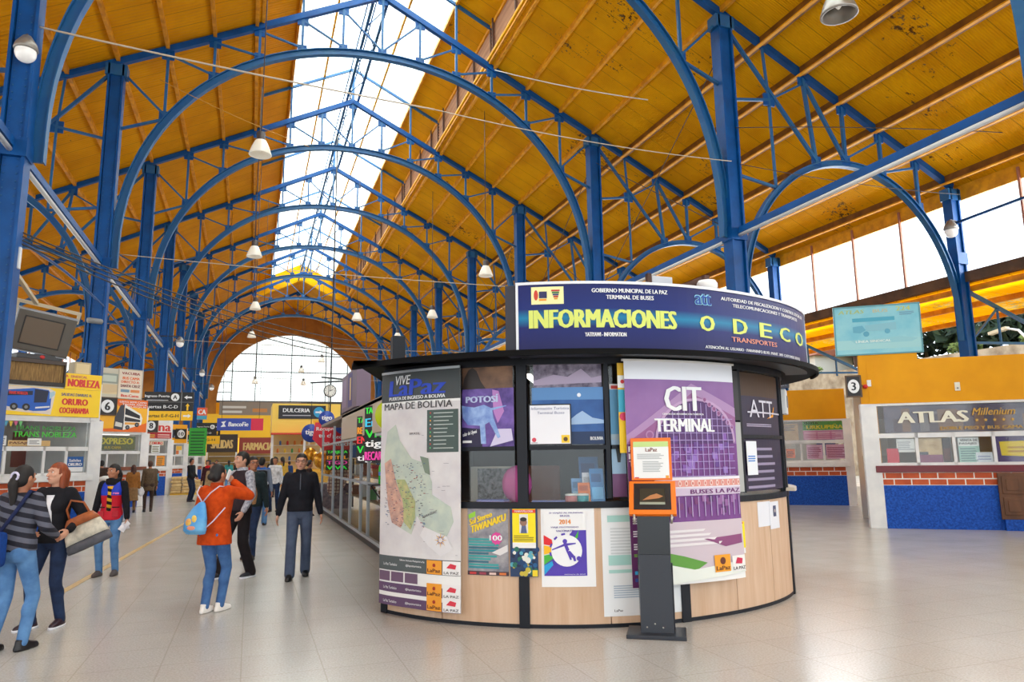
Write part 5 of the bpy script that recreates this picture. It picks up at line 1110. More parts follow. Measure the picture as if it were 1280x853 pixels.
# office 6
S6 = XLf[1]
def s6(m, w, h):
    rect(m, 0, 0, w, h, M('sign_orange', (250, 182, 20), .4), .002); poly(m, [(0, 0), (w, 0), (w, .34), (w*.7, .16), (.3, .1), (0, .2)], cl(238, 110, 20), .004); poly(m, [(.62, h), (w, h), (w, .86), (.8, .9)], cl(236, 110, 30), .004)
    X = lambda p: [(u*1.0, v*1.0) for u, v in p]
    poly(m, [(.66, .1), (.98, .06), (1.02, .3), (1.0, .98), (.86, .94), (.68, .5)], cl(60, 62, 70), .006); poly(m, [(1.0, .06), (1.66, .26), (1.7, .5), (1.62, .66), (1.02, .98)], cl(238, 236, 230), .006); poly(m, [(1.04, .62), (1.6, .48), (1.6, .6), (1.04, .86)], cl(30, 30, 36), .008); poly(m, [(1.04, .38), (1.62, .36), (1.62, .44), (1.04, .54)], cl(40, 40, 46), .008); rect(m, 1.05, .26, 1.6, .34, cl(240, 170, 70), .008)
    for u, v in ((1.16, .16), (1.5, .26)): disc(m, u, v, .08, DARK, .010, 14); disc(m, u, v, .04, GREY, .012, 10)
    poly(m, [(.7, .2), (.96, .16), (.97, .3), (.72, .36)], cl(220, 220, 214), .008); poly(m, [(.05, .14), (.2, .12), (.28, .26), (.22, .38), (.05, .42)], cl(80, 70, 150), .006)
flat('shop_sign', 'orange and yellow double-decker bus sign above the office number 6', 'sign', S6, -1.85, 2.66, .02, 3.82, s6, (250, 182, 20), .05, .04, lettering=lambda m, w, h: [text(m, s_, .82+.1*k, 1.04-.085*k, w-.04, 1.1-.085*k, WH, .007, .03) for k, s_ in enumerate(('LEITO SEMI CAMA', 'TACNA ARICA', 'IQUIQUE'))])
flat('number_sign', 'square black sign with a white disc over the orange bus sign, left end', 'sign', S6, -1.8, 3.24, -1.16, 3.84, lambda m, w, h: disc(m, w/2, h/2, .23, WH, .004, 28), (26, 24, 26), .1, .03, lettering=lambda m, w, h: text(m, '6', w*.34, h*.26, w*.66, h*.74, DARK, .008, .04), frame_=FB)
flat('shop_sign', 'tall white sign listing VACUIBA and SANTA CRUZ in red', 'sign', S6, -1.12, 3.86, -.24, 4.9, None, (234, 220, 200), .03, .04, frame_=cl(200, 190, 170), lettering=lambda m, w, h: (text(m, 'VACUIBA', .1, .86, w-.1, .95, cl(160, 40, 40), .006, .04), text(m, 'BUS CAMA', .14, .68, w-.1, .78, cl(236, 110, 40), .006, .04), text(m, 'DIRECTO A:', .1, .55, w-.1, .64, cl(226, 100, 40), .006, .04), text(m, 'SANTA CRUZ', .08, .4, w-.06, .5, cl(130, 60, 60), .006, .04), rect(m, .1, .22, .42, .32, cl(120, 150, 170), .005), rect(m, .46, .22, .8, .32, cl(226, 140, 80), .005), text(m, 'Bus-Cama', .12, .05, w-.1, .15, cl(220, 60, 40), .006, .04)))
flat('shop_sign', 'faded picture sign of a pale bus, left of the VACUIBA sign', 'sign', S6, -2.1, 3.86, -1.15, 4.9, lambda m, w, h: (poly(m, [(.1, .5), (.3, .85), (w, .85), (w, .5)], cl(150, 160, 150), .004), rect(m, .0, .12, w, .3, cl(226, 206, 160), .004), poly(m, [(.1, .2), (.5, .15), (w, .2), (w, .46), (.2, .46)], cl(214, 190, 150), .006), rect(m, .25, .56, .9, .78, cl(196, 204, 190), .006)), (206, 200, 180), .03, .04)
flat('window_sign', 'dim yellow lettering sheet in the office 6 window', 'sign', S6, -1.7, 2.02, -.3, 2.5, None, (96, 110, 90), -.05, lettering=lambda m, w, h: (text(m, 'EXPRESO', .08, .2, w-.08, .42, cl(206, 196, 80), .004, .05), text(m, 'BUS CAMA', .3, .04, .9, .13, cl(190, 170, 70), .004, .04)))
t = thing('strip_lamp', S6((-1, 2.6, -.5)), 'lit fluorescent tube inside the office number 6', 'lamp'); MB(S6).box(-1.7, -.3, 2.56, 2.6, -.5, -.45, M('lit_tube', (255, 250, 240), .4, emit=3)).build('tube', t); MB(S6).box(-1.75, -.25, 2.6, 2.66, -.52, -.43, WHITE).build('housing', t)
MB(S6).box(-1.65, .02, 1.3, 1.42, 0, .24, mottled('brown_ledge', (130, 70, 44), (110, 56, 36), 4)).build('ledge', [o for o in bpy.data.objects if o.get('label') == ll[1]][0])
flat('litter_bin_bag', 'white plastic drum standing by the NOBLEZA office corner', 'drum', XLf[0], .02, 0, .3, .1, None, (220, 214, 204), -.2, .2)
bpy.data.objects['litter_bin_bag'].name = 'drum_base'
bpy.data.objects.remove(bpy.data.objects['drum_base'])
t = thing('plastic_drum', (-3.5, 21.6, 0), 'tall white plastic drum beside the NOBLEZA office pillar', 'drum'); MB().lathe([(.2, 0), (.22, .05), (.22, 1.1), (.2, 1.14)], (-3.5, 21.6, 0), WHITE).build('body', t); MB().lathe([(.23, 1.12), (.23, 1.2), (.1, 1.24)], (-3.5, 21.6, 0), WHITE).build('lid', t)
# office 8
S8 = XLf[2]
flat('shop_sign', 'red and white sign beside the number 8', 'sign', S8, -.72, 2.68, .02, 3.42, lambda m, w, h: (rect(m, 0, 0, w, .3, cl(190, 30, 40), .003), lines(m, .05, .05, w-.05, .25, 2, cl(236, 200, 190), .005, .4, .1)), (238, 230, 226), .05, .04, lettering=lambda m, w, h: text(m, 'na', .06, .34, .7, .62, RDI, .006, .08))
flat('number_sign', 'square black sign with a white disc beside the red and white sign', 'sign', S8, -1.4, 2.98, -.74, 3.56, lambda m, w, h: disc(m, w/2, h/2, .22, WH, .004, 28), (26, 24, 26), .1, .03, lettering=lambda m, w, h: text(m, '8', w*.35, h*.27, w*.65, h*.73, DARK, .008, .04), frame_=FB)
flat('shop_sign', 'narrow red strip sign under the number 8', 'sign', S8, -1.4, 2.68, -.74, 2.96, lambda m, w, h: lines(m, .05, .05, w-.05, h-.05, 2, cl(240, 206, 60), .003, .4, .1), (190, 34, 40), .05, .04)
for k, (u, c, nm) in enumerate(((-.62, (240, 150, 30), 'orange'), (-.9, (226, 230, 226), 'white'))):
    flat('paper_notice', '%s notice in the window of the office number 8' % nm, 'notice', S8, u, 1.4 if k == 0 else 2.0, u+.42, 1.86 if k == 0 else 2.4, lambda m, w, h: lines(m, .04, .05, w-.04, h-.05, 4, cl(120, 110, 60), .003), c, -.02)
flat('window_sign', 'red lettering sheet in the upper window of the office number 8', 'sign', S8, -1.5, 2.36, -.3, 2.55, None, (220, 214, 190), -.025, lettering=lambda m, w, h: text(m, 'LA PAZ ORURO', .05, .03, w-.05, .16, RDI, .004, .05))
# offices 10, 12 and the last
for k, (num, c, xf) in enumerate((('10', (250, 176, 20), XLf[3]), ('12', (246, 180, 30), XLf[4]), ('14', (246, 200, 40), XLf[5]))):
    flat('shop_sign', 'plain yellow sign with a dark bus over the %s office' % ('pallet side', 'green board side', 'farthest left')[k], 'sign', xf, -1.9, 2.66, .02, 3.75, lambda m, w, h: bus(m, .5, .3, .9, cl(60, 70, 90), cl(24, 30, 40), .004), c, .05, .04)
    flat('number_sign', 'square dark sign with a white disc on the %s office' % ('pallet side', 'green board side', 'farthest left')[k], 'sign', xf, (-.75, -.6, -1.3)[k], 2.9, (-.05, .1, -.6)[k], 3.5, lambda m, w, h: disc(m, w/2, h/2, .24, WH, .004, 24), (40, 36, 30), .1, .03, lettering=lambda m, w, h: text(m, num, w*.26, h*.32, w*.74, h*.68, DARK, .008, .03))
    flat('paper_notice', 'mixed paper notices in the window of the %s office' % ('pallet side', 'green board side', 'farthest left')[k], 'notice', xf, -.6, 1.98, -.2, 2.5, lambda m, w, h: (rect(m, .02, .26, w-.02, h-.02, cl(240, 190, 60), .003), rect(m, .02, .02, w*.5, .24, cl(226, 120, 60), .003)), (232, 232, 226), -.02)
flat('poster', 'tall green list board beside the office number 12', 'poster', frame((-2.7, 48.4, 0), (1, .1, 0)), -.9, 1.9, .1, 3.6, lambda m, w, h: lines(m, .1, .1, w-.1, h-.1, 8, cl(20, 90, 30), .003, .4, .1), (50, 170, 50), 0, .04)
flat('shop_sign', 'small red and yellow sign with two white numbers, past the office number 12', 'sign', frame((-3.0, 56.35, 0), (1, .1, 0)), -.8, 3.0, .7, 3.9, lambda m, w, h: (rect(m, 0, 0, .7, h, cl(240, 190, 30), .003), disc(m, .36, .45, .24, WH, .006, 20), disc(m, 1.1, .35, .22, WH, .006, 20)), (206, 40, 40), 0, .04)
# direction boards on the third and fifth columns
BLKS = M('black_board', (28, 28, 30), .45)
def arrow(m, u, v, s, d, mt, z=.004):
    c, n = {'l': ((-1, 0), (0, 1)), 'r': ((1, 0), (0, 1)), 'u': ((0, 1), (1, 0))}[d]
    P = lambda a, b: (u+s*(a*c[0]+b*n[0]), v+s*(a*c[1]+b*n[1]))
    q = [P(1, 0), P(.2, .55), P(.2, .22), P(-1, .22), P(-1, -.22), P(.2, -.22), P(.2, -.55)]
    poly(m, q if d == 'l' else q[::-1], mt, z)
DF = frame((-4.45, 34.66, 3.36), (1, 0, 0))
DSA = flat('direction_sign', 'black and yellow Ingreso Puerta A direction board with arrows, on a left column', 'sign', DF, 0, 0, 1.97, 1.25, lambda m, w, h: (rect(m, 0, 0, w, .41, cl(250, 196, 30), .002), rect(m, 1.46, 0, 1.5, h, cl(120, 120, 120), .003), rect(m, 0, .8, w, .815, cl(140, 140, 140), .003), disc(m, 1.22, 1.02, .17, WH, .004, 24), arrow(m, 1.74, 1.02, .16, 'l', WH), arrow(m, 1.74, .6, .16, 'u', cl(250, 200, 40)), arrow(m, 1.74, .2, .16, 'r', WH)), (28, 28, 30), 0, .1,
     lettering=lambda m, w, h: (text(m, 'Ingreso Puerta', -.3+.32, .98, 1.0, 1.12, WH, .005, .02), text(m, 'A', 1.13, .93, 1.31, 1.11, DARK, .008, .03), text(m, 'Puertas B-C-D', .03, .53, 1.35, .67, WH, .005, .02), text(m, 'Puertas E-F-G-H', .03, .13, 1.4, .28, DARK, .005, .02), lines(m, .1, .87, .95, .93, 1, WH, .005, .4, 0)))
DF = frame((-3.5, 52.6, 2.7), (1, 0, 0))
MB().bar((CL, 34.76, 4.3), (-4.2, 34.7, 4.3), .05, .05, DARK).bar((CL, 34.76, 3.7), (-4.2, 34.7, 3.7), .05, .05, DARK).build('bracket', DSA)
DSB = flat('direction_sign', 'smaller black and yellow direction board for gates B to H, on a far left column', 'sign', DF, 0, 0, 1.5, 1.42, lambda m, w, h: (rect(m, 0, 0, w, .55, cl(250, 196, 30), .002), disc(m, 1.0, 1.15, .15, WH, .004, 20), arrow(m, 1.32, 1.15, .12, 'l', WH), arrow(m, 1.32, .75, .12, 'u', cl(250, 200, 40))), (28, 28, 30), 0, .16,
     lettering=lambda m, w, h: (text(m, 'Ingreso Puerta', .05, 1.1, .8, 1.2, WH, .005, .02), text(m, 'B', .94, 1.08, 1.06, 1.22, DARK, .008, .03), text(m, 'Puertas C-D', .05, .68, .95, .8, WH, .005, .02), text(m, 'E-F-G-H', .1, .2, 1.2, .36, DARK, .005, .02)))
MB().bar((CL, 52.72, 3.6), (-3.3, 52.7, 3.6), .05, .05, DARK).bar((CL, 52.72, 2.9), (-3.3, 52.7, 2.9), .05, .05, DARK).build('bracket', DSB)
DSC = flat('shop_sign', 'small orange and blue sign reading CA above the gate B board', 'sign', frame((-3.5, 52.5, 0), (1, 0, 0)), 0, 4.35, .62, 5.13, lambda m, w, h: rect(m, 0, 0, w, .25, cl(70, 160, 190), .003), (232, 96, 60), 0, .26, lettering=lambda m, w, h: text(m, 'CA', .06, .34, .56, .66, WH, .006, .04))
MB().bar((CL, 52.74, 4.7), (-3.3, 52.7, 4.7), .05, .05, DARK).build('bracket', DSC)
# packets on pallets
PK = mottled('straw_packet', (226, 196, 140), (206, 170, 112), 8, .8); PLT = M('yellow_pallet', (226, 180, 50), .6)
n = 0
for j in range(2):
    x0 = -3.55+j*1.05
    tag(MB().box(x0, x0+1.0, 38.3, 39.1, 0, .06, PLT).build('pallet'), ('left' if j == 0 else 'right')+' yellow pallet under the stacked packets', 'pallet')
    for r in range(5 if j == 0 else 4):
        for c in range(2):
            xx = x0+.02+.49*c+.02*((r*7+c*3) % 3-1)
            m = MB(); m.box(xx, xx+.46, 38.32, 39.05, .06+.16*r, .06+.16*r+.155, PK, .05); tag(m.build('straw_packet'), 'straw coloured packet in the low stack on the pallets by the left offices', 'packet', 'packets on the pallets')
flat('floor_line', 'worn yellow painted line on the hall floor', 'line', frame((-1.9, 12, 0), (1, 0, 0)), 0, 0, .1, .1, None)
bpy.data.objects.remove(bpy.data.objects['floor_line'])
m = MB(); m.bar((-2.15, 10.6, .003), (-1.35, 24, .003), .09, .004, mottled('worn_yellow_line', (226, 190, 110), (208, 184, 146), 9, .3)); tag(m.build('floor_line'), 'worn yellow painted line on the hall floor behind the woman in the vest', 'line')

# ================================================================ stalls behind the booth, kiosks down the hall
ALU = M('pale_aluminium', (196, 206, 216), .35, .3)
t = thing('glass_stall', (2.17, 15.5, 0), 'row of glass fronted stalls with pale metal frames behind the booth', 'stall')
mb = MB()
for y in (12.35, 14.2, 15.2, 16.9, 18.6, 20.5, 23.8): mb.box(2.14, 2.2, y-.03, y+.03, .1, 2.5, ALU)
mb.box(2.14, 2.2, 12.3, 23.8, .08, .14, ALU).box(2.14, 2.2, 12.3, 23.8, 1.1, 1.15, ALU).box(2.14, 2.2, 12.3, 23.8, 2.0, 2.05, ALU); mb.build('frame', t)
MB().box(2.12, 2.22, 12.3, 23.8, 0, .08, DARK).build('plinth', t)
MB().box(2.17, 2.175, 12.3, 23.8, .14, 2.05, SHOPG).build('pane', t)
MB().box(2.1, 2.2, 12.3, 18.2, 2.06, 2.66, M('cream_fascia', (206, 192, 172), .6)).build('fascia', t)
MB().box(2.1, 6, 12.2, 23.8, 2.6, 2.68, M('stall_roof', (150, 140, 130), .7)).build('roof', t)
MB().box(4.2, 4.25, 12.3, 23.8, 0, 2.6, M('stall_back', (120, 108, 96), .8)).build('back_wall', t)
for z in (.5, 1.1, 1.6): MB().box(2.9, 4.2, 12.4, 23.6, z, z+.03, M('shelf_board', (170, 150, 120), .6)).build('shelf', t)
rnd = random.Random(7)
for k in range(40):
    y = 12.7+.27*k; z = (.53, 1.13, 1.63)[k % 3]; h = rnd.uniform(.2, .4); w = rnd.uniform(.1, .2); x = 2.95+.1*(k % 2)
    c = rnd.choice([(210, 60, 60), (60, 110, 180), (240, 200, 60), (230, 230, 226), (80, 160, 90), (150, 90, 60), (220, 130, 60)])
    m = MB(); m.box(x, x+.2, y, y+w, z, z+h, cl(*c), .01); m.box(x-.002, x, y+.02, y+w-.02, z+h*.3, z+h*.7, WH); tag(m.build('goods_box'), 'coloured goods box on the shelves of the glass stall behind the booth', 'box', 'goods in the glass stalls')
flat('poster_box', 'purple photo panel on top of the glass stalls', 'sign', frame((2.05, 17.9, 0), (0, -1, 0)), 0, 2.7, 2.6, 3.55, lambda m, w, h: (rect(m, .1, .1, .9, h-.1, cl(150, 130, 160), .003), rect(m, 1.2, .05, 1.9, h-.05, cl(70, 60, 130), .003), rect(m, 1.5, .2, 1.7, .7, cl(230, 200, 120), .005)), (118, 100, 120), 0, .3)
NEON = [(60, 220, 60), (250, 160, 30), (240, 50, 60), (40, 230, 60), (250, 250, 250), (240, 70, 170), (60, 200, 240)]
def neon(name, label, P, ux, w, words_, rh=.19):
    n_ = len(words_)
    flat(name, label, 'sign', frame(P, ux), 0, 0, w, rh*n_, None, (20, 22, 26), 0, .02, lettering=lambda m, W_, h: [text(m, s_, .03, h-rh*(k+1)+.02, W_-.03, h-rh*k-.03, M('neon_%d' % c, NEON[c], .4, emit=.5), .005, .06) for k, (s_, c) in enumerate(words_)])
neon('word_board', 'black board of bright coloured words hanging by the map banner, lower of two', (2.02, 14.9, 1.5), (.35, -.94, 0), 1.0, [('TARJETA', 0), ('RECARGA', 1), ('ENTEL', 2), ('VIVA', 3), ('tigo', 4)])
neon('word_board', 'black board of bright coloured words hanging right against the map banner, upper of two', (2.0, 13.7, 1.55), (.35, -.94, 0), 1.0, [('TARJETAS', 3), ('Entel', 6), ('Viva', 3), ('tigo', 4), ('RECARGA', 5)], .205)
neon('word_board', 'small black board of coloured words at the far end of the glass stalls', (2.25, 23.6, 1.25), (1, -.1, 0), .7, [('TARJETA', 0), ('ENTEL', 1), ('TIGO', 5), ('VIVA', 3)], .16)
def heart(name, label, P, s):
    xf = frame(P, (1, -.05, 0)); t = thing(name, xf((0, 0, 0)), label, 'sign', 'red promotion signs')
    m = MB(xf); pts = [(-.42*s, .62*s), (.42*s, .62*s), (.5*s, .1*s), (.15*s, -.32*s), (-.1*s, -.35*s), (-.5*s, .05*s)]
    m.prism(pts, 0, .02, M('promo_red', (214, 30, 50), .4)); m.build('board', t)
    m = MB(xf); m.lathe([(.27*s, .02), (.27*s, .05)], (-.05*s, .75*s, 0), M('tigo_blue', (40, 70, 160), .4)); m.build('blue_disc', t)
    m = MB(xf); text(m, 'tigo', -.22*s, .66*s, .14*s, .86*s, WH, .056, .03); text(m, 'Recupera', -.38*s, .3*s, .36*s, .46*s, WH, .025, .02); text(m, 'tu chip', -.3*s, .06*s, .38*s, .24*s, WH, .025, .04); text(m, 'aquí', -.14*s, -.16*s, .2*s, -.02*s, WH, .025, .02); m.build('lettering', t)
    m = MB(xf); m.tube([(0, .8*s, -.02), (0, 4.25-P[2], -.02)], .01, DARK); m.build('hanger', t)
heart('promotion_sign', 'red chip promotion sign with a blue disc, left of the hanging pair', (2.35, 24.3, 2.2), .95)
heart('promotion_sign', 'red chip promotion sign with a blue disc, lower and right of the hanging pair', (2.86, 24.0, 1.92), .98)
t = thing('promotion_sign', (1.95, 26, 2.5), 'round blue tigo disc sign hanging in the middle of the hall', 'sign'); m = MB(frame((1.95, 26, 2.5), (1, 0, 0))); m.lathe([(.32, 0), (.32, .04)], (0, 0, 0), M('tigo_blue', (40, 70, 160))); m.build('disc', t); m = MB(frame((1.95, 26, 2.5), (1, 0, 0))); text(m, 'tigo', -.2, -.1, .2, .12, WH, .045, .03); m.build('lettering', t); MB().tube([(1.95, 26, 2.8), (1.95, 26, 4.25)], .01, DARK).build('hanger', t)
t = thing('exclamation_sign', (2.2, 24.6, 2.0), 'yellow exclamation mark sign leaning beside the red promotion signs', 'sign'); m = MB(frame((2.2, 24.6, 2.15), (1, 0, 0), (-.3, 0, 1))); m.prism([(-.05, .1), (.05, .1), (.12, .75), (-.1, .75)], 0, .04, M('mark_yellow', (250, 190, 20), .4)); m.build('stroke', t); m = MB(frame((2.2, 24.6, 2.15), (1, 0, 0))); m.lathe([(.1, 0), (.1, .04)], (0.03, -.02, 0), M('mark_yellow', (250, 190, 20))); m.build('dot', t)
t = thing('soda_bottle', (2.06, 12.0, 1.18), 'big green soda bottle on a small bracket beside the map banner', 'bottle'); GB = M('green_bottle', (20, 190, 60), .15, spec=.7); bx, by = 2.06, 12.0
m = MB(); m.lathe([(.055, 0), (.065, .015), (.065, .14), (.06, .16), (.065, .19), (.065, .27), (.04, .34), (.022, .37), (.022, .4)], (bx, by, 1.18), GB); m.build('body', t); m = MB(); m.lathe([(.025, .4), (.025, .43)], (bx, by, 1.18), cl(40, 110, 200)); m.build('cap', t); m = MB(); m.lathe([(.067, .14), (.067, .2)], (bx, by, 1.18), cl(60, 130, 200), cap=False); m.build('paper_label', t)
t = thing('shelf_bracket', (2.1, 12.0, 1.16), 'thin dark metal bracket shelf under the green soda bottle', 'shelf'); MB().box(1.86, 2.14, 11.85, 12.25, 1.16, 1.18, DARK).build('shelf_plate', t); MB().bar((1.88, 12.05, 1.16), (2.14, 12.05, .8), .02, .02, DARK).build('strut', t)
t = thing('lime_disc_sign', (1.6, 9.1, 2.1), 'round lime and white sign peeping out behind the map banner', 'sign'); m = MB(frame((1.66, 9.1, 2.14), (.95, -.3, 0))); m.lathe([(.2, 0), (.2, .03)], (0, 0, 0), M('lime_sign', (206, 226, 30), .4)); m.build('disc', t); m = MB(frame((1.66, 9.1, 2.14), (.95, -.3, 0))); disc(m, .06, 0, .14, WH, .033); m.build('white_face', t)
# bags and balloons at the end of the stalls
PLD = M('plaid_cloth', (196, 170, 150), .8); tt, N, L, b = nodes(PLD); c_ = coords(tt, (1, 1, 1)); br = N.new('ShaderNodeTexBrick'); L.new(c_, br.inputs['Vector']); br.offset = 0
sp = N.new('ShaderNodeSeparateXYZ'); L.new(c_, sp.inputs[0]); cb = N.new('ShaderNodeCombineXYZ'); L.new(sp.outputs[0], cb.inputs[0]); L.new(sp.outputs[2], cb.inputs[1]); L.new(cb.outputs[0], br.inputs['Vector'])
br.inputs['Scale'].default_value = 1; br.inputs['Brick Width'].default_value = .11; br.inputs['Row Height'].default_value = .11; br.inputs['Mortar Size'].default_value = .014; br.inputs['Color1'].default_value = lin((206, 184, 162)); br.inputs['Color2'].default_value = lin((190, 160, 140)); br.inputs['Mortar'].default_value = lin((110, 60, 56)); L.new(br.outputs[0], b.inputs['Base Color'])
t = thing('plaid_blanket', (2.75, 24.2, .6), 'tan plaid blanket bundle hanging at the end of the glass stalls', 'blanket'); m = MB(); m.ell((2.72, 24.2, 1.0), (.3, .22, .62), PLD, 18, 14, Matrix.Rotation(.35, 3, 'Y')); m.build('bundle', t); MB().tube([(2.9, 24.2, 1.5), (2.95, 24.2, 2.1)], .015, DARK).build('hook', t)
GF = mottled('gold_foil', (226, 170, 50), (180, 110, 20), 12, .25, metal=.6)
for k, (x, y, z, r) in enumerate(((2.25, 25, 1.55, .26), (2.5, 24.6, 1.3, .22), (1.98, 26.5, 1.75, .24))):
    t = thing('foil_balloon', (x, y, z-r), ('middle', 'lowest', 'upper left')[k]+' gold foil balloon bunched by the stalls', 'balloon', 'gold foil balloons'); m = MB(); m.ell((x, y, z), (r, r*.7, r*1.1), GF, 14, 10); m.build('envelope', t); MB().lathe([(.02, 0), (.05, -.06)], (x, y, z-r*1.08), GF, 8).build('neck', t); MB().tube([(x, y, z-r*1.2), (x+.1, y+.2, .02)], .006, WH, 5).build('string', t)
t = thing('display_case', (2.5, 25.2, 0), 'low patterned display case at the end of the glass stalls', 'case'); MB().box(2.15, 3.1, 24.4, 26, 0, .8, mottled('patterned_panel', (130, 110, 120), (80, 70, 84), 9)).build('base', t); MB().box(2.17, 3.08, 24.42, 25.98, .8, 1.15, SHOPG).build('glass_top', t)
# yellow DULCERIA kiosk
t = thing('snack_kiosk', (3, 48, 0), 'yellow snack kiosk under the black DULCERIA sign in the middle of the hall', 'kiosk')
MB().box(1.15, 5.2, 46.05, 50, 3.2, 5.0, M('kiosk_yellow', (246, 206, 90), .5)).build('upper_box', t)
for x in (1.2, 3.1, 5.1): MB().box(x-.07, x+.07, 46.1, 46.25, 0, 3.2, WHITE).build('post', t)
MB().box(1.2, 5.1, 46.1, 49.8, 0, 1.0, M('kiosk_counter', (226, 170, 50), .5)).build('counter', t); MB().box(1.3, 5.0, 49.7, 49.8, 1, 3.2, M('kiosk_back', (230, 206, 150), .6)).build('back_wall', t)
MB().box(1.1, 5.2, 45.5, 46.1, 3.1, 3.2, M('red_trim', (206, 60, 40), .5)).build('awning_edge', t)
for z in (1.5, 2.0, 2.5): MB().box(1.4, 5, 49.3, 49.7, z, z+.04, WHITE).build('shelf', t)
flat('shop_sign', 'black DULCERIA sign with a cyan disc on the yellow kiosk', 'sign', frame((1.5, 46, 4.07), (1, 0, 0)), 0, 0, 2.8, .82, lambda m, w, h: disc(m, w-.4, h/2, .33, cl(40, 150, 200), .004, 24), (36, 38, 44), 0, .06, lettering=lambda m, w, h: (text(m, 'DULCERIA', .25, .4, 1.85, .64, WH, .006, .03), lines(m, .25, .18, 1.9, .28, 1, cl(190, 190, 196), .006, .5, 0), arrow(m, w-.4, h/2, .22, 'r', WH, .008)))
for k in range(24):
    x = 1.5+.15*k; c = rnd.choice([(210, 60, 60), (60, 110, 180), (240, 200, 60), (80, 160, 90), (220, 130, 60), (240, 240, 230)])
    m = MB(); z = (1.54, 2.04, 2.54)[k % 3]; m.lathe([(.06, 0), (.07, .02), (.07, .2), (.04, .28)], (x, 49.5, z), cl(*c), 10); tag(m.build('sweet_jar'), 'coloured jar on the shelves of the yellow snack kiosk', 'jar', 'jars in the snack kiosk')
t = thing('bank_sign', (-.5, 46, 3.3), 'blue and red BancoFie sign hanging over the hall', 'sign'); xf = frame((-1.95, 46, 3.36), (1, 0, 0), (0, 0, 1))
MB(xf).box(0, 1.9, 0, .72, -.15, 0, M('bank_blue', (40, 60, 150), .35, emit=.15)).build('blue_panel', t); MB(xf).box(1.9, 2.6, 0, .72, -.15, 0, M('bank_red', (200, 20, 60), .35, emit=.15)).build('red_panel', t); m = MB(xf); text(m, 'BancoFie', .62, .24, 1.75, .5, WH, .004, .04, .1); poly(m, [(.22, .5), (.5, .56), (.4, .4), (.5, .22), (.2, .2), (.34, .38)], WH, .004); m.build('lettering', t)
for x in (-1.7, .4): MB().tube([(x, 46.06, 4.05), (x, 46.06, 20.4-.5*abs(x-4.19)-.9+.4)], .012, DARK).build('hanger', t)
# stalls across the end of the hall
def end_stall(x0, x1, y, top, c, label, sign=None, lit=0):
    t = thing('end_stall', ((x0+x1)/2, y, 0), label, 'stall', 'stalls at the end of the hall')
    MB().box(x0, x1, y, y+.12, top*.62, top, M('stall_fascia_%d_%d_%d' % c, c, .5)).build('fascia', t)
    MB().box(x0, x1, y, y+.3, 0, 1.05, M('stall_counter', (150, 110, 66), .6)).build('counter', t)
    for x in (x0+.05, x1-.05): MB().box(x-.06, x+.06, y, y+.15, 0, top*.62, WHITE).build('post', t)
    bm_ = M('lit_back_wall', (255, 200, 60), .6, emit=lit) if lit else M('stall_back2', (180, 150, 90), .7)
    MB().box(x0, x1, y+2.4, y+2.5, 0, top, bm_).build('back_wall', t)
    for z in (1.4, 1.9, 2.4):
        MB().box(x0+.1, x1-.1, y+2.0, y+2.4, z, z+.04, WHITE).build('shelf', t)
    if sign: m = MB(frame((x0, y, 0), (1, 0, 0))); text(m, sign[0], .3, top*.7, x1-x0-.3, top*.88, M('stall_letters', sign[1]), .004, .04); m.build('lettering', t)
    return t
end_stall(-3.2, -1.0, 60, 3.6, (60, 50, 46), 'dark fronted stall at the left of the hall end', ('SALIDAS', (220, 190, 120)))
end_stall(-.9, 2.0, 62, 3.4, (150, 60, 50), 'brown and red farmacia stall at the end of the hall', ('FARMACIA', (240, 220, 200)))
end_stall(2.2, 5.6, 64, 3.4, (44, 48, 52), 'black fronted stall with a teal stripe at the end of the hall', ('CAFETERIA', (90, 200, 200)))
end_stall(5.8, 9.4, 62, 3.8, (236, 186, 40), 'yellow stall at the right of the hall end', ('HELADOS', (190, 40, 40)))
end_stall(-4.4, 2.6, 74, 6.0, (250, 196, 40), 'big bright yellow lit front across the hall end', None, .9)
end_stall(2.8, 12.4, 76, 6.0, (236, 170, 40), 'wide amber front across the right of the hall end', None, .4)
flat('banner', 'long grey strip banner below the arched window at the end of the hall', 'banner', frame((-3.0, 73.985, 0), (1, 0, 0)), 0, 5.9, 7.5, 7.2, lambda m, w, h: (lines(m, .3, .2, 2.6, 1.1, 2, cl(210, 206, 200), .004), lines(m, 3, .3, 4.5, 1.0, 1, cl(196, 130, 70), .004), lines(m, 5, .2, 7.2, 1.1, 2, cl(210, 206, 200), .004)), (140, 126, 112), 0, .06)
flat('banner', 'dark strip banner below the right half of the arched end window', 'banner', frame((5.2, 75.985, 0), (1, 0, 0)), 0, 6.0, 6.8, 7.4, None, (70, 64, 62), 0, .06)
# clock on its pole
t = thing('station_clock', (3.86, 39.3, 4.8), 'round white faced station clock on a long dark pole in the middle of the hall', 'clock'); MB().tube([(3.91, 39.35, 19.85), (3.9, 39.35, 3.2)], .04, DARK).build('pole', t)
xf = frame((3.86, 39.2, 5.2), (1, 0, 0)); m = MB(xf); m.lathe([(.32, -.12), (.34, -.1), (.34, .0), (.3, .02)], (0, 0, 0), cl(60, 56, 54)); m.build('case', t); m = MB(xf); disc(m, 0, 0, .29, M('clock_face', (236, 234, 226), .4), .022, 28); m.build('face', t)
m = MB(xf)
for k in range(12): a = PI*k/6; c0, s0 = math.cos(a), math.sin(a); poly(m, [(c0*r-s0*q, s0*r+c0*q) for r, q in ((.22, -.012), (.27, -.012), (.27, .012), (.22, .012))], DARK, .026)
m.build('hour_marks', t)
m = MB(xf); m.bar((0, -.03, .03), (.02, .22, .03), .02, .006, DARK); m.build('hand', t); m = MB(xf); m.bar((-.02, 0, .034), (.14, .06, .034), .025, .006, DARK); m.build('hand', t)

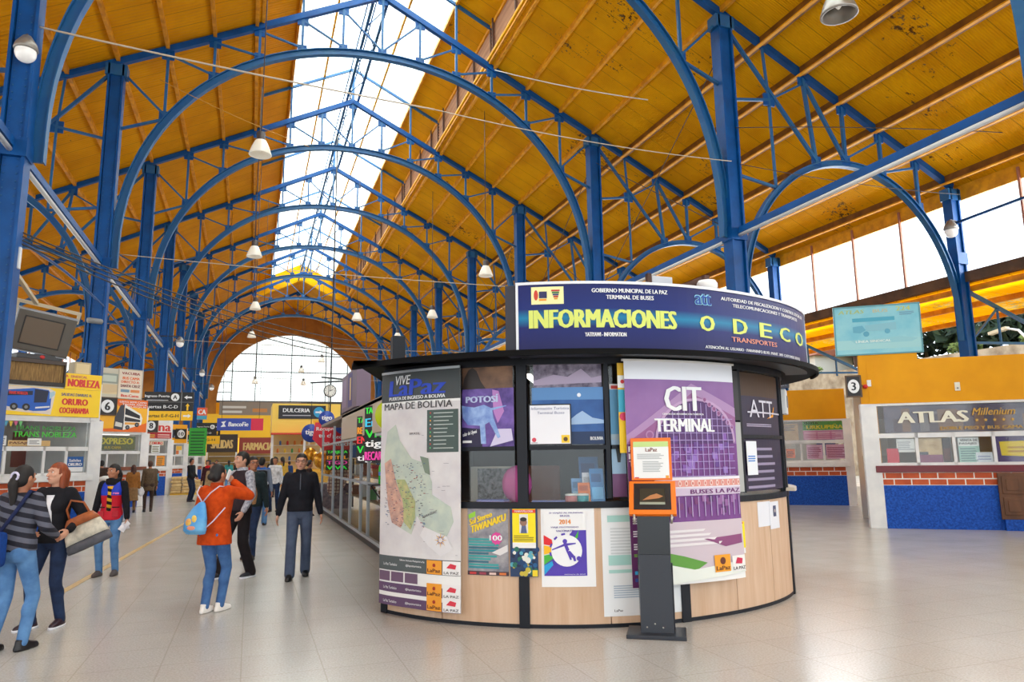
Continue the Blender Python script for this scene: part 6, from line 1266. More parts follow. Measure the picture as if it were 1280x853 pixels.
t = thing('sign_rail', (3.3, 25, 0), 'thin dark rail on a post that carries the hanging promotion signs', 'rail')
MB().tube([(3.3, 25, 0), (3.3, 25, 4.3)], .03, DARK).build('post', t); MB().bar((3.3, 25, 4.27), (1.9, 26.1, 4.27), .05, .05, DARK).bar((3.3, 25, 4.27), (2.1, 24.2, 4.27), .05, .05, DARK).bar((3.3, 25, 4.27), (2.86, 23.9, 4.27), .05, .05, DARK).build('arm', t)
# ================================================================ people
def capsule(mb, a, b, r0, r1, m, n=10):
    a, b = Vector(a), Vector(b); d = (b-a); L = d.length
    if L < 1e-5: return mb.ell(a, (r0, r0, r0), m, 10, 8)
    d /= L; P = []; R = []
    for t in (-80, -55, -28): P.append(a+d*r0*math.sin(math.radians(t))); R.append(r0*math.cos(math.radians(t)))
    P.append(a); R.append(r0); P.append(b); R.append(r1)
    for t in (28, 55, 80): P.append(b+d*r1*math.sin(math.radians(t))); R.append(r1*math.cos(math.radians(t)))
    return mb.tube(P, R, m, n)
def loft(mb, rings, m, n=16, p=2.3):
    """rings: (centre, half width, half depth); superelliptic cross-sections"""
    vs = []; fs = []
    for (c, rx, ry) in rings:
        for j in range(n):
            a = 2*PI*j/n; ca, sa = math.cos(a), math.sin(a)
            vs.append(Vector(c)+Vector((math.copysign(abs(ca)**(2/p), ca)*rx, math.copysign(abs(sa)**(2/p), sa)*ry, 0)))
    for k in range(len(rings)-1):
        for j in range(n): fs.append((k*n+j, k*n+(j+1) % n, (k+1)*n+(j+1) % n, (k+1)*n+j))
    fs += [tuple(range(n))[::-1], tuple(range((len(rings)-1)*n, len(rings)*n))]
    return mb.add(vs, fs, m, True)
def fuse(mb, name, parent, voxel, m, smooth=4):
    """melts the overlapping forms into one continuous surface"""
    me = bpy.data.meshes.new(name); me.from_pydata([tuple(v) for v in mb.v], [], mb.f)
    o = bpy.data.objects.new(name, me); C.objects.link(o)
    r = o.modifiers.new('fuse', 'REMESH'); r.mode = 'VOXEL'; r.voxel_size = voxel; r.adaptivity = 0
    s = o.modifiers.new('soften', 'SMOOTH'); s.factor = .5; s.iterations = smooth
    dg = bpy.context.evaluated_depsgraph_get(); e = bpy.data.meshes.new_from_object(o.evaluated_get(dg), depsgraph=dg)
    bpy.data.objects.remove(o); bpy.data.meshes.remove(me)
    org = WL[parent.name]
    e.transform(Matrix.Translation(-org)); e.materials.clear(); e.materials.append(m); e.name = name
    e.polygons.foreach_set('use_smooth', [True]*len(e.polygons)); e.update()
    q = bpy.data.objects.new(name, e); C.objects.link(q); q.parent = parent; return q
def ik(a, b, l1, l2, pole):
    a, b, pole = Vector(a), Vector(b), Vector(pole); d = b-a; L = min(d.length, (l1+l2)*.999); d = d.normalized()
    x = (l1*l1-l2*l2+L*L)/(2*L); h = math.sqrt(max(0, l1*l1-x*x)); p = (pole-d*pole.dot(d)).normalized()
    return a+d*x+p*h, a+d*L
def zramp(name, stops, rough=.75, scale=1.0):
    m = M(name, stops[0][1], rough, 0, .3); t, N, L, b = nodes(m); c = coords(t); sp = N.new('ShaderNodeSeparateXYZ'); L.new(c, sp.inputs[0])
    mr = N.new('ShaderNodeMapRange'); L.new(sp.outputs[2], mr.inputs[0]); mr.inputs[1].default_value = 0; mr.inputs[2].default_value = 2
    r = ramp(t, mr.outputs[0], stops); r.color_ramp.interpolation = 'CONSTANT'; L.new(r.outputs[0], b.inputs['Base Color']); return m
def cloth(name, a, b_=None, scale=14, rough=.85, bumps=.15):
    return mottled(name, a, b_ or tuple(int(v*.8) for v in a), scale, rough, .3, .7, .25, bumps=bumps)
def stripes(name, cols, period, rough=.85):
    m = M(name, cols[0], rough, 0, .25); t, N, L, b = nodes(m); c = coords(t); sp = N.new('ShaderNodeSeparateXYZ'); L.new(c, sp.inputs[0])
    k = N.new('ShaderNodeMath'); k.operation = 'MULTIPLY_ADD'; L.new(sp.outputs[0], k.inputs[0]); k.inputs[1].default_value = .28; L.new(sp.outputs[2], k.inputs[2])
    f = N.new('ShaderNodeMath'); f.operation = 'DIVIDE'; L.new(k.outputs[0], f.inputs[0]); f.inputs[1].default_value = period
    g = N.new('ShaderNodeMath'); g.operation = 'FRACT'; L.new(f.outputs[0], g.inputs[0])
    r = ramp(t, g.outputs[0], [(i/len(cols), c_) for i, c_ in enumerate(cols)]); r.color_ramp.interpolation = 'CONSTANT'; L.new(r.outputs[0], b.inputs['Base Color']); return m
DENIM = cloth('blue_denim', (98, 142, 190), (74, 114, 164), 9); DENIMD = cloth('dark_denim', (40, 58, 92), (28, 38, 64), 9); DENIMM = cloth('mid_denim', (78, 116, 168), (56, 90, 140), 9)
SKIN = mottled('warm_brown_skin', (186, 128, 98), (170, 112, 84), 9, .5, spec=.4); SKINL = mottled('light_skin', (216, 164, 138), (202, 148, 122), 9, .5, spec=.4)
HBLK = mottled('black_hair', (20, 17, 18), (32, 27, 27), 40, .65, stretch=(1, 1, .15)); HRED = mottled('auburn_hair', (150, 70, 30), (112, 48, 20), 40, .6, stretch=(1, 1, .15)); HBRN = mottled('brown_hair', (84, 46, 32), (60, 34, 26), 40, .6, stretch=(1, 1, .15))
BLKC = cloth('black_cloth', (30, 30, 36), (20, 20, 26)); WHC = cloth('white_cloth', (236, 236, 240), (214, 214, 222)); SHB_ = M('dark_shoe_leather', (40, 32, 36), .35); SHW = M('white_shoe', (236, 230, 224), .5)
def person(label, loc, heading, H, top, legs, shoe, hair=HBLK, skin=SKIN, feet=((.10, .02), (-.10, -.02)), hands=None, head_yaw=0, head_tilt=0, sleeve=None, cut=.86, vest=None, hair_style='short', female=True, collar=None, bulk=1.0, lod=1, skirt=None, curl=(.35, .35), hem=None, scarf=None, lean=0, shirt=None, glasses=False, sole=None, cap=None):
    s = H/1.7; th = math.radians(heading); ca, sa = math.cos(th), math.sin(th)
    t = thing('person', (loc[0], loc[1], 0), label, 'person', None)
    def xf(q): x, y, z = q[0]*s, q[1]*s, q[2]*s; return Vector((loc[0]+x*ca+y*sa, loc[1]-x*sa+y*ca, z))
    W_ = .92 if female else 1.0
    sh = .165*W_*(.98+.02*bulk)
    ly = lambda z: lean*max(0, z-.95)        # forward lean of the trunk
    J = {}
    hipz = .90
    for i, sd in ((0, 1), (1, -1)):
        fx, fy = feet[i][0], feet[i][1]; fz = feet[i][2] if len(feet[i]) > 2 else 0
        hip = Vector((sd*.085, 0, hipz)); ank = Vector((fx, fy, .085+fz)); J['hip', i] = hip
        J['knee', i], J['ank', i] = ik(hip, ank, .43, .415, (sd*.12, 1, 0))
        shd = Vector((sd*sh, ly(1.40), 1.385)); hd = (hands or {}).get(i) or (sd*(.24 if female else .27), .02+ly(.9), .80)
        J['sho', i] = shd; J['elb', i], J['wri', i] = ik(shd, hd[:3], .285, .25, hd[3] if len(hd) > 3 else (sd*.5, -1, -.2))
    hy = math.radians(-head_yaw); Rh = Matrix.Rotation(hy, 3, 'Z') @ Matrix.Rotation(-math.radians(head_tilt), 3, 'X')
    hc = Vector((0, ly(1.6)+.015, 1.585)); hp = lambda x, y, z: hc+Rh @ Vector((x, y, z))
    vx = (.0075 if lod == 1 else .016)*s; cx = (.011 if lod == 1 else .02)*s
    # body: one continuous surface
    b = MB(xf)
    b.ell(hc, (.073, .092, .112), skin, 18, 14, Rh); b.ell(hp(0, .022, -.06), (.056, .066, .058), skin, 14, 10, Rh); b.ell(hp(0, .05, -.088), (.03, .034, .028), skin, 10, 8, Rh)
    if lod == 1:
        capsule(b, hp(0, .088, .012), hp(0, .106, -.028), .010, .016, skin, 8); b.ell(hp(0, .1, -.03), (.019, .014, .011), skin, 8, 6, Rh)
        b.ell(hp(0, .086, -.060), (.026, .013, .009), skin, 10, 6, Rh); b.ell(hp(0, .083, .03), (.05, .018, .012), skin, 10, 6, Rh)
        for sd in (1, -1): b.ell(hp(sd*.074, -.008, -.008), (.012, .024, .034), skin, 10, 8, Rh); b.ell(hp(sd*.042, .066, -.02), (.022, .02, .02), skin, 8, 6, Rh)
    capsule(b, (0, ly(1.38)-.01, 1.38), hp(0, -.012, -.06), .056, .05, skin)
    loft(b, [((0, 0, .86), .12, .08), ((0, ly(1.02), 1.02), .11, .075), ((0, ly(1.25), 1.25), .135, .085), ((0, ly(1.4), 1.39), .12, .06), ((0, ly(1.42), 1.43), .07, .05)], skin)
    for i in (0, 1):
        capsule(b, J['hip', i], J['knee', i], .06, .042, skin); capsule(b, J['knee', i], J['ank', i], .042, .032, skin)
        f = Vector((0, 1, 0)); a = J['ank', i]; capsule(b, a-Vector((0, .01, .045)), a+f*.10+Vector((0, 0, -.058)), .022, .016, skin)
        capsule(b, J['sho', i]*.98, J['elb', i], .042, .032, skin); capsule(b, J['elb', i], J['wri', i], .032, .024, skin)
        # hand: palm, four bent fingers of unequal length, thumb from the side of the palm
        d = (J['wri', i]-J['elb', i]).normalized(); inw = Vector((-1 if i == 0 else 1, .15, 0)); inw = (inw-d*inw.dot(d)).normalized(); wd = d.cross(inw).normalized()
        if wd.y < 0: wd = -wd
        w = J['wri', i]; c_ = curl[i]; pc = w+d*.055
        M3 = Matrix((wd, inw, d)).transposed(); b.ell(pc, (.040, .019, .052), skin, 12, 8, M3)
        if lod == 1:
            for k in range(4):
                r = w+d*(.094-.004*abs(k-1.3))+wd*(.029-.019*k); l = (.068, .076, .07, .055)[k]
                e1 = r+(d*math.cos(c_)+inw*math.sin(c_))*l*.5; e2 = e1+(d*math.cos(2.2*c_)+inw*math.sin(2.2*c_))*l*.5
                capsule(b, r-d*.02, e1, .0095, .009, skin, 6); capsule(b, e1, e2, .009, .0075, skin, 6)
            r = w+d*.035+wd*.034; e1 = r+(d*.7+wd*.6+inw*.35).normalized()*.036; e2 = e1+(d*.85+wd*.1+inw*.5).normalized()*.03
            capsule(b, w+d*.03+wd*.012, r, .013, .012, skin, 6); capsule(b, r, e1, .012, .010, skin, 6); capsule(b, e1, e2, .010, .008, skin, 6)
        else: capsule(b, w+d*.06, w+d*.16+inw*.03, .03, .018, skin, 8)
    fuse(b, 'body', t, vx, skin, 3)
    # trousers or skirt
    b = MB(xf); kp = 1.0
    if skirt:
        loft(b, [((0, 0, 1.0), .13, .10), ((0, 0, .9), .175, .135), ((0, 0, .6), .2, .17), ((0, 0, .42), .215, .19)], skirt); fuse(b, 'skirt', t, cx, skirt)
        b = MB(xf)
    wv = .002 if female else .012
    for i, sd in ((0, 1), (1, -1)):
        h_, k_, a_ = J['hip', i], J['knee', i], J['ank', i]
        capsule(b, h_+Vector((0, 0, -.02)), k_, .090*bulk**.4, .060+wv, legs, 12); capsule(b, k_, a_+Vector((0, 0, -.015)), .060+wv, .047+wv*2, legs, 12)
        mid = k_.lerp(a_, .35); b.ell(mid+Vector((0, -.018, 0)), (.058, .06, .1), legs, 10, 8)
    loft(b, [((0, 0, .80), .10, .085), ((0, -.01, .86), .168*bulk**.5, .118), ((0, -.008, .93), .165*bulk**.5, .115), ((0, 0, 1.03), .135, .09)], legs)
    if female and not skirt:
        for sd in (1, -1): b.ell((sd*.075, -.06, .88), (.085, .075, .09), legs, 12, 8)
    fuse(b, 'trousers', t, cx, legs)
    # shoes
    for i in (0, 1):
        a = J['ank', i]; turn = (.1 if i == 0 else -.1)+(feet[i][3] if len(feet[i]) > 3 else 0); f = Vector((math.sin(turn), math.cos(turn), 0)); g = Vector((f.y, -f.x, 0)); lift = Vector((0, 0, a.z-.085))
        b = MB(xf); z0 = a.z-.085
        def sp(q): return Vector((a.x, a.y, z0))+g*q[0]+f*q[1]+Vector((0, 0, q[2]))
        sb = MB(lambda q: xf(sp(q)))
        loft(sb, [((0, .055, .001), .046, .135), ((0, .055, .022), .048, .138), ((0, .05, .05), .043, .125), ((0, .01, .075), .038, .075), ((0, -.015, .105), .036, .045)], shoe, 16, 2.4)
        fuse(sb, 'shoe', t, .009*s, shoe, 2)
        if sole:
            sb = MB(lambda q: xf(sp(q))); loft(sb, [((0, .055, .0), .05, .14), ((0, .055, .024), .05, .14)], sole, 16, 2.4); sb.build('sole', t)
    # top garment with sleeves, cut off level at the hem
    slv = sleeve or top
    hz = hem or cut
    b = MB(xf); B = bulk
    tr = [((0, 0, hz), .163*B, .118*B), ((0, ly(.95), hz+.1), .16*B, .115*B), ((0, ly(1.05), 1.06), .146*B*W_, .105*B), ((0, ly(1.2), 1.2), .165*B*W_, .118*B), ((0, ly(1.3), 1.30), .178*B*W_, .118*B), ((0, ly(1.39), 1.395), .165*W_*B**.5, .09), ((0, ly(1.44), 1.445), .09, .068)]
    if female: b.ell((.07, .075+ly(1.24), 1.24), (.075, .06, .075), top, 12, 8); b.ell((-.07, .075+ly(1.24), 1.24), (.075, .06, .075), top, 12, 8)
    loft(b, tr, top)
    def arms(bb, k, mm, wr=1.0):
        for i in (0, 1):
            wv_ = J['elb', i].lerp(J['wri', i], wr)
            capsule(bb, J['sho', i]+Vector((0, 0, -.005)), J['elb', i], .066*k, .054*k, mm, 12); capsule(bb, J['elb', i], wv_, .054*k, .041*k, mm, 12)
    if sleeve is None: arms(b, B**.6, top, .95)
    fuse(b, 'jacket' if vest is None else 'vest', t, cx, top)
    if sleeve is not None:
        b = MB(xf); arms(b, B**.3, slv, .95); loft(b, [((0, ly(1.25), 1.25), .14*W_, .10), ((0, ly(1.4), 1.39), .14*W_, .08), ((0, ly(1.45), 1.455), .075, .064)], slv); fuse(b, 'sleeve', t, cx, slv)['label'] = 'shirt sleeves showing at the armholes'
    if collar: b = MB(xf); b.lathe([(.078, 1.40), (.074, 1.47), (.068, 1.485), (.062, 1.47), (.066, 1.40)], (0, ly(1.42)-.005, 0), collar, 18, cap=False); b.build('collar', t)
    if scarf:
        b = MB(xf)
        for z, r in ((1.42, .085), (1.455, .08), (1.39, .085)): b.tube([(r*math.cos(2*PI*k/16), r*.85*math.sin(2*PI*k/16)+ly(1.42)+.01, z+.01*math.sin(5*k)) for k in range(17)], .03, scarf, 8, False)
        fuse(b, 'scarf', t, cx, scarf)
    if shirt:      # open front with another garment inside
        b = MB(xf); loft(b, [((0, .118*B-.035+ly(1), .98), .038, .04), ((0, .118*B-.036+ly(1.2), 1.2), .044, .045), ((0, .115*B-.046+ly(1.36), 1.36), .05, .05)], shirt); b.build('shirt_front', t)
    # hair
    b = MB(xf)
    def cap_(k=1.0, back=1.0):
        b.ell(hp(0, -.012, .022), (.082*k, .098*k, .102*k), hair, 18, 14, Rh); b.ell(hp(0, -.045*back, -.012), (.076*k, .068*k, .085*k), hair, 14, 10, Rh)
    # hair shell is built, then the face side is cleared
    cap_()
    if hair_style == 'pony': capsule(b, hp(0, -.09, .02), hp(.01, -.13, -.06), .035, .045, hair); capsule(b, hp(.01, -.13, -.06), hp(.01, -.11, -.24), .045, .03, hair)
    if hair_style == 'long':
        for sd in (1, -1): capsule(b, hp(sd*.062, -.02, .0), hp(sd*.07, -.03, -.17), .034, .03, hair)
        capsule(b, hp(0, -.07, 0), hp(0, -.085, -.2), .07, .05, hair); capsule(b, hp(.05, -.05, -.1), hp(.06, -.02, -.22), .035, .025, hair)
    if hair_style == 'bun': b.ell(hp(0, -.115, -.02), (.045, .04, .045), hair, 12, 9)
    if hair_style == 'curly':
        for k in range(26): a = k*2.4; z = -.05+.15*(k/26); b.ell(hp(.08*math.cos(a), -.02+.09*math.sin(a) if math.sin(a) < .5 else .02, z), (.036, .036, .034), hair, 8, 6)
    ho = fuse(b, 'hair', t, vx*1.1, hair, 2)
    bm = bmesh.new(); bm.from_mesh(ho.data); org = WL[t.name]; inv = Rh.transposed()
    def loc_(v):
        w_ = (v+org-Vector((loc[0], loc[1], 0)))/s; x, y = w_.x*ca-w_.y*sa, w_.x*sa+w_.y*ca
        return inv @ (Vector((x, y, w_.z))-hc)
    kill = [f for f in bm.faces if (lambda q: q.y > .035 and q.z < .062-.25*max(0, .09-q.y) and abs(q.x) < .074)(loc_(f.calc_center_median()))]
    bmesh.ops.delete(bm, geom=kill, context='FACES'); bm.to_mesh(ho.data); bm.free()
    if lod == 1:
        EW_ = M('eye_white', (226, 220, 214), .3); EB = M('dark_iris', (32, 22, 20), .2); LP_ = M('lips', (156, 84, 78), .45)
        for sd in (1, -1):
            e = MB(xf); e.ell(hp(sd*.032, .0795, .010), (.0135, .008, .0075), EW_, 10, 8, Rh); eo = e.build('eye', t)
            e = MB(xf); e.ell(hp(sd*.032, .0865, .010), (.006, .003, .006), EB, 8, 6, Rh); e.build('iris', eo) if False else e.build('iris', t)
            e = MB(xf); e.tube([hp(sd*.017, .0905, .030), hp(sd*.034, .0900, .034), hp(sd*.05, .081, .029)], .0038, hair, 6); e.build('eyebrow', t)
        e = MB(xf); e.ell(hp(0, .0965, -.0605), (.021, .006, .0065), LP_, 10, 6, Rh); e.build('lips', t)
        if glasses:
            e = MB(xf); FRG = M('spectacle_frame', (60, 52, 50), .3)
            for sd in (1, -1):
                e.tube([hp(sd*.033+.023*math.cos(a), .099, .008+.017*math.sin(a)) for a in np.linspace(0, 2*PI, 15)], .0022, FRG, 5, False); e.tube([hp(sd*.056, .098, .012), hp(sd*.078, .01, .012)], .002, FRG, 5)
            e.tube([hp(-.01, .1, .012), hp(.01, .1, .012)], .002, FRG, 5); e.build('spectacles', t)
    if cap: e = MB(xf); e.ell(hp(0, -.005, .05), (.086, .104, .075), cap, 18, 12, Rh); e.ell(hp(0, .09, .045), (.06, .06, .012), cap, 14, 8, Rh); fuse(e, 'cap', t, vx, cap, 1)
    J['xf'] = xf; J['t'] = t; J['ly'] = ly; J['s'] = s
    return J
def strap(J, pts, r, m, name, parent=None):
    b = MB(J['xf']); b.tube(pts, r, m, 8); return b.build(name, parent or J['t'])
def bagthing(J, name, label, p, cat='bag'):
    return thing(name, J['xf'](p), label, cat)

GB_ = lambda x, y: (x, y)
# 1 woman in the striped jumper, seen from behind
J = person('woman in grey and black striped jumper and pale jeans, seen from behind', (-1.90, 7.6), 24, 1.58, stripes('striped_knit', [(96, 98, 112), (40, 40, 50)], .085), DENIM, M('black_ankle_boot', (22, 20, 24), .4), hair_style='pony', feet=((.11, .03), (-.10, -.10)), hands={0: (.2, .24, 1.02), 1: (-.16, .26, 1.04)}, head_yaw=8, bulk=1.08, hem=.9)
e = MB(J['xf']); e.tube([(.035*math.cos(a), -.112, 1.60+.035*math.sin(a)) for a in np.linspace(0, 2*PI, 14)], .011, M('pale_scrunchie', (206, 200, 226), .6), 7, False); e.build('hair_tie', J['t'])
BB = cloth('blue_nylon', (24, 70, 150), (18, 50, 112)); t = bagthing(J, 'shoulder_bag', 'blue nylon shoulder bag hanging behind the woman in the striped jumper', (-.16, -.2, .82))
b = MB(J['xf']); b.box(-.34, .05, -.30, -.165, .78, 1.10, BB, .04); fuse(b, 'bag_body', t, .012, BB, 3); b = MB(J['xf']); b.box(-.32, .03, -.31, -.29, .80, .95, cloth('blue_pocket', (40, 90, 170)), .008); b.build('pocket', t)
b = MB(J['xf']); b.tube([(-.02, -.22, 1.08), (.08, -.155, 1.28), (.13, -.06, 1.46), (.1, .05, 1.44), (0, .14, 1.25), (-.22, .1, 1.05), (-.3, -.1, 1.02), (-.3, -.22, 1.06)], .018, cloth('navy_strap', (36, 44, 84)), 8); b.build('strap', t)
# 2 auburn haired woman
J = person('auburn-haired woman in black cardigan and dark jeans facing the woman in the striped jumper', (-1.83, 8.52), 200, 1.60, BLKC, DENIMD, M('purple_black_trainer', (52, 36, 48), .4), hair=HRED, skin=SKINL, hair_style='long', feet=((.12, .06, 0, .2), (-.12, -.05)), hands={0: (.12, .3, .98), 1: (-.26, .16, 1.0)}, head_yaw=22, head_tilt=-4, shirt=WHC, sole=WHC)
b = MB(J['xf']); b.box(.02, .2, .2, .27, .74, 1.02, cloth('tan_cloth', (190, 150, 112))); 
t = bagthing(J, 'folded_jacket', 'tan jacket folded over the arm of the auburn-haired woman', (.1, .24, .72), 'jacket'); b = MB(J['xf']); b.ell((.10, .235, .86), (.085, .05, .23), cloth('tan_cloth', (190, 150, 112)), 14, 10); fuse(b, 'jacket_cloth', t, .012, cloth('tan_cloth', (190, 150, 112)))
t = bagthing(J, 'hand_bag', 'white tan and grey slouch handbag on the arm of the auburn-haired woman', (-.42, .1, .66))
BT_ = cloth('tan_leather', (178, 100, 58), rough=.5); BW_ = cloth('cream_canvas', (232, 224, 206)); BG_ = cloth('grey_canvas', (104, 104, 112))
bx = lambda q: J['xf'](Vector((-.36, .05, 1.0))+Matrix.Rotation(.42, 3, 'Y') @ Vector(q)*.8)
for nm, z0, z1, w0, w1, mt in (('grey_base', -.24, -.13, .30, .29, BG_), ('cream_middle', -.13, .07, .29, .24, BW_), ('tan_top', .07, .19, .24, .17, BT_)):
    b = MB(bx); loft(b, [((0, 0, z0), w0, .085), ((0, 0, (z0+z1)/2), (w0+w1)/2+.005, .09), ((0, 0, z1), w1, .07)], mt, 18, 3); b.build(nm, t)
b = MB(bx); b.tube([(-.14, .0, .17), (-.12, .02, .33), (.02, .03, .42), (.12, .02, .33), (.14, 0, .17)], .014, BT_, 7); b.build('handle', t)
# 3 woman in the red and blue vest
VST = zramp('red_blue_vest', [(0, (206, 26, 48)), (.562, (30, 60, 190))], .5)
J = person('smiling woman in red and blue sleeveless vest and pale blue jeans, black ponytail', (-1.86, 11.95), 192, 1.57, VST, DENIM, M('grey_suede_shoe', (82, 74, 74), .7), sleeve=BLKC, hair_style='pony', feet=((.1, .04), (-.11, -.02)), hands={0: (.25, .05, .83), 1: (-.27, .06, .80)}, head_yaw=26, vest=1, scarf=BLKC, hem=.84, bulk=1.06, shirt=stripes('yellow_black_knit', [(28, 26, 30), (226, 170, 40)], .09))
b = MB(J['xf'])
for sd in (1, -1): b.box(sd*.055, sd*.16, .118, .128, 1.03, 1.045, BLKC)
b.build('zip_pocket', J['t'])
for sd in (1, -1): b = MB(J['xf']); b.box(sd*.06, sd*.15, .118, .132, .89, .98, M('vest_red', (190, 24, 44), .6), .008); b.build('flap_pocket', J['t'])
b = MB(J['xf']); b.box(-.14, -.05, .125, .131, 1.235, 1.262, M('pink_badge', (226, 120, 190), .6)); b.build('chest_badge', J['t'])
w = J['wri', 1]; t = bagthing(J, 'paper_slips', 'crumpled white papers held in the hand of the woman in the vest', (w.x, w.y+.05, w.z-.15), 'papers')
for k, (dx, dz, a) in enumerate(((0, 0, .3), (.03, -.03, -.5), (-.02, .02, .9))):
    b = MB(J['xf']); c_ = Vector((w.x+dx, w.y+.04+.01*k, w.z-.11+dz)); Rm = Matrix.Rotation(a, 3, 'Y') @ Matrix.Rotation(.3*k, 3, 'X')
    q = [c_+Rm @ Vector(p) for p in ((-.05, 0, -.06), (.05, .012, -.055), (.05, -.008, .06), (-.05, .01, .055))]; b.add(q+[v+Vector((0, .002, 0)) for v in q], [(0, 1, 2, 3), (7, 6, 5, 4), (0, 4, 5, 1), (1, 5, 6, 2), (2, 6, 7, 3), (3, 7, 4, 0)], WHC); b.build('paper', t)
# 4 woman in the orange fleece on the phone
ORG = cloth('orange_fleece', (206, 76, 18), (176, 58, 12), 18, .95, .3)
J = person('woman in orange fleece jacket seen from behind, talking on a phone, jeans and white shoes', (-.33, 8.62), 32, 1.56, ORG, DENIMM, SHW, hair_style='bun', feet=((.06, .08), (-.05, -.05)), hands={0: (.12, .15, 1.485, (.75, .45, -.8)), 1: (-.16, .2, 1.0)}, head_yaw=12, head_tilt=-6, bulk=1.26, hem=.77, collar=cloth('orange_collar', (190, 66, 16)), curl=(.8, .4))
w = J['wri', 0]; t = bagthing(J, 'mobile_phone', 'white mobile phone held to the ear of the woman in orange', (.11, .07, 1.53), 'phone'); b = MB(lambda q: J['xf'](Vector((.108, .06, 1.575))+Matrix.Rotation(-.5, 3, 'X') @ Vector(q))); b.box(-.008, .008, -.026, .026, -.065, .06, M('white_phone', (236, 236, 238), .25), .005); b.build('case', t)
PBG = mottled('sky_blue_nylon', (70, 150, 216), (110, 180, 226), 5, .5); t = bagthing(J, 'drawstring_bag', 'sky blue drawstring bag on the back of the woman in orange', (-.1, -.2, .92))
b = MB(J['xf']); loft(b, [((-.11, -.20, .90), .12, .05), ((-.11, -.225, .95), .145, .075), ((-.10, -.225, 1.08), .135, .07), ((-.08, -.20, 1.2), .085, .045), ((-.06, -.18, 1.27), .03, .03)], PBG); fuse(b, 'bag_body', t, .011, PBG)
b = MB(J['xf']); YLP = mottled('yellow_print', (236, 206, 90), (226, 160, 90), 20)
b.ell((-.14, -.285, 1.04), (.055, .014, .05), YLP, 10, 8); b.ell((-.08, -.288, 1.08), (.035, .012, .045), YLP, 10, 8); b.ell((-.11, -.29, .98), (.06, .012, .03), M('coral_print', (230, 150, 120), .6), 10, 8); b.build('printed_picture', t)
for sx in (1, -1): b = MB(J['xf']); b.tube([(-.06, -.18, 1.26), (-.06+sx*.09, -.165, 1.37), (-.03+sx*.13, -.1, 1.445), (-.03+sx*.14, .0, 1.43)], .008, M('lilac_cord', (206, 190, 206), .7), 6); b.build('cord', t)
b = MB(J['xf']); b.tube([(.0, -.235, .95), (.1, -.19, 1.05), (.19, -.1, 1.2)], .008, M('lilac_cord', (206, 190, 206), .7), 6); b.build('cord', t)
# 5 young man in the padded waistcoat
J = person('young man in dark padded waistcoat with checked sleeves, behind the woman in orange', (-.1, 10.95), 232, 1.72, cloth('plum_padded_cloth', (58, 44, 50), (44, 34, 40), 10), cloth('black_tracksuit', (34, 28, 32)), M('dark_trainer', (38, 40, 48), .5), sleeve=mottled('checked_shirt', (196, 196, 206), (120, 120, 134), 34), skin=SKINL, female=False, feet=((.14, .16), (-.12, -.12)), hands={0: (.27, .05, .84), 1: (-.24, .14, .9)}, head_yaw=8, vest=1, collar=mottled('checked_shirt', (196, 196, 206), (120, 120, 134)), sole=WHC, bulk=1.05, hem=.9)
b = MB(J['xf']); b.box(.10, .15, .05, .13, .55, .57, WHC).box(.095, .145, .06, .12, .70, .715, WHC); b.build('trouser_logo', J['t'])
# 6 woman with glasses
J = person('woman with glasses in tan top and open dark green jacket, walking beside the young man', (.06, 12.85), 205, 1.66, cloth('dark_green_jacket', (34, 48, 52), (24, 36, 40)), DENIMD, SHB_, skin=SKIN, hair_style='bun', feet=((.1, -.1), (-.1, .14)), hands={0: (.26, .04, .82), 1: (-.27, .02, .82)}, head_yaw=-42, shirt=cloth('tan_quilted', (176, 136, 96), (150, 112, 78), 20), glasses=True, bulk=1.1)
b = MB(J['xf']); Q = cloth('tan_quilted', (176, 136, 96)); loft(b, [((-.02, .075, .9), .1, .075), ((-.02, .08, 1.1), .1, .075), ((-.01, .075, 1.3), .085, .07), ((0, .04, 1.44), .05, .05)], Q); fuse(b, 'tan_top', J['t'], .012, Q)
# 7 man in black
J = person('man in black zipped sweater and grey trousers with glasses, walking towards the camera', (.68, 10.62), 186, 1.68, cloth('black_navy_knit', (30, 30, 38), (22, 22, 30), 12), cloth('slate_trousers', (86, 98, 122), (70, 80, 104), 9), M('black_shoe', (20, 20, 22), .3), hair=HBLK, skin=SKINL, female=False, feet=((.1, .22), (-.09, -.16)), hands={0: (.30, .06, .80), 1: (-.30, -.02, .79)}, head_yaw=3, glasses=True, collar=cloth('black_navy_knit', (30, 30, 38)), bulk=1.1, hem=.9)
b = MB(J['xf']); b.box(-.006, .006, .128, .136, 1.2, 1.42, M('zip_grey', (70, 72, 80), .4, .5)); b.build('zip', J['t'])
# 8 walker with the black backpack
J = person('person in blue and grey top with a black backpack, walking away down the hall', (.28, 19.2), 10, 1.66, zramp('blue_grey_top', [(0, (120, 130, 150)), (.68, (40, 90, 170))]), DENIM, SHB_, female=False, feet=((.09, .1), (-.1, -.16)), lod=1)
t = bagthing(J, 'backpack', 'black backpack on the person walking away down the hall', (.02, -.22, .95)); b = MB(J['xf']); b.box(-.17, .17, -.33, -.11, .92, 1.38, BLKC, .06); fuse(b, 'pack', t, .014, BLKC); b = MB(J['xf']); b.ell((0, -.335, 1.05), (.1, .02, .1), M('grey_patch', (90, 90, 96), .6), 10, 8); b.build('pocket', t)
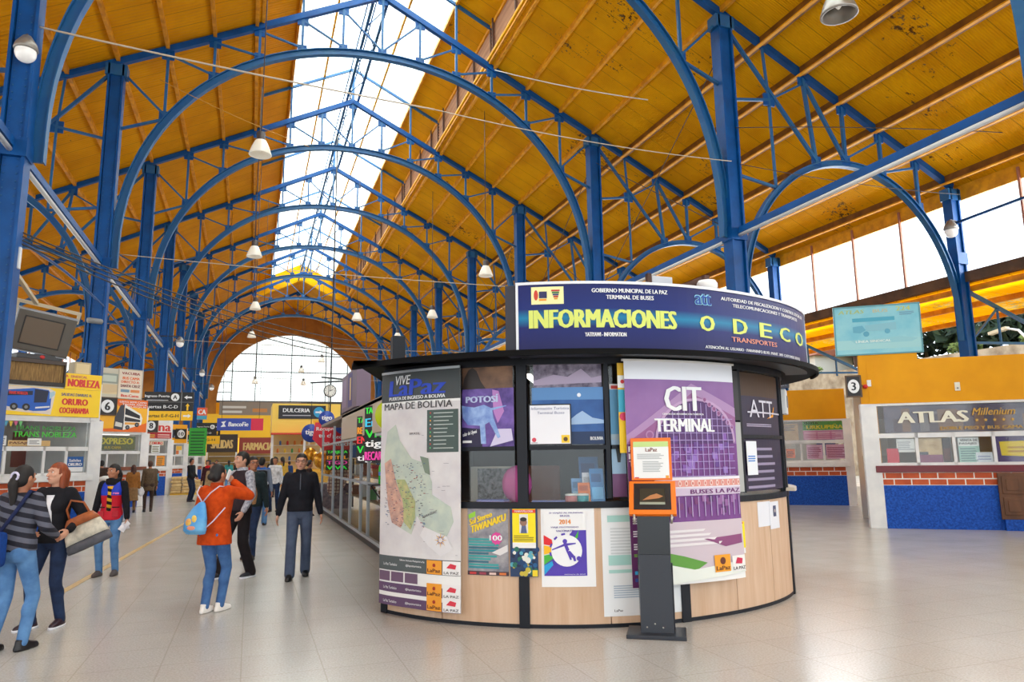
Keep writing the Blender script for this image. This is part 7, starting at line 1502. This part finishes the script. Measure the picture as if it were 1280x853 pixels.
# 9 couple at office 6
J = person('person in brown tweed coat and dark trousers standing at the number 6 office', (-3.05, 26.2), 350, 1.62, cloth('brown_tweed', (110, 92, 72), (84, 70, 56), 26), cloth('brown_trousers', (78, 62, 56)), SHB_, hair=HBRN, hair_style='short', lod=2, hem=.7, bulk=1.12)
J = person('woman in ochre shawl and long tan skirt beside the brown tweed coat', (-3.5, 26.0), 340, 1.5, cloth('ochre_shawl', (160, 106, 50), (130, 84, 40), 16), cloth('tan_skirt', (150, 116, 80)), SHB_, hair=HBRN, hair_style='long', lod=2, skirt=cloth('tan_skirt', (150, 116, 80)), bulk=1.15)
t = bagthing(J, 'carrier_bag', 'white plastic bag held by the woman in the ochre shawl', (.3, .0, .6)); b = MB(J['xf']); b.ell((.30, .02, .72), (.12, .08, .16), WHC, 12, 9); fuse(b, 'bag', t, .02, WHC); b = MB(J['xf']); b.tube([(.26, .02, .84), (.28, .02, .92), (.34, .02, .84)], .01, WHC, 6); b.build('handle', t)
# 10 far group in the middle
mid = [('man in black jacket standing with hands joined by the stacked packets', (-2.2, 31.6), 120, 1.7, cloth('black_jacket', (28, 32, 36)), cloth('navy_trousers', (34, 44, 70)), False, 'short', HBLK),
       ('woman with bright red scarf and maroon coat, middle of the hall', (-1.55, 30.8), 200, 1.62, cloth('maroon_coat', (70, 34, 44)), BLKC, True, 'curly', HBLK),
       ('woman in beige jacket with brown hair, just behind the woman in orange', (-1.0, 22.6), 210, 1.55, cloth('beige_jacket', (190, 160, 120)), DENIMD, True, 'bun', HBRN),
       ('child in cyan hooded jacket by the number 10 office', (-4.15, 38.0), 300, 1.25, cloth('cyan_jacket', (40, 170, 210)), BLKC, True, 'long', HBLK),
       ('person in brown jacket leaning at the number 6 counter', (-4.7, 27.7), 340, 1.66, cloth('dark_brown_jacket', (66, 48, 40)), BLKC, False, 'short', HBLK),
       ('woman in dark brown coat among the gold balloons by the stalls', (1.62, 21.8), 100, 1.58, cloth('dark_brown_coat', (54, 36, 34)), BLKC, True, 'bun', HBLK),
       ('dark-haired woman in grey top waiting at the NOBLEZA window, far left', (-5.0, 16.6), 330, 1.6, cloth('grey_top', (150, 150, 150)), DENIMD, True, 'long', HBLK),
       ('person in black at the left edge behind the striped jumper', (-3.2, 10.2), 20, 1.55, BLKC, BLKC, True, 'short', HBLK)]
for lab, loc, hd, H, tp_, lg, fem, hs, hr in mid:
    J = person(lab, loc, hd, H, tp_, lg, SHB_, hair=hr, hair_style=hs, female=fem, lod=2 if loc[1] > 12 else 1, scarf=cloth('red_scarf', (226, 30, 40)) if 'scarf' in lab else None, hands={0: (.08, .22, .95), 1: (-.08, .22, .95)} if 'joined' in lab else None)
rn = random.Random(11); pal = [((236, 236, 240), 'white'), ((60, 100, 170), 'blue'), ((40, 60, 60), 'dark green'), ((190, 60, 60), 'red'), ((40, 36, 40), 'black'), ((60, 150, 150), 'teal'), ((130, 110, 90), 'tan'), ((90, 90, 130), 'slate'), ((200, 160, 60), 'mustard'), ((110, 60, 90), 'plum'), ((150, 160, 170), 'pale grey'), ((80, 40, 30), 'russet'), ((30, 60, 110), 'navy')]
spots = [(.75, 24), (.35, 28), (-.45, 34), (.15, 37), (.9, 33), (-1.1, 43), (.5, 44), (-.3, 51), (1.2, 30), (-1.9, 47), (.2, 56), (-.9, 57), (2.0, 41)]
for k, ((c, nm), (x, y)) in enumerate(zip(pal, spots)):
    person('person in a %s top in the crowd far down the hall' % nm, (x, y), rn.choice([0, 20, 180, 200, 340, 90]), rn.uniform(1.5, 1.72), cloth('crowd_%s' % nm.replace(' ', '_'), c), [DENIMD, BLKC, DENIM][k % 3], SHB_, hair_style=['short', 'long', 'pony'][k % 3], female=k % 2 == 0, lod=2)['t']['group'] = 'crowd far down the hall'
# ================================================================ lamps, cables, the yard outside
LG = M('prismatic_lamp_glass', (226, 220, 206), .2, 0, .6, emit=.25); LB = M('dark_lamp_body', (70, 62, 62), .5)
def bell(x, y, z, label, top, s=1.0):
    t = thing('bell_lamp', (x, y, z-.35*s), label, 'lamp', 'hanging bell lamps')
    MB().lathe([(.09*s, .36*s), (.12*s, .34*s), (.12*s, .12*s), (.15*s, .08*s)], (x, y, z), LB, 16).build('ballast', t)
    MB().lathe([(.14*s, .10*s), (.17*s, .06*s), (.25*s, -.12*s), (.31*s, -.3*s), (.315*s, -.34*s), (.28*s, -.34*s), (.2*s, -.1*s)], (x, y, z), LG, 24, cap=False).build('shade', t)
    MB().lathe([(.03*s, .0), (.06*s, -.08*s), (.06*s, -.16*s), (.02*s, -.22*s)], (x, y, z), M('lamp_bulb', (245, 240, 230), .3, emit=.4), 12).build('bulb', t)
    MB().tube([(x, y, z+.34*s), (x, y, top)], .018, LB, 6).build('hanger', t)
zmon = lambda x: ZR+DZ-SL*abs(x-XM)-.08
for lab, (x, y, z) in {'nearest bell lamp hanging over the left half of the nave': (-.1, 20.7, 10.6), 'second bell lamp of the left row': (-.2, 30.7, 10.3), 'third bell lamp of the left row': (-.1, 42.9, 10.5), 'fourth bell lamp of the left row': (-.3, 56.2, 11.0),
    'fifth bell lamp of the left row, low over the end window': (.1, 70.9, 9.0), 'bell lamp hanging low in the middle over the end window': (5, 79.3, 9.8), 'bell lamp just above the middle one over the end window': (4.6, 77, 10.9), 'highest bell lamp over the right of the end window': (5.9, 68.4, 10.9),
    'bell lamp far right seen from straight below at the top edge': (9.5, 8.9, 9.6), 'nearest bell lamp among the right nave columns': (9.4, 29.1, 9.8), 'second bell lamp among the right nave columns': (9.5, 39.5, 9.9), 'third bell lamp among the right nave columns': (9.6, 50.5, 10.4), 'bell lamp right of the middle under the fifth arch': (5.7, 43, 10.2)}.items():
    bell(x, y, z, lab, (zroof(x)+.1) if abs(x-XM) > 4.7 else (zmon(x) if y < YE else zroof(x)+.16))
GLB = M('lamp_globe', (236, 236, 234), .15, 0, .6, emit=.25)
_lab = [o for o in bpy.data.objects if 'straight below' in str(o.get('label'))][0]
for ch in _lab.children:
    if ch.name.startswith('shade'): ch.data.materials[0] = M('galvanised_reflector', (150, 146, 140), .35, .6)
def globe(x, y, z, col, label):
    t = thing('globe_lamp', (x, y, z-.25), label, 'lamp', 'globe lamps on the columns')
    MB().ell((x, y, z-.08), (.2, .2, .2), GLB, 18, 12).build('globe', t)
    MB().lathe([(.08, .3), (.2, .12), (.23, .0), (.21, -.02)], (x, y, z), M('galvanised_hood', (150, 146, 140), .4, .5), 18).build('hood', t)
    MB().tube([(x, y, z+.28), (x, y, z+.34), (col, y+.1, z+.34)], .025, LB, 7).build('arm', t)
globe(-4.75, 16.3, 10.1, CL, 'white globe lamp on the nearest left column, top left corner')
globe(-4.0, 43.7, 8.2, CL-.2, 'white globe lamp on an arm of a middle left column'); globe(-3.9, 61.6, 8.5, CL-.2, 'white globe lamp on an arm of a far left column'); globe(-3.6, 70.6, 8.2, CL-.2, 'farthest white globe lamp on the left columns')
globe(21.7, 16.6, 8.9, OR, 'white globe lamp under the right clerestory beside an outer column')
t = thing('strut_pole', (22.3, 16.9, 9.3), 'thin blue pole from the outer right column towards the right edge', 'pole'); MB().tube([(22.1, 16.7, 9.2), (21.8, 9.0, 9.35)], .05, BLUE, 8).build('pole', t)
# cables
CBL = M('pale_cable', (190, 176, 156), .6); CBK = M('dark_cable', (60, 54, 52), .6)
def cable(label, a, b, sag, r, m, n=14, group=None):
    a, b = Vector(a), Vector(b); mb = MB(); mb.tube([a.lerp(b, k/n)-Vector((0, 0, sag*4*(k/n)*(1-k/n))) for k in range(n+1)], r, m, 5)
    tag(mb.build('cable'), label, 'cable', group)
cable('long pale cable slung high across the left half of the nave', (-5.0, 16.5, 10.8), (4.0, 16.5, 10.28), .06, .022, CBL)
cable('pale cable from the left column to the far right nave column', (4.0, 16.5, 10.28), (12.95, 16.5, 10.1), .15, .014, CBL)
cable('white cable running along the right slope from the third arch to a column', (8.72, 25.6, 17.2), (13.0, 21.0, 14.3), .1, .022, M('white_cable', (226, 224, 216), .5))
cable('thin amber cable below the second arch on the left', (-3.4, 25, 14.3), (1.5, 25, 12.6), .1, .012, M('amber_cable', (190, 140, 50), .6))
for k in range(4):
    cable('bundle of dark wires drooping across the left of the hall', (CL+.2, 16.7, 6.3-.08*k), (6+.4*k, 33, 6.9-.25*k), .55+.06*k, .018, CBK, 18, 'dark wires across the hall')
cable('blue conduit bowed between the left columns above the ticket offices', (CL+.2, 16.6, 6.1), (CL+.2, 34.8, 6.0), -.5, .035, BLUE)
cable('dark wire from the right column to the outer column, upper', (CR+.1, 16.7, 11.3), (OR, 14, 13.2-2.0), -.1, .014, CBK)
cable('dark wire from the right column to the outer column, lower', (CR+.1, 16.6, 10.1), (OR, 16.6, 10.2), .12, .012, CBK)
for n, lab in ((2, 'wire across the nave at the third frame'), (4, 'wire across the nave at the fifth frame'), (6, 'wire across the nave at the seventh frame')):
    cable('thin pale tie '+lab, (CL+.2, YN(n), 8.4), (CR-.2, YN(n), 8.3), .12, .014, CBL)
for n in (1, 2, 3):
    a = 'pair of crossing bracing wires between the right columns, bay %s from the camera' % ('one', 'two', 'three')[n-1]
    cable(a, (CR, YN(n)+.3, 8.3), (CR, YN(n+1)-.3, 13.8), 0, .016, CBK, 4, 'bracing wires, bay %d' % n); cable(a, (CR, YN(n)+.3, 13.8), (CR, YN(n+1)-.3, 8.3), 0, .016, CBK, 4, 'bracing wires, bay %d' % n)
# camera box on the second left column
t = thing('column_box', (CL+.25, YN(1)-.2, 5.95), 'small white switch box on the nearest left column', 'box'); MB().box(CL+.1, CL+.28, YN(1)-.36, YN(1)-.24, 5.5, 5.95, WHITE, .01).build('case', t)
t = thing('camera_tube', (CL+.1, YN(2)-.3, 5.9), 'grey tube camera on the second left column', 'camera'); MB().tube([(CL-.1, YN(2)-.75, 6.0), (CL+.15, YN(2)-.28, 6.05)], .09, GREY, 12).build('housing', t)
# ---- outside on the right: retaining wall, planted bank, trees, lamp
STONE = mottled('pale_stone_wall', (186, 172, 150), (140, 124, 104), 1.4, .9, bumps=.4)
struct('ground', MB().box(OR+4.6, 120, -40, 130, -.4, -.02, GROUND)); 
struct('ground', MB().box(-60, OL-4, -40, 130, -.4, -.02, GROUND))
struct('wall_outside', MB().box(39, 40, -10, 120, 0, 7.3, STONE))
mb = MB(); mb.hexa([(40, -10, 7.0), (75, -10, 7.0), (75, 120, 7.0), (40, 120, 7.0), (40, -10, 7.2), (75, -10, 12), (75, 120, 12), (40, 120, 7.2)], mottled('dry_bank', (150, 146, 96), (176, 160, 120), .6, .95)); struct('ground', mb)
LF = mottled('dark_leaves', (60, 84, 60), (34, 52, 44), 1.6, .9); LF2 = mottled('olive_leaves', (120, 136, 70), (84, 104, 50), 1.6, .9); BARK = M('grey_bark', (96, 80, 66), .9)
def tree(x, y, z, h, r, mt, label, name='tree', seed=0):
    g = random.Random(seed); t = thing(name, (x, y, z), label, 'tree' if name == 'tree' else 'shrub', name+'s on the bank')
    mb = MB()
    for k in range(260):
        a, b_, q = g.uniform(0, 2*PI), g.uniform(-1, 1), g.uniform(.55, 1)
        p = Vector((math.cos(a)*math.sqrt(1-b_*b_)*r*q, math.sin(a)*math.sqrt(1-b_*b_)*r*q, b_*h*.42*q)); c_ = Vector((x, y, z+h*.6))+p
        d1 = Vector((g.uniform(-1, 1), g.uniform(-1, 1), g.uniform(-1, 1))).normalized(); d2 = d1.orthogonal().normalized(); s_ = r*.22
        mb.add([c_-d1*s_, c_+d2*s_*.7, c_+d1*s_, c_-d2*s_*.7], [(0, 1, 2, 3)], mt)
    mb.build('foliage', t)
    MB().tube([(x, y, z-.3), (x, y, z+h*.6)], [.12*r*.5+.05, .05], BARK, 7).build('trunk', t)
for k, (x, y, h, r, m) in enumerate(((44, 30, 5.5, 2.6, LF), (46, 34, 6.5, 3.0, LF), (45, 25.5, 5, 2.6, LF), (47, 39, 6, 2.8, LF), (50, 28, 7, 3.2, LF), (49, 45, 6, 3, LF), (52, 52, 6, 3, LF), (46, 21, 6, 2.8, LF))):
    tree(x, y, 6.6+(x-40)*.19, h*.55, r*.9, m, '%s dark green tree on the bank beyond the canopy' % ORD[k], seed=k)
for k, (x, y, h, r) in enumerate(((41.2, 31.5, 1.1, .9), (41.3, 27.3, 1.0, .8), (41.2, 36, 1.0, .9), (41.4, 45, 1.2, 1.0), (41.2, 24, 1.0, .8))):
    tree(x, y, 7.2, h, r, LF2, '%s olive green shrub above the stone wall outside' % ORD[k], 'shrub', 40+k)
for k, (y, c) in enumerate(((50, (206, 206, 206)), (58, (150, 170, 196)))):
    t = thing('house', (46, y, 8), ('pale grey', 'pale blue')[k]+' house behind the stone wall outside', 'house'); MB().box(44, 48, y-3, y+3, 7.0, 9.6, M('house_%d' % k, c, .8)).build('wall', t)
    mb = MB(); mb.add([(43.6, y-3.4, 9.6), (48.4, y-3.4, 9.6), (48.4, y+3.4, 9.6), (43.6, y+3.4, 9.6), (46, y-3.4, 10.6), (46, y+3.4, 10.6)], [(0, 1, 4), (3, 5, 2), (0, 4, 5, 3), (1, 2, 5, 4), (0, 3, 2, 1)], M('roof_tile', (150, 90, 70), .8)); mb.build('roof', t)
    for q in (-1.4, 1.4): MB().box(43.95, 44.0, y+q-.5, y+q+.5, 8.0, 9.2, M('house_window', (70, 84, 110), .2)).build('window', t)
t = thing('street_lamp', (34, 22.6, 0), 'white curved street lamp standing outside beyond the canopy', 'street lamp')
MB().tube([(34, 22.6, 0), (34, 22.6, 5.6), (34, 22.75, 6.6), (34, 23.2, 7.2), (34, 23.8, 7.4)], [.1, .08, .07, .06, .05], M('white_pole', (226, 226, 224), .4), 10).build('pole', t)
mb = MB(); mb.bar((34, 23.7, 7.4), (34, 24.6, 7.25), .3, .14, M('lamp_head', (206, 196, 170), .4)); mb.build('lamp_head', t)
